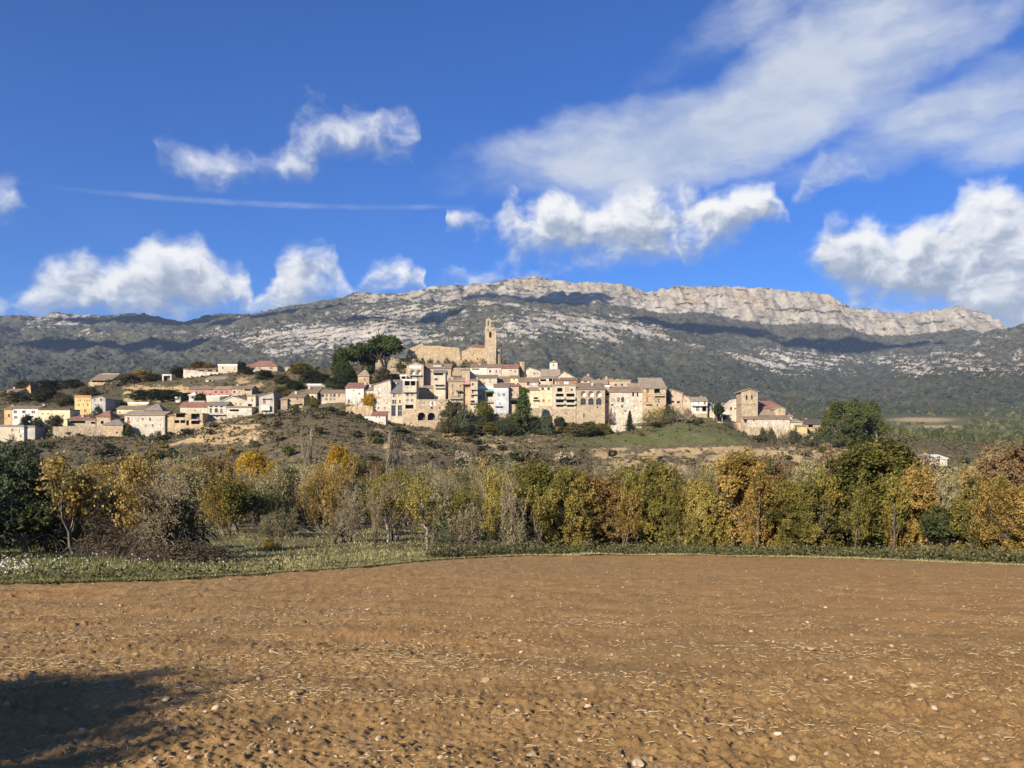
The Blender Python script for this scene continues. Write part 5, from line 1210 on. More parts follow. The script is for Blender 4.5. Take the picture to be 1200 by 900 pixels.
LEAF = {
    'yellow': leaf_mat('leaf_yellow', [(0, (.040, .042, .013)), (.28, (.100, .092, .026)), (.52, (.185, .152, .040)), (.78, (.275, .220, .062)), (1, (.38, .31, .11))]),
    'gold': leaf_mat('leaf_gold', [(0, (.17, .095, .012)), (.4, (.28, .175, .022)), (.75, (.38, .26, .038)), (1, (.44, .33, .075))]),
    'ochre': leaf_mat('leaf_ochre', [(0, (.045, .044, .014)), (.3, (.13, .092, .026)), (.55, (.24, .16, .045)), (.8, (.34, .245, .085)), (1, (.46, .37, .18))]),
    'orange': leaf_mat('leaf_orange', [(0, (.050, .038, .014)), (.35, (.130, .086, .032)), (.65, (.22, .145, .052)), (1, (.32, .23, .09))]),
    'green': leaf_mat('leaf_green', [(0, (.036, .040, .013)), (.3, (.085, .084, .022)), (.58, (.155, .135, .034)), (.85, (.21, .165, .040)), (1, (.33, .25, .08))]),
    'rust': leaf_mat('leaf_rust', [(0, (.05, .034, .018)), (.35, (.11, .068, .034)), (.65, (.185, .125, .062)), (1, (.29, .22, .115))]),
    'pinelight': leaf_mat('needle_light', [(0, (.022, .030, .010)), (.4, (.055, .066, .020)), (.75, (.092, .10, .034)), (1, (.14, .14, .055))], .2),
    'pale': leaf_mat('leaf_pale', [(0, (.055, .06, .025)), (.4, (.13, .125, .055)), (.7, (.25, .22, .11)), (1, (.40, .35, .20))]),
    'olive': leaf_mat('leaf_olive', [(0, (.022, .030, .014)), (.4, (.050, .062, .032)), (.75, (.088, .10, .056)), (1, (.14, .15, .09))], .2),
    'dark': leaf_mat('leaf_dark', [(0, (.012, .018, .008)), (.4, (.028, .036, .015)), (.75, (.052, .062, .024)), (1, (.085, .085, .035))], .2),
    'pine': leaf_mat('needle_pine', [(0, (.014, .022, .008)), (.4, (.032, .045, .014)), (.75, (.060, .076, .022)), (1, (.095, .11, .035))], .15),
    'fir': leaf_mat('needle_fir', [(0, (.014, .022, .009)), (.4, (.032, .048, .016)), (.75, (.06, .08, .026)), (1, (.09, .11, .04))], .15),
    'scrub': leaf_mat('leaf_scrub', [(0, (.026, .026, .013)), (.35, (.058, .056, .028)), (.7, (.11, .10, .052)), (1, (.19, .165, .095))], .2, .8, .55, 1.0),
    'twig': leaf_mat('twig_haze', [(0, (.075, .060, .036)), (.4, (.15, .122, .076)), (.75, (.22, .185, .12)), (1, (.30, .26, .18))], .1, .5),
    'ivy': leaf_mat('leaf_ivy', [(0, (.014, .016, .008)), (.4, (.032, .036, .014)), (.75, (.062, .06, .022)), (1, (.12, .09, .035))], .2),
    'bramble': leaf_mat('leaf_bramble', [(0, (.022, .017, .012)), (.4, (.052, .039, .026)), (.75, (.095, .074, .047)), (1, (.16, .125, .08))], .15),
    'grass': leaf_mat('grass_blade', [(0, (.070, .072, .026)), (.35, (.14, .132, .052)), (.65, (.225, .205, .095)), (1, (.38, .33, .19))], .3, 0, .6),
    'weed': leaf_mat('weed_leaf', [(0, (.028, .032, .014)), (.4, (.065, .068, .030)), (.7, (.12, .112, .055)), (1, (.26, .22, .13))], .25, 0, .6),
    'creeper': leaf_mat('leaf_creeper', [(0, (.05, .012, .010)), (.5, (.12, .025, .02)), (1, (.19, .05, .035))], .2),
}
BARK = bark_mat('bark_grey', (.065, .052, .040), (.17, .145, .115))
BARK_D = bark_mat('bark_dark', (.035, .026, .020), (.09, .07, .052))
BARK_P = bark_mat('bark_pale', (.22, .19, .14), (.40, .36, .285))
BARK_Y = bark_mat('bark_lichen', (.16, .13, .05), (.38, .30, .12))


def unit(v): return v / (np.linalg.norm(v) + 1e-9)


def grow(rg, p, d, L, r, lev, maxlev, nch, ang, segs, tips, up=.15, wob=.25, first=.35, shrink=.62):
    n = 4 if lev == 0 else 3
    pts = [p]; q = p.copy(); dd = d.copy()
    for k in range(n):
        dd = unit(dd + rg.normal(0, wob, 3) + np.array([0, 0, up])); q = q + dd * L / n; pts.append(q)
    rr = np.linspace(r, r * .45, n + 1)
    for k in range(n): segs.append((pts[k], pts[k + 1], rr[k], rr[k + 1]))
    if lev >= maxlev: tips.append(q); return
    m = nch[lev] if lev < len(nch) else nch[-1]
    for c in range(m):
        f = first + (1 - first) * (c + rg.uniform(.1, .9)) / m if lev == 0 else rg.uniform(.25, 1)
        i = min(n - 1, int(f * n)); t = f * n - i; b = pts[i] * (1 - t) + pts[i + 1] * t
        ax = unit(np.cross(dd, rg.normal(0, 1, 3))); a = ang * rg.uniform(.6, 1.3)
        cd = unit(dd * math.cos(a) + ax * math.sin(a))
        grow(rg, b, cd, L * shrink * rg.uniform(.7, 1.2), r * .5 * (1 - .35 * f), lev + 1, maxlev, nch, ang, segs, tips, up, wob, first, shrink)
    grow(rg, q, dd, L * shrink * .8, r * .45, lev + 1, maxlev, nch, ang, segs, tips, up, wob, first, shrink)


def tubes(segs, thick=5, thin=3, cut=.012):
    V, F, o = [], [], 0
    for p0, p1, r0, r1 in segs:
        k = thick if r0 > cut else thin
        a = unit(p1 - p0); b = unit(np.cross(a, [.31, .95, .11])); c = np.cross(a, b)
        t = np.arange(k) * 2 * np.pi / k
        ring = np.cos(t)[:, None] * b + np.sin(t)[:, None] * c
        V.append(p0 + ring * r0); V.append(p1 + ring * r1)
        for i in range(k): j = (i + 1) % k; F.append((o + i, o + j, o + k + j, o + k + i))
        o += 2 * k
    return np.concatenate(V), np.array(F)


def leaves(rg, C, nper, sig, size, out_c=None, tone=None, aspect=.75, flat=0.0):
    """nper leaf quads around every clump centre; returns verts, faces, tone"""
    m = len(C); n = m * nper
    P_ = np.repeat(C, nper, 0) + rg.normal(0, 1, (n, 3)) * sig
    nrm = rg.normal(0, 1, (n, 3)); nrm[:, 2] += flat
    if out_c is not None: nrm += unit_rows(P_ - out_c) * 1.1
    nrm = unit_rows(nrm); a = unit_rows(np.cross(nrm, rg.normal(0, 1, (n, 3)))); b = np.cross(nrm, a)
    s = size * rg.uniform(.6, 1.35, (n, 1))
    V = np.stack([P_ - a * s, P_ - b * s * aspect, P_ + a * s, P_ + b * s * aspect], 1).reshape(-1, 3)
    F = np.arange(4 * n).reshape(n, 4)
    ct = rg.uniform(0, 1, m) if tone is None else tone
    tn = np.clip(np.repeat(ct, nper) * .6 + rg.uniform(0, 1, n) * .4, 0, 1)
    return V, F, np.repeat(tn, 4)


def unit_rows(a): return a / (np.linalg.norm(a, axis=1, keepdims=True) + 1e-9)


def lobe_clumps(rg, lobes, per, fill=.75):
    """clump centres over the skins of a set of lobes (centre, radius)"""
    C, T_ = [], []
    for c, r in lobes:
        d = unit_rows(rg.normal(0, 1, (per, 3))); rad = r * rg.uniform(fill, 1.05, (per, 1))
        q = c + d * rad * np.array([1, 1, .85])
        keep = np.ones(per, bool)
        for c2, r2 in lobes:
            if c2 is c: continue
            keep &= np.linalg.norm((q - c2) / np.array([1, 1, .85]), axis=1) > r2 * .6
        C.append(q[keep]); T_.append(np.clip(rg.uniform(0, 1) + rg.normal(0, .15, keep.sum()), 0, 1))
    return np.concatenate(C), np.concatenate(T_)


def me_of(name, V, F, tone=None, smooth=False, mat=None):
    me = bpy.data.meshes.new(name); fill(me, V, F, smooth, {'tone': tone} if tone is not None else None)
    me.materials.append(mat)
    return me


TREE = {}           # kind -> list of (trunk mesh, crown mesh); unit height, about unit width


def fit(V, *others):
    """scale a plant to unit height and about unit width, foot at the origin"""
    zs = V[:, 2]; h = np.percentile(zs, 99.7); w = np.percentile(np.abs(V[:, :2]), 98) * 2
    k = np.array([1 / w, 1 / w, 1 / h])
    return [V * k] + [o * k for o in others]


def make_broad(seed, base=.06, nl=34, per=60, nper=17, leaf=.0118, sparse=False):
    rg = np.random.RandomState(seed); segs, tips = [], []
    for k in range(rg.randint(2, 4)): grow(rg, np.array([rg.normal(0, .03), rg.normal(0, .03), 0.]), unit(np.array([rg.normal(0, .22), rg.normal(0, .22), 1.])), .42, .022, 0, 2, (6, 4), .8, segs, tips, .12, .18)
    lobes = []
    for k in range(nl):
        z = base + (1 - base) * ((k + rg.uniform(0, 1)) / nl) * .88 + .04; prof = math.sin(math.pi * min(1, (z * .80 + .20))) ** .6
        a = k * 2.4 + rg.uniform(-.5, .5); rr = rg.uniform(.10, .42) * prof * rg.uniform(.7, 1.1)
        lobes.append((np.array([rr * math.cos(a), rr * math.sin(a), z]), rg.uniform(.07, .17) * (.7 + .45 * prof)))
    C, T_ = lobe_clumps(rg, lobes, per, .55 if sparse else .8)
    ex = C[rg.choice(len(C), len(C) // 4, False)]; ax = np.array([0, 0, .45])
    ex = ax + (ex - ax) * rg.uniform(1.02, 1.22, (len(ex), 1)); ex[:, 2] = np.maximum(ex[:, 2], .02)
    C = np.concatenate([C, ex]); T_ = np.concatenate([T_, rg.uniform(0, 1, len(ex))])
    hole = fbm(C[:, 0] * 7 + seed, C[:, 2] * 7 + C[:, 1] * 5, 2, seed) < -.30
    C, T_ = C[~hole], T_[~hole]
    V, F, tn = leaves(rg, C, nper, .017, leaf, np.array([0, 0, .5]), T_)
    tv, tf = tubes(segs)
    V, tv = fit(V, tv)
    TREE.setdefault('sparse' if sparse else 'broad', []).append((me_of('trunk', tv, tf, mat=BARK), me_of('crown', V, F, tn, mat=LEAF['yellow'])))


for k in range(5): make_broad(100 + k)
for k in range(3): make_broad(140 + k, .15, 24, 30, 9, .0135, True)


def make_bare(seed, kind='bare', lev=4, nch=(7, 5, 4, 3), ang=.62, up=.10, r=.016, multi=(2, 5), spread=.35, first=.15, L=.42, shrink=.60, leafy=0):
    rg = np.random.RandomState(seed); segs, tips = [], []
    for k in range(rg.randint(*multi)): grow(rg, np.array([rg.normal(0, .05), rg.normal(0, .05), 0.]), unit(np.array([rg.normal(0, spread), rg.normal(0, spread), 1.])), L, r, 0, lev, nch, ang, segs, tips, up, .2, first, shrink)
    # the first two orders are the trunk, the rest the twig crown
    big = [s_ for s_ in segs if s_[2] > r * .30]; small = [(a, b, max(c, .0036), max(d, .0022)) for a, b, c, d in segs if c <= r * .30]
    if len(small) > 2600: small = [small[i] for i in rg.choice(len(small), 2600, False)]
    bv, bf = tubes(big, 5, 4); sv, sf = tubes(small, 3, 3)
    tn = np.repeat(rg.uniform(0, 1, len(small)), 6)
    if leafy:
        C = np.array(tips)[rg.choice(len(tips), min(len(tips), leafy), False)]
        lv, lf, lt = leaves(rg, C, 4, .02, .013)
        n0 = len(sv); sv = np.concatenate([sv, lv]); tn = np.concatenate([tn * .3, .35 + .65 * lt])
        F = [tuple(f) for f in sf] + [tuple(f + n0) for f in lf]
    else: F = sf
    sv2, bv2 = fit(sv, bv)
    TREE.setdefault(kind, []).append((me_of('trunk', bv2, bf, mat=BARK), me_of('crown', sv2, F, tn, mat=LEAF['twig'])))


for k in range(3): make_bare(200 + k)
for k in range(3): make_bare(210 + k, leafy=700)
for k in range(2): make_bare(220 + k, 'poplar', 3, (16, 5, 3), .42, .30, .013, (1, 3), .12, .12, .75, .36)
for k in range(2): make_bare(230 + k, 'birch', 3, (9, 6, 4), .75, .10, .020, (1, 2), .08, .3, .62, .5, leafy=420)
for k in range(2): make_bare(240 + k, 'old', 4, (7, 5, 4, 3), .8, .02, .045, (1, 3), .3, .35, .5, .6)
for k in range(2): make_bare(250 + k, 'leafing', 3, (8, 6, 4), .7, .08, .022, (1, 3), .25, .25, .5, .55, leafy=900)


def make_round(seed, kind, nl, per, nper, leaf, flatten=1.0, trunk_h=.3, sig=.03, r=.05, zc=.62, lob=(.14, .24), bark=BARK, low=.25):
    rg = np.random.RandomState(seed); segs, tips = [], []
    grow(rg, np.zeros(3), unit(np.array([rg.normal(0, .12), rg.normal(0, .12), 1.])), zc, r, 0, 2, (6, 3), .8, segs, tips, .1, .15, trunk_h)
    lobes = []
    for k in range(nl):
        d = unit(rg.normal(0, 1, 3)); d[2] = abs(d[2]) * .9 - low
        rad = rg.uniform(.12, .30); c = np.array([0, 0, zc]) + d * rad * np.array([1, 1, flatten * .9])
        lobes.append((c, rg.uniform(*lob)))
    C, T_ = lobe_clumps(rg, lobes, per, .6)
    V, F, tn = leaves(rg, C, nper, sig, leaf, np.array([0, 0, zc - .1]), T_)
    tv, tf = tubes(segs)
    V, tv = fit(V, tv)
    TREE.setdefault(kind, []).append((me_of('trunk', tv, tf, mat=bark), me_of('crown', V, F, tn, mat=LEAF['olive'])))


for k in range(2): make_round(300 + k, 'olive', 14, 60, 12, .020, .9, .25, .022, .05, .55)
for k in range(3): make_round(310 + k, 'pine', 60, 30, 10, .0165, 1.0, .3, .018, .026, .52, (.055, .135), BARK_D, .50)
for k in range(4): make_round(320 + k, 'shrub', 9, 14, 6, .062, .8, .1, .05, .03, .5, (.18, .3))
# conical fir
rg = np.random.RandomState(5); C = []; TT = []
for k in range(34):
    z = .06 + .92 * k / 34; rad = .5 * (1 - z) ** .8 + .03
    for j in range(9):
        a = rg.uniform(0, 2 * np.pi); L_ = rad * rg.uniform(.75, 1.15)
        for f in (.35, .6, .8, 1.0): C.append((L_ * f * math.cos(a), L_ * f * math.sin(a), z - .07 * f * L_ / .5 + rg.normal(0, .006))); TT.append(rg.uniform(0, 1))
V, F, tn = leaves(rg, np.array(C), 6, .018, .022, np.array([0, 0, .3]), np.array(TT))
tv, tf = tubes([(np.array([0, 0, 0.]), np.array([0, 0, .5]), .03, .018), (np.array([0, 0, .5]), np.array([0, 0, .97]), .018, .004)])
TREE['fir'] = [(me_of('trunk', tv, tf, mat=BARK_D), me_of('crown', V, F, tn, mat=LEAF['fir']))]
# bramble heap and ivy drapery: leaf shells over low mounds with arching canes
for sd, kind in ((7, 'bramble'), (8, 'bramble')):
    rg = np.random.RandomState(sd)
    lobes = [(np.array([rg.uniform(-.4, .4), rg.uniform(-.3, .3), rg.uniform(.15, .5)]), rg.uniform(.18, .32)) for _ in range(12)]
    C, T_ = lobe_clumps(rg, lobes, 44, .6); C = C[C[:, 2] > 0]; T_ = T_[:len(C)]
    V, F, tn = leaves(rg, C, 9, .03, .020, np.array([0, 0, .1]), T_)
    segs = []
    for k in range(90):
        a = rg.uniform(0, 6.28); p = np.array([rg.normal(0, .2), rg.normal(0, .2), .05]); d = np.array([math.cos(a) * .5, math.sin(a) * .5, 1.])
        for j in range(6):
            q = p + unit(d) * .14; segs.append((p, q, .005, .004)); p = q; d = d + np.array([math.cos(a) * .2, math.sin(a) * .2, -.42]) + rg.normal(0, .1, 3)
    tv, tf = tubes(segs, 3, 3); V, tv = fit(V, tv)
    TREE.setdefault(kind, []).append((me_of('canes', tv, tf, mat=BARK), me_of('crown', V, F, tn, mat=LEAF['bramble'])))

_count = {}


def plant(kind, px, ytop, wpx, Y, leaf=None, label=None, cat='tree', group=None, name=None, bark=None, zb=None, var=None, rz=None, sink=.15, hmin=.5):
    """one plant: photo x, photo y of its top, width in photo px, depth"""
    vs = TREE[kind]; i = _count.get(kind, 0); _count[kind] = i + 1
    tm, cm = vs[(i if var is None else var) % len(vs)]
    X = (px - 600) / 900 * Y
    z0 = (gz(X, Y) if zb is None else zb) - sink
    if Y < edge_Y(px): z0 = -(FIELD_A + FIELD_B * Y)
    H = max(hmin, (HOR - ytop) / 900 * Y - z0); w = max(.3, wpx / 900 * Y); H = max(H, .5 * w) if kind != 'bramble' else H
    o = empty(name or {'bramble': 'bramble_bush', 'shrub': 'shrub', 'olive': 'olive_tree', 'pine': 'pine_tree', 'fir': 'fir_tree', 'poplar': 'poplar_tree', 'bare': 'bare_tree', 'birch': 'poplar_tree', 'old': 'old_tree'}.get(kind, 'autumn_tree'), (X, Y, z0), rnd.uniform(0, 6.28) if rz is None else rz)
    o.scale = (w, w, H)
    tag(o, label, cat, group)
    a = link('stems' if kind in ('shrub', 'bramble') else 'trunk', tm, o); b = link('crown', cm, o)
    if leaf: b.material_slots[0].link = 'OBJECT'; b.material_slots[0].material = LEAF[leaf]
    if bark: a.material_slots[0].link = 'OBJECT'; a.material_slots[0].material = bark
    return o


def eY(px, d=5.0): return float(edge_Y(px)) + d


# --- the autumn row along the field edge
G1 = 'autumn trees along the field edge'
for a in [
    ('sparse', 583, 546, 50, 6, 'yellow', 'thin yellow-leaved young tree at the end of the autumn row'),
    ('broad', 632, 541, 78, 8, 'green', 'tall olive-green tree with yellow top beside the thin yellow tree'),
    ('broad', 668, 552, 58, 4, 'yellow', 'yellow bushy tree between the olive-green and the orange-brown tree'),
    ('broad', 704, 556, 82, 5, 'orange', 'orange-brown oak-leaved tree bushy to the ground'),
    ('broad', 746, 552, 52, 7, 'green', 'narrow green tree squeezed beside the orange-brown tree'),
    ('broad', 776, 543, 70, 5, 'yellow', 'bright yellow-green tree with dense low skirts'),
    ('broad', 822, 563, 58, 4, 'yellow', 'short yellow bushy tree before the bare gap in the row'),
    ('broad', 868, 532, 80, 6, 'ochre', 'tall ochre tree with pale straw-coloured top'),
    ('broad', 905, 560, 62, 4, 'ochre', 'brown-gold bushy tree leaning on the tall ochre tree'),
    ('broad', 945, 563, 76, 3, 'yellow', 'low spreading gold tree below the broad green tree'),
    ('broad', 1028, 516, 128, 7, 'green', 'broadest and tallest green tree of the autumn row'),
    ('broad', 1072, 548, 60, 5, 'ochre', 'russet-tinged bush tree on the flank of the broad green tree'),
    ('olive', 1112, 594, 52, 4, 'dark', 'blue-green evergreen shrub tree in the gap of the autumn row'),
    ('sparse', 1108, 546, 60, 14, 'pale', 'pale silvery tree behind the blue-green evergreen'),
    ('broad', 1158, 560, 66, 4, 'yellow', 'yellow-green bush tree after the blue-green evergreen'),
    ('broad', 1180, 519, 86, 9, 'rust', 'tall rusty red-brown tree over the yellow-green bush tree'),
    ('broad', 1205, 570, 70, 3, 'ochre', 'low golden bush tree under the rusty tree'),
    ('broad', 1262, 530, 100, 6, 'green', 'green tree continuing the row past the rusty tree'),
]:
    plant(a[0], a[1], a[2], a[3], eY(a[1], a[4]), a[5], a[6], group=G1)
G1b = 'second row of trees behind the autumn row'
for px, yt, w, d, k, lf in [(600, 556, 46, 22, 'bare', None), (655, 545, 60, 24, 'sparse', 'green'), (690, 548, 60, 26, 'sparse', 'rust'), (738, 545, 60, 24, 'bare', None), (800, 552, 60, 26, 'bare', None), (838, 548, 52, 22, 'sparse', 'pale'), (885, 527, 60, 24, 'sparse', 'pale'), (915, 531, 60, 26, 'sparse', 'rust'),
                            (950, 538, 66, 22, 'sparse', 'pale'), (985, 524, 70, 22, 'sparse', 'rust'), (1045, 518, 60, 26, 'sparse', 'rust'), (1085, 535, 56, 26, 'sparse', 'rust'), (1135, 545, 60, 28, 'sparse', 'ochre'), (1160, 532, 60, 30, 'sparse', 'rust'), (1220, 525, 80, 28, 'sparse', 'rust')]:
    plant(k, px, yt, w, eY(px, d), lf, {'rust': 'thin rust-leaved tree rising behind the autumn row', 'pale': 'thin straw-coloured tree rising behind the autumn row', 'green': 'thin green-leaved tree rising behind the autumn row', 'ochre': 'thin ochre tree rising behind the autumn row', None: 'leafless grey tree standing behind the autumn row'}[lf], group=G1b)

# twiggy trees standing in and before the autumn row
for px, yt, w, d, k, lf in [(596, 566, 40, 3, 'bare', None), (645, 570, 46, 2.5, 'leafing', 'yellow'), (690, 566, 44, 3, 'bare', 'ochre'), (728, 572, 44, 2.5, 'leafing', 'ochre'), (758, 556, 46, 4, 'leafing', 'green'), (800, 568, 44, 3, 'leafing', 'yellow'), (842, 556, 40, 5, 'bare', None), (888, 548, 50, 3, 'leafing', 'ochre'), (926, 552, 50, 5, 'leafing', 'pale'),
                            (968, 545, 54, 4, 'leafing', 'green'), (1000, 560, 50, 3, 'leafing', 'green'), (1050, 556, 54, 3, 'leafing', 'green'), (1092, 560, 44, 6, 'bare', None), (1132, 572, 44, 3, 'bare', 'pale'), (1172, 556, 50, 3, 'leafing', 'ochre'), (1200, 545, 50, 4, 'leafing', 'rust')]:
    plant(k, px, yt, w, eY(px, d), lf, ('leggy half-leaved ' + {'yellow': 'yellow', 'ochre': 'ochre', 'green': 'green', 'pale': 'straw-coloured', 'rust': 'rusty', None: 'grey'}[lf] + ' sapling' if k == 'leafing' or lf else 'bare grey sapling') + ' standing within the autumn row', group='saplings within the autumn row', name='sapling')

# --- trees around the meadow
plant('broad', 10, 520, 92, 52, 'olive', 'dark grey-green evergreen tree in shade at the meadow end', var=0)
plant('olive', 30, 588, 64, 44, 'dark', 'low dark evergreen bush beneath the dark evergreen tree', cat='bush', name='evergreen_bush')
plant('leafing', 100, 533, 92, 44, 'ochre', 'gnarled grey-trunked tree with thin ochre crown', var=0)
plant('bramble', 72, 596, 60, 46, 'ivy', 'ivy-dark thicket at the foot of the gnarled grey tree', cat='bush', name='ivy_thicket')
plant('bramble', 128, 612, 56, 44, 'bramble', 'brown bramble thicket between the two old trees', cat='bush')
plant('old', 197, 548, 112, 36, None, 'old tangled dark tree draped in twigs above the bramble heap', var=0, bark=BARK_D)
plant('leafing', 186, 526, 96, 42, 'ochre', 'brown-olive leafy crown tree behind the old tangled tree', var=1)
plant('bramble', 203, 582, 72, 36.5, 'ivy', 'dark ivy mass hanging on the old tangled tree', cat='ivy', name='ivy_mass')
plant('bramble', 218, 634, 92, 33.5, 'bramble', 'dark red-brown bramble heap on the meadow under the old tree', cat='bush')
plant('bramble', 150, 616, 60, 38, 'bramble', 'dull brown bramble beside the old tangled trunk', cat='bush')
plant('olive', 276, 572, 56, 72, 'olive', 'round grey-green olive tree with its shadow on the meadow')
plant('olive', 306, 570, 40, 84, 'olive', 'second smaller olive tree behind the round olive tree')
plant('olive', 347, 588, 40, 90, 'olive', 'grey-green olive bush below the yellow tree')
plant('olive', 414, 566, 46, 100, 'olive', 'olive tree beside the pale poplar stems')
plant('old', 392, 598, 44, 55, None, 'small dark-stemmed orchard tree on the grey grass', var=1, bark=BARK_D)
plant('bare', 325, 592, 46, 52, None, 'bare twiggy bush on the meadow beside the yellow shrub', cat='bush', name='bare_bush')
plant('bramble', 318, 632, 20, 50, 'gold', 'small bright yellow shrub on the meadow', cat='bush', name='yellow_shrub')
plant('old', 440, 606, 20, 50, None, 'stubby dark stump sapling at the meadow edge', bark=BARK_D, name='sapling')
plant('birch', 497, 556, 58, 47, 'yellow', 'pale-barked poplar with forked white stem at the field corner', bark=BARK_P, var=0)
plant('birch', 455, 558, 50, 58, 'yellow', 'second pale-barked poplar with sparse leaves', bark=BARK_P, var=1)
plant('bare', 553, 590, 56, 45, None, 'grey-brown twiggy bush between the pale poplar and the autumn row', cat='bush', name='bare_bush')
plant('bramble', 540, 610, 64, 46, 'olive', 'grey-green weedy bush at the field corner', cat='bush', name='weedy_bush')
plant('bramble', 606, 606, 44, 47, 'weed', 'dull green bush below the thin yellow tree', cat='bush', name='weedy_bush')
GG = 'golden trees in the valley thicket'
for px, yt, w, Y, lf in [(296, 531, 44, 110, 'gold'), (318, 542, 34, 104, 'gold'), (375, 560, 40, 98, 'gold'), (398, 523, 44, 120, 'gold'), (415, 535, 36, 116, 'ochre'), (160, 529, 40, 100, 'ochre'), (245, 535, 50, 104, 'orange'), (262, 533, 44, 112, 'orange'), (60, 537, 40, 90, 'orange'), (445, 540, 44, 118, 'rust'), (215, 540, 44, 96, 'ochre'), (470, 546, 40, 110, 'rust'), (120, 540, 40, 96, 'rust')]:
    plant('sparse' if lf != 'gold' else 'broad', px, yt, w, Y, lf, {296: 'tallest golden tree rising behind the round olive tree', 318: 'lower golden tree joined to the tallest golden tree', 375: 'small golden tree standing over the olive bush', 398: 'slim golden tree below the slender bare poplars of the mound', 415: 'thin ochre tree beside the slim golden tree', 160: 'thin ochre tree between the gnarled and the old tangled tree', 245: 'orange-brown tree just behind the old tangled tree', 262: 'orange-brown tree between the old tangled tree and the golden tree', 60: 'orange tree peeping over the dark grey-green evergreen', 445: 'dull rust-brown tree behind the second pale-barked poplar', 215: 'thin ochre tree behind the crown of the old tangled tree', 470: 'dull rust-brown tree between the two pale-barked poplars', 120: 'dull rust-brown tree behind the gnarled grey-trunked tree'}[px], group=GG)
GB = 'bare trees of the valley thicket'
rr = random.Random(11)
for k in range(190):
    px = -30 + 640 * ((k * .61803) % 1.0) + rr.uniform(-8, 8) if k < 140 else rr.uniform(560, 1250)
    Y = rr.uniform(66, 165) if k % 4 or not 400 < px < 590 else rr.uniform(52, 66); X = (px - 600) / 900 * Y
    top = rr.uniform(530, 556) + (8 if 430 < px < 560 else 0) + (165 - Y) * .12
    leafy_ = _count.get('bare', 0) % 6 >= 3
    plant('bare', px, top, rr.uniform(38, 66), Y, rr.choice(['pale', 'ochre', 'green', 'pale']) if leafy_ else None, 'twiggy tree with last olive-brown leaves in the valley thicket' if leafy_ else 'leafless grey-brown tree in the valley thicket', group=GB)
for k in range(30):
    px = rr.uniform(-20, 600); Y = rr.uniform(60, 130)
    plant('bramble', px, rr.uniform(584, 604) - (Y - 60) * .12, rr.uniform(30, 54), Y, rr.choice(['bramble', 'weed', 'ivy', 'twig', 'olive']), 'low tangled undergrowth bush below the bare thicket', cat='bush', group='undergrowth bushes', name='undergrowth_bush')
GP = 'tall bare poplars at the foot of the village hill'
for px, yt, w, Y in [(455, 504, 10, 185), (462, 507, 10, 188), (470, 506, 9, 186), (357, 500, 12, 190), (363, 503, 12, 192), (300, 506, 12, 188), (15, 508, 12, 160), (505, 536, 12, 175)]:
    plant('poplar', px, yt, w, Y, None, 'slender pale bare poplar below the village hill', group=GP, bark=BARK_P)

# the row and the thicket run on past both ends of the view
for k in range(12):
    px = 1320 + 62 * k; plant('broad', px, rr.uniform(520, 560), rr.uniform(70, 110), eY(px, rr.uniform(3, 7)), rr.choice(['green', 'yellow', 'ochre', 'rust']), 'autumn tree where the row runs on past the rusty tree', group='autumn row beyond the view')
for k in range(10):
    px = -60 - 58 * k; plant(rr.choice(['broad', 'bare']), px, rr.uniform(522, 560), rr.uniform(70, 110), eY(px, rr.uniform(8, 22)), None, 'tree where the meadow thicket runs on past the dark evergreen', group='meadow trees beyond the view')

# --- village pines, fir and garden trees
for px, yt, w, Y, lab in [(400, 401, 34, 345, 'dark pine with bare grey branch at the end of the pine clump'), (422, 401, 38, 348, 'rounded dark pine in the middle of the pine clump'), (452, 392, 46, 346, 'largest domed pine beside the castle terrace'), (438, 400, 34, 352, 'pine half hidden behind the largest domed pine')]:
    plant('pine' if px in (422, 452) else 'broad', px, yt + (1 if px in (422, 452) else 7), w * (.92 if px in (422, 452) else .66), Y, 'pine', lab, group='pine clump beside the castle', name='pine_tree')
for px, yt, w, Y, lab in [(992, 469, 50, 290, 'broad bright green pine beyond the chapel'), (1018, 470, 38, 296, 'rounded pine merging with the broad green pine'), (976, 478, 30, 294, 'low pine skirt beside the dark-roofed farm building')]:
    plant('broad', px, yt, w, Y, 'pinelight', lab, group='pines beyond the chapel', name='pine_tree')
plant('fir', 613, 453, 33, 286, 'fir', 'tall dark fir standing before the village front')
plant('fir', 738, 481, 11, 288, 'dark', 'small dark cypress at the foot of the rubble house', name='cypress_tree')
plant('olive', 656, 488, 12, 285, 'dark', 'clipped dark green bush below the balcony house', cat='bush', name='evergreen_bush')
plant('broad', 433, 461, 16, 300, 'gold', 'small yellow-leaved tree before the tall pale house')
plant('broad', 345, 474, 14, 295, 'green', 'green garden tree before the tan house with balcony')
plant('broad', 366, 466, 18, 296, 'green', 'green garden tree before the cream house with dark gable')
plant('bare', 415, 466, 22, 300, None, 'bare purple-grey tree before the white house with red roof')
plant('broad', 115, 476, 14, 302, 'olive', 'palm-like green tuft before the pale grey gabled house')
plant('olive', 566, 471, 20, 291, 'green', 'yellow-green garden bush below the glazed terrace', cat='bush', name='garden_bush')
plant('olive', 841, 473, 14, 299, 'dark', 'dark round tree between the white house and the chapel')
for px, yt, w, Y, lf, lab in [(768, 478, 26, 290, 'green', 'green shrubbery under the corner house'), (784, 473, 14, 292, 'dark', 'dark ivy curtain on the wall of the corner house'), (790, 476, 18, 293, 'twig', 'brown hanging ivy below the pergola terrace'), (806, 478, 10, 293, 'twig', 'brown hanging ivy beside the pergola wall'), (715.6, 477, 4, 297.5, 'creeper', 'red creeper climbing the stone link house')]:
    plant('bramble', px, yt, w, Y, lf, lab, cat='climber', name='climbing_plant', hmin=3)
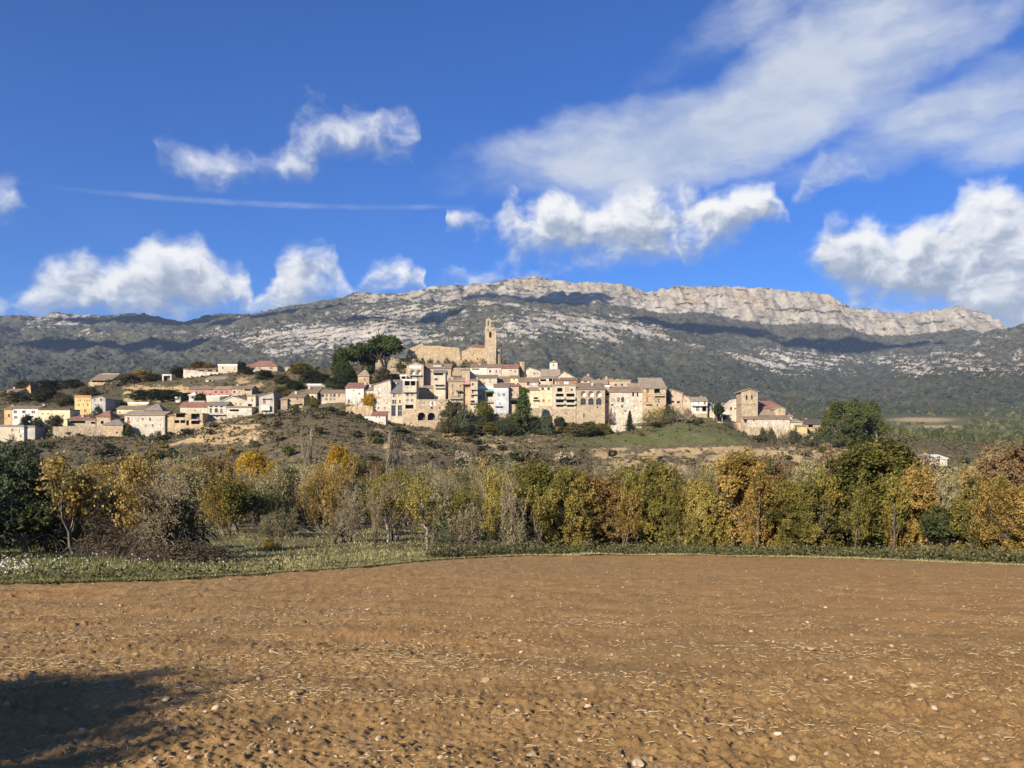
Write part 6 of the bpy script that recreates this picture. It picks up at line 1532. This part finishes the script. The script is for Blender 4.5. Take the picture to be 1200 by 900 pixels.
for px, yt, w, lf in [(517, 494, 12, 'twig'), (532, 471, 24, 'scrub'), (547, 480, 22, 'olive'), (560, 487, 22, 'olive'), (576, 489, 24, 'scrub'), (592, 490, 22, 'olive'), (603, 484, 20, 'pinelight'), (625, 488, 22, 'scrub'), (641, 486, 14, 'olive'), (606, 503, 34, 'scrub'), (632, 504, 26, 'olive'), (572, 506, 26, 'green'), (545, 506, 24, 'scrub'), (668, 495, 20, 'green'), (690, 494, 22, 'pinelight'), (706, 496, 18, 'green'), (682, 503, 26, 'scrub')]:
    plant('broad', px, yt, w * 1.15, 283 + rr.uniform(-5, 5), lf, 'evergreen bush on the rocks below the village front', cat='bush', group='bushes below the village front', name='evergreen_bush')
GH = 'small trees on the upper slope'
for px, yt, w, Y, lf in [(30, 446, 26, 400, 'scrub'), (60, 448, 26, 395, 'scrub'), (85, 446, 24, 390, 'scrub'), (150, 442, 24, 380, 'scrub'), (168, 434, 22, 385, 'ochre'), (180, 438, 20, 380, 'scrub'), (210, 430, 20, 392, 'scrub'), (232, 424, 26, 396, 'rust'), (246, 426, 16, 394, 'rust'), (283, 424, 12, 392, 'dark'), (290, 432, 18, 372, 'scrub'), (310, 440, 22, 360, 'scrub'),
                         (330, 440, 22, 350, 'scrub'), (345, 448, 22, 335, 'dark'), (352, 430, 26, 370, 'green'), (365, 433, 24, 350, 'dark'), (378, 438, 22, 342, 'scrub'), (392, 442, 24, 338, 'olive'), (410, 432, 20, 340, 'dark'), (398, 452, 18, 326, 'dark'), (448, 430, 24, 326, 'scrub'), (462, 438, 16, 330, 'scrub'), (330, 455, 22, 322, 'green'), (340, 458, 18, 320, 'green'),
                         (185, 463, 26, 332, 'dark'), (200, 465, 26, 328, 'dark'), (215, 467, 20, 324, 'dark'), (236, 461, 18, 318, 'dark'), (165, 465, 24, 335, 'dark'), (55, 470, 30, 345, 'scrub'), (75, 473, 26, 335, 'scrub'), (130, 472, 22, 325, 'olive'), (32, 486, 18, 296, 'dark'), (43, 489, 14, 295, 'dark'), (65, 487, 18, 294, 'scrub'), (148, 496, 12, 289, 'green'), (20, 470, 26, 350, 'scrub'), (105, 460, 22, 350, 'scrub')]:
    plant('broad', px, yt, w, Y, lf, {'scrub': 'grey-brown scrub tree on the upper slope', 'dark': 'dark evergreen tree between the upper terraces', 'green': 'fresh green garden tree on the upper slope', 'olive': 'grey olive tree on the upper slope', 'ochre': 'round ochre tree near the twin-towered shelter', 'rust': 'rusty autumn tree above the ruined farm range'}[lf], group=GH)
for px, yt, w in [(470, 421, 8), (480, 419, 8), (488, 420, 9), (495, 419, 8), (505, 420, 8), (524, 419, 9), (530, 423, 10), (545, 420, 8), (553, 422, 9), (560, 424, 8), (566, 420, 8), (540, 426, 8), (470, 426, 16), (514, 422, 6)]:
    plant('bramble', px, yt, w * 1.2, 341, rr.choice(['dark', 'dark', 'scrub']), 'small dark bush growing on the castle terrace', cat='bush', group='bushes on the castle terrace', name='terrace_bush')
for px, yt, w, Y in [(893, 500, 6, 289), (900, 503, 6, 289), (904, 500, 5, 289), (921, 506, 14, 288), (936, 508, 16, 287), (850, 492, 7, 295), (856, 493, 8, 295), (930, 500, 8, 291), (872, 505, 5, 290), (950, 506, 18, 286), (908, 513, 10, 285), (885, 514, 12, 285), (960, 500, 12, 292), (970, 506, 16, 288)]:
    plant('bramble', px, yt, w * 1.2, Y, rr.choice(['dark', 'scrub', 'olive']), 'dark bush rooted in the chapel walls', cat='bush', group='bushes about the chapel walls', name='terrace_bush')

# --- shrubs over the slope
GS = 'shrubs scattered over the village hill'
k = 0
while k < 296:
    px = rr.uniform(-10, 1210); Y = rr.uniform(165, 292) if rr.random() < .72 else rr.uniform(300, 420)
    if Y > 292 and (px > 440): continue
    if 690 < px < 900 and 240 < Y < 275 and rr.random() < .8: continue
    X = (px - 600) / 900 * Y
    if any(a - 3 < px < b + 3 and yy - 2 < Y < yy + dd + 2 for a, b, yy, dd in HOUSES): continue
    z = gz(X, Y); h = rr.uniform(.9, 3.0) * (1.0 if Y > 230 else 1.5); w = h * rr.uniform(1.0, 1.9)
    plant('shrub', px, HOR - 900 * (z + h) / Y, w * 900 / Y, Y, (lf_ := rr.choice(['scrub', 'scrub', 'scrub', 'dark', 'olive', 'twig', 'twig', 'green', 'ochre'])), {'scrub': 'low olive-brown scrub bush', 'dark': 'low dark evergreen bush', 'olive': 'low grey-green bush', 'twig': 'low pale twiggy bush', 'green': 'low yellow-green bush', 'ochre': 'low ochre autumn bush'}[lf_] + (' on the slope below the village' if Y < 296 else ' among the upper terraces'), cat='shrub', group=GS)
    k += 1

# ---------------------------------------------------------------- uncountable cover: scrub, woods, grass, weeds, straw, pebbles
def blobs(rg, C, W_, H_, tone):
    """rough little domes, eight faces each, one per centre"""
    n = len(C); k = 5
    a = rg.uniform(0, 6.28, (n, 1)) + np.arange(k) * 2 * np.pi / k
    rr_ = W_[:, None] * rg.uniform(.7, 1.25, (n, k)) * .5
    low = np.stack([C[:, 0:1] + np.cos(a) * rr_, C[:, 1:2] + np.sin(a) * rr_, np.repeat(C[:, 2:3] - .1 * H_[:, None], k, 1)], -1)
    r2 = rr_ * rg.uniform(.55, .95, (n, k))
    mid = np.stack([C[:, 0:1] + np.cos(a + .6) * r2, C[:, 1:2] + np.sin(a + .6) * r2, C[:, 2:3] + H_[:, None] * rg.uniform(.5, .8, (n, k))], -1)
    top = np.stack([C[:, 0] + rg.normal(0, .08, n) * W_, C[:, 1] + rg.normal(0, .08, n) * W_, C[:, 2] + H_], -1)[:, None]
    V = np.concatenate([low, mid, top], 1).reshape(-1, 3); m = 2 * k + 1; b = (np.arange(n) * m)[:, None]
    F = []
    for i in range(k):
        j = (i + 1) % k
        F += [b + np.array([[i, j, k + i]]), b + np.array([[j, k + j, k + i]]), b + np.array([[k + i, k + j, 2 * k]])]
    return V, np.concatenate(F), np.repeat(tone, m)


rg = np.random.RandomState(3)
# scrub on the village hill: little leaf tufts
n = 15500
px = rg.uniform(-60, 1260, n); Y = np.where(rg.uniform(0, 1, n) < .62, rg.uniform(150, 296, n), rg.uniform(300, 430, n))
X = (px - 600) / 900 * Y
dn = fbm(X / 16, Y / 16, 3, 88)
keep = dn > rg.uniform(-.65, .2, n)
keep &= ~((px > 690) & (px < 900) & (Y > 238) & (Y < 272)) | (rg.uniform(0, 1, n) < .12)
keep &= ~((px > 660) & (px < 875) & (Y > 270) & (Y < 296)) | (rg.uniform(0, 1, n) < .6)
keep &= ~((px > 440) & (px < 890) & (Y > 296))
for a, b, yy, dd in HOUSES: keep &= ~((px > a - 1) & (px < b + 1) & (Y > yy - 1) & (Y < yy + dd + 1))
px, X, Y = px[keep], X[keep], Y[keep]
Z = ground_z(X, Y); m = len(X)
sz = rg.uniform(.4, 1.5, m) ** 1.2
C = np.repeat(np.stack([X, Y, Z + sz * .25], 1), 3, 0) + rg.normal(0, .45, (m * 3, 3)) * np.repeat(sz, 3)[:, None] * np.array([1.3, 1, .35])
V, F, tn = leaves(rg, C, 3, .22, .38, None, np.repeat(rg.uniform(0, 1, m), 3), .8)
o = mk('scrub', V, F, LEAF['scrub'], attrs={'tone': tn}); tag(o, 'low brown and green scrub covering the village hill', 'scrub', kind='stuff')
# woods and hedges over the valley floor beyond the village
n = 9000
px = rg.uniform(-100, 1320, n); Y = 430 * (1750 / 430) ** rg.uniform(0, 1, n) ** .8; X = (px - 600) / 900 * Y
keep = fbm(X / 110, Y / 110, 4, 97) > rg.uniform(-.5, .25, n)
Zg = ground_z(X, Y); _, qy_ = pxy(X, Y, Zg)
for cx, cy, rx, ry in ((1080, 492, 60, 4), (1190, 474, 60, 2.5), (1100, 500, 50, 2.5)): keep &= np.hypot((px - cx) / rx, (qy_ - cy) / ry) > 1
X, Y, Zg = X[keep], Y[keep], Zg[keep]; m = len(X)
h = rg.uniform(2.2, 6.5, m) * (.7 + .3 * Y / 1000)
V, F, tn = blobs(rg, np.stack([X, Y, Zg], 1), h * rg.uniform(.9, 1.7, m), h, np.clip(rg.uniform(0, 1, m) ** 1.3 + .2 * fbm(X / 200, Y / 200, 2, 5), 0, 1))
FARWOOD = leaf_mat('far_wood', [(0, (.018, .024, .010)), (.45, (.038, .045, .018)), (.72, (.075, .068, .030)), (.9, (.14, .095, .045)), (1, (.19, .13, .06))], .05, 0, .15)
o = mk('woods', V, F, FARWOOD, attrs={'tone': tn}); tag(o, 'far valley woods and hedges beyond the village', 'woods', kind='stuff')
# holm-oak scrub dotted over the mountain flanks
n = 24000
ri = rg.randint(0, 262, n); ci = rg.randint(0, MX.shape[1] - 1, n)
rk = rock[ri, ci]; fo = forest[ri, ci]
keep = (rg.uniform(0, 1, n) > rk * 1.0 - .05) & (fbm(MX[ri, ci] / 140, MY[ri, ci] / 140, 3, 92) + .35 * fo > rg.uniform(-.55, .35, n))
ri, ci = ri[keep], ci[keep]; m = len(ri)
X = MX[ri, ci] + rg.normal(0, 3, m); Y = MY[ri, ci] + rg.normal(0, 4, m); Zm = MZ[ri, ci] - 1.0
h = rg.uniform(2.8, 6.5, m) * (1 + .25 * forest[ri, ci])
V, F, tn = blobs(rg, np.stack([X, Y, Zm], 1), h * rg.uniform(1.1, 2.2, m), h, rg.uniform(0, 1, m))
MSCRUB = leaf_mat('mountain_scrub', [(0, (.012, .016, .009)), (.5, (.027, .032, .018)), (.85, (.052, .053, .032)), (1, (.085, .078, .050))], .05, 0, .1)
o = mk('scrub_forest', V, F, MSCRUB, attrs={'tone': tn}); tag(o, 'dark holm-oak scrub dotted over the mountain flanks', 'scrub', kind='stuff')


def blades(rg, X, Y, Z, H_, w, tone, lean=.35):
    n = len(X); a = rg.uniform(0, 6.28, n); dx, dy = np.cos(a), np.sin(a)
    lx, ly = rg.normal(0, lean, n) * H_, rg.normal(0, lean, n) * H_
    b0 = np.stack([X - dx * w, Y - dy * w, Z], 1); b1 = np.stack([X + dx * w, Y + dy * w, Z], 1); t_ = np.stack([X + lx, Y + ly, Z + H_], 1)
    V = np.stack([b0, b1, t_], 1).reshape(-1, 3)
    return V, np.arange(3 * n).reshape(n, 3), np.repeat(tone, 3)


# meadow grass
n = 82000
px = rg.uniform(-150, 600, n); e = edge_Y(px); Y = e - .5 + (rg.uniform(0, 1, n) ** 1.9) * (85 - e)
px2 = rg.uniform(560, 1350, 26000); e2 = edge_Y(px2); Y2 = e2 - .7 + rg.uniform(0, 1, 26000) ** 1.5 * 4.5
px = np.concatenate([px, px2]); Y = np.concatenate([Y, Y2]); X = (px - 600) / 900 * Y
Z = np.maximum(ground_z(X, Y), np.where(Y < 50, -(FIELD_A + FIELD_B * Y) - .05, -99))
dn = fbm(X / 3.0, Y / 3.0, 3, 66)
H_ = np.clip(rg.gamma(2.5, .036, len(X)) * (1 + 1.1 * dn) * (.45 + .55 * sstep(Y - edge_Y(px), 0, 6)), .04, .6)
near = 1 - sstep(px, 560, 620)
V, F, tn = blades(rg, X, Y, Z - .02, H_, .012 + .0006 * Y, np.clip(rg.uniform(.1, .95, len(X)) * (.5 + .5 * sstep(px, 150, 280)) + .5 * dn - .12 * (1 - sstep(px, 150, 280)) + .30 * (1 - near), 0, 1))
o = mk('grass', V, F, LEAF['grass'], attrs={'tone': tn}); tag(o, 'rough grey-green meadow grass', 'grass', kind='stuff')
# white seed heads in the meadow
n = 420
px = np.concatenate([rg.uniform(0, 34, 150), rg.uniform(34, 120, 100), rg.uniform(120, 560, 170)]); e = edge_Y(px); Y = e + .3 + rg.uniform(0, 1, n) ** 2 * 9; X = (px - 600) / 900 * Y
Z = np.maximum(ground_z(X, Y), -(FIELD_A + FIELD_B * Y) - .05) + rg.uniform(.15, .55, n)
V, F, tn = leaves(rg, np.stack([X, Y, Z], 1), 2, .012, .020)
o = mk('wild_flowers', V, F, plain_mat('seed_white', (.72, .70, .66))); tag(o, 'tiny white flower heads in the meadow grass', 'flowers', kind='stuff')
# weeds along the field edge
n = 3800
px = np.concatenate([rg.uniform(500, 1340, 3600), rg.uniform(-100, 480, 200)]); e = edge_Y(px); Y = e + .15 + rg.uniform(0, 1, n) * np.where(px > 480, 2.6, 1.0); X = (px - 600) / 900 * Y
hh = np.clip(.25 + .5 * sstep(fbm(X / 1.6, Y / 1.6, 3, 12), -.3, .5), .15, .9) * np.where(px > 480, 1.0, .45)
Z = np.maximum(ground_z(X, Y), np.where(Y < 50, -(FIELD_A + FIELD_B * Y) - .05, -99)) + hh * rg.uniform(.1, .9, n)
V, F, tn = leaves(rg, np.stack([X, Y, Z], 1), 7, .14, .075, None, rg.uniform(0, 1, n), .45)
o = mk('weeds', V, F, LEAF['weed'], attrs={'tone': tn}); tag(o, 'dull green weeds along the far field edge', 'weeds', kind='stuff')


# straw litter and pebbles on the field
def scatter_field(n, lo=4.0, power=1.0):
    px = rg.uniform(-60, 1260, n); e = edge_Y(px); t_ = rg.uniform(0, 1, n) ** power
    Y = 1 / ((1 / lo) * (1 - t_) + (1 / e) * t_); X = (px - 600) / 900 * Y
    return X, Y


X, Y = scatter_field(44000, 4.0, .62)
bandv = fbm(X / 2.6, Y / 1.1, 3, 27) + .55 * np.exp(-((Y - 9.2 - .10 * X) / .55) ** 2) + .4 * np.exp(-((Y - 13 + .1 * X) / .9) ** 2)
keep = bandv > rg.uniform(-.25, .95, len(X)) + .22 * (1 - sstep(Y, 5, 9)); X, Y = X[keep], Y[keep]; n = len(X)
L_ = rg.gamma(2.0, .011, n) + .008; L_ = np.minimum(L_ * .62, .045) * (1 + .03 * Y); w = rg.uniform(.0006, .0013, n) * (1 + .12 * Y)
a = rg.normal(.1, .9, n); tilt = rg.normal(0, .16, n)
Z = field_z(X, Y) + .012
dx, dy, dz = np.cos(a) * L_, np.sin(a) * L_, np.sin(tilt) * L_
nx, ny = -np.sin(a) * w, np.cos(a) * w
c0 = np.stack([X - dx, Y - dy, Z - dz], 1); c1 = np.stack([X, Y, Z + L_ * .12], 1); c2 = np.stack([X + dx + nx * 1.5, Y + dy + ny * 1.5, Z + dz], 1); wv = np.stack([nx, ny, np.full(n, .0015)], 1)
V = np.stack([c0 - wv, c0 + wv, c1 - wv, c1 + wv, c2 - wv, c2 + wv], 1).reshape(-1, 3); b = np.arange(n)[:, None] * 6
F = np.concatenate([b + np.array([[0, 2, 3, 1]]), b + np.array([[2, 4, 5, 3]])])
STRAW = leaf_mat('straw', [(0, (.22, .155, .075)), (.5, (.33, .25, .135)), (1, (.46, .38, .24))], .1, 0, .2)
o = mk('straw', V, F, STRAW, attrs={'tone': np.repeat(rg.uniform(0, 1, n), 6)}); tag(o, 'broken pale straw scattered over the soil', 'straw', kind='stuff')


def stone_mesh(sd, sub=2):
    import bmesh
    bm = bmesh.new(); bmesh.ops.create_icosphere(bm, subdivisions=sub, radius=1.0)
    r_ = np.random.RandomState(sd); ax = [unit(r_.normal(0, 1, 3)) for _ in range(9)]; d0 = r_.uniform(.55, .95, 9)
    for v in bm.verts:
        p = np.array(v.co)
        for a_, d1 in zip(ax, d0):
            t_ = p @ a_
            if t_ > d1: p = p - a_ * (t_ - d1) * .9
        v.co = p * np.array([1.0, .8, .6])
    me = bpy.data.meshes.new('stone'); bm.to_mesh(me); bm.free(); return me


m_, T_, b_ = new_mat('field_stone', .9, .2)
no = T_.noise(objco(T_), 3.0, 4, .6)
T_.l.new(T_.ramp(T_.math('ADD', T_.math('MULTIPLY', no, .6), T_.math('MULTIPLY', T_.n.new('ShaderNodeObjectInfo').outputs['Random'], .4)), [(.25, (.25, .17, .10)), (.5, (.37, .28, .18)), (.8, (.54, .46, .34))]), b_.inputs['Base Color'])
STONES = [stone_mesh(k) for k in range(7)]
for me in STONES: me.materials.append(m_)


def stone(X, Y, r_, label, i):
    o = link('field_stone', STONES[i % 7]); o.location = (X, Y, float(field_z(np.array([X]), np.array([Y]))[0]) + r_ * .22)
    o.rotation_euler = (rnd.uniform(-.4, .4), rnd.uniform(-.4, .4), rnd.uniform(0, 6.28)); o.scale = (r_, r_, r_ * rnd.uniform(.7, 1.2))
    tag(o, label, 'stone', 'pale stones lying on the field')


def at_field(px, py):
    Y = FIELD_A / ((py - HOR) / 900 - FIELD_B); return (px - 600) / 900 * Y, Y


BIG = [(344, 819, 5.5, 'rounded cream stone on its own past the tip of the tree shadow'), (767, 803, 5.0, 'pointed pale stone with a dark shadow side in open soil'), (1004, 858, 4.5, 'sharp triangular white stone on cloddy soil'), (1027, 883, 4.5, 'angular white stone among big clods'),
       (656, 797, 4.0, 'upright oval cream stone in the middle of the field'), (572, 808, 3.5, 'small tilted cream stone near the oval stone'), (450, 752, 3.5, 'pale stone on smooth soil beyond the straw band'), (195, 820, 6.0, 'smooth tan stone at the edge of the tree shadow'), (178, 895, 6.5, 'half-buried cream stone below the tree shadow'),
       (224, 891, 5.0, 'flat cream stone below the tree shadow'), (449, 846, 4.0, 'small pale stone amid straw stalks'), (541, 889, 4.0, 'flat ochre stone lying in bare soil'), (680, 867, 4.0, 'flat pale stone beside a long stalk'), (516, 891, 4.5, 'broken cream stone beside scattered straw'), (240, 834, 3.5, 'tiny white chip at the shadow edge'),
       (1078, 827, 5.0, 'oval cream stone on dark clods'), (1155, 894, 5.0, 'long flat pale stone among clods'), (732, 728, 4.2, 'elongated cream stone lying flat on far soil'), (184, 834, 4.0, 'grey-cream stone just inside the tree shadow')]
for i, (px, py, hw, lab) in enumerate(BIG):
    X, Y = at_field(px, py); stone(X, Y, hw / 900 * Y, lab, i)
X, Y = scatter_field(281, 4.6, .8)
for i in range(281): stone(float(X[i]), float(Y[i]), float(min(.05, rg.gamma(2.2, .006) + .006) * (1 + .015 * Y[i])), 'small pale stone lying on the ploughed soil', i)
X, Y = scatter_field(1700, 4.2, .6); X3, Y3 = scatter_field(2400, 9.0, .5); X, Y = np.concatenate([X, X3]), np.concatenate([Y, Y3])
r_ = rg.gamma(2.2, .0026, len(X)) + .003; r_ *= 1 + .02 * Y
V, F, tn = blobs(rg, np.stack([X, Y, field_z(X, Y)], 1), r_ * 2, r_ * 1.1, rg.uniform(0, 1, len(X)))
o = mk('pebbles', V, F, m_); tag(o, 'fine pale pebbles strewn over the soil', 'pebbles', kind='stuff')
# loose clods
X, Y = scatter_field(5000, 3.9, 1.5)
k = (fbm(X / 2.0, Y / 2.0, 3, 55) + .5 * sstep(X, .5, 5)) > rg.uniform(-.5, .7, len(X)); X, Y = X[k], Y[k]
r_ = np.minimum(rg.gamma(1.8, .0042, len(X)) + .003, .022)
V, F, tn = blobs(rg, np.stack([X, Y, field_z(X, Y) - r_ * .2], 1), r_ * 2.2, r_ * 1.3, rg.uniform(0, 1, len(X)))
o = mk('clods', V, F, SOIL); tag(o, 'loose clods of brown earth', 'clods', kind='stuff')

# ---------------------------------------------------------------- tree behind the camera whose shadow falls on the field
plant('broad', 0, 0, 1, 1, 'ochre', 'roadside tree behind the camera throwing its shadow on the field', name='roadside_tree', zb=0)
sh = COL.objects[-1]
sh = [o for o in bpy.data.objects if o.name.startswith('roadside_tree')][0]
sh.location = (-12.7, -5.8, -FIELD_A + .14); sh.scale = (5.2, 5.2, 6.5)
plant('broad', 0, 0, 1, 1, 'green', 'unseen extra tree added behind the camera to deepen the field shadow', name='added_shade_tree', zb=0, var=2)
sh = [o for o in bpy.data.objects if o.name.startswith('added_shade_tree')][0]
sh.location = (-11.9, -6.5, -FIELD_A + .14); sh.scale = (5.0, 5.0, 6.3)  # extra unseen tree, added only to darken the first tree's shadow

# ---------------------------------------------------------------- clouds overhead (above the frame) that shade parts of the mountain
m_, T_, b_ = new_mat('cloud_white', 1.0, 0.0)
b_.inputs['Base Color'].default_value = (.8, .8, .8, 1)


def cloud(target, up, w, d, label, sd):
    """a cumulus standing on the sun's side of a mountain point, above the haze"""
    t_ = np.array(target, float); k = (up - t_[2]) / SUN_DIR[2]; c = t_ + SUN_DIR * k
    r_ = np.random.RandomState(sd); V, F, o_ = [], [], 0
    import bmesh
    bm = bmesh.new()
    for j in range(26):
        f = r_.uniform(-1, 1); rad = (1 - .55 * abs(f)) * r_.uniform(.22, .42)
        bmesh.ops.create_icosphere(bm, subdivisions=2, radius=rad, matrix=__import__('mathutils').Matrix.Translation((f * 1.0, r_.uniform(-.55, .55), max(0, r_.normal(.12, .15)))))
    for v in bm.verts:
        v.co.x += .06 * math.sin(9 * v.co.y + 5 * v.co.z); v.co.z = max(v.co.z, -.12 + .03 * math.sin(7 * v.co.x)); v.co.y += .06 * math.sin(11 * v.co.x)
        v.co = (v.co.x * w, v.co.y * d, v.co.z * d * .6)
    me = bpy.data.meshes.new('cloud'); bm.to_mesh(me); bm.free(); me.materials.append(m_)
    for p in me.polygons: p.use_smooth = True
    o = link('cloud', me); o.location = c; tag(o, label, 'cloud', 'clouds overhead', kind='stuff')
    return o


def mtn(px, Y):
    X = (px - 600) / 900 * Y; return (X, Y, float(base_z(np.array([X]), np.array([Y]))[0]))


cloud(mtn(630, 3720), 1800, 330, 150, 'white cumulus overhead shading the cliff foot above the church', 1)
cloud(mtn(810, 3450), 1900, 360, 170, 'white cumulus overhead shading the high bench below the cliff', 2)
cloud(mtn(470, 2950), 1800, 240, 130, 'white cumulus overhead shading the rocky spur', 3)
cloud(mtn(110, 2850), 1850, 420, 260, 'white cumulus overhead shading the low shoulder of the ridge', 4)
cloud(mtn(1000, 3500), 1950, 420, 160, 'white cumulus overhead shading the valley head', 5)
cloud(mtn(330, 3500), 2000, 420, 210, 'white cumulus overhead shading the far skyline', 6)
cloud(mtn(170, 3800), 1900, 420, 160, 'white cumulus overhead shading the grey rim', 7)

# ---------------------------------------------------------------- the air
hm = bpy.data.materials.new('haze_air'); hm.use_nodes = True
HT = hm.node_tree; HT.nodes.clear()
ho = HT.nodes.new('ShaderNodeOutputMaterial'); hv = HT.nodes.new('ShaderNodeVolumePrincipled')
hv.inputs['Color'].default_value = (.50, .68, 1.0, 1); hv.inputs['Density'].default_value = 5.0e-5; hv.inputs['Anisotropy'].default_value = 0.0
HT.links.new(hv.outputs[0], ho.inputs['Volume'])
mb = MB(); mb.box(-15000, 15000, -10000, 13000, -140, 1150)
hz = mb.build('haze', hm); tag(hz, 'thin blue air over the whole valley', 'haze', kind='stuff')
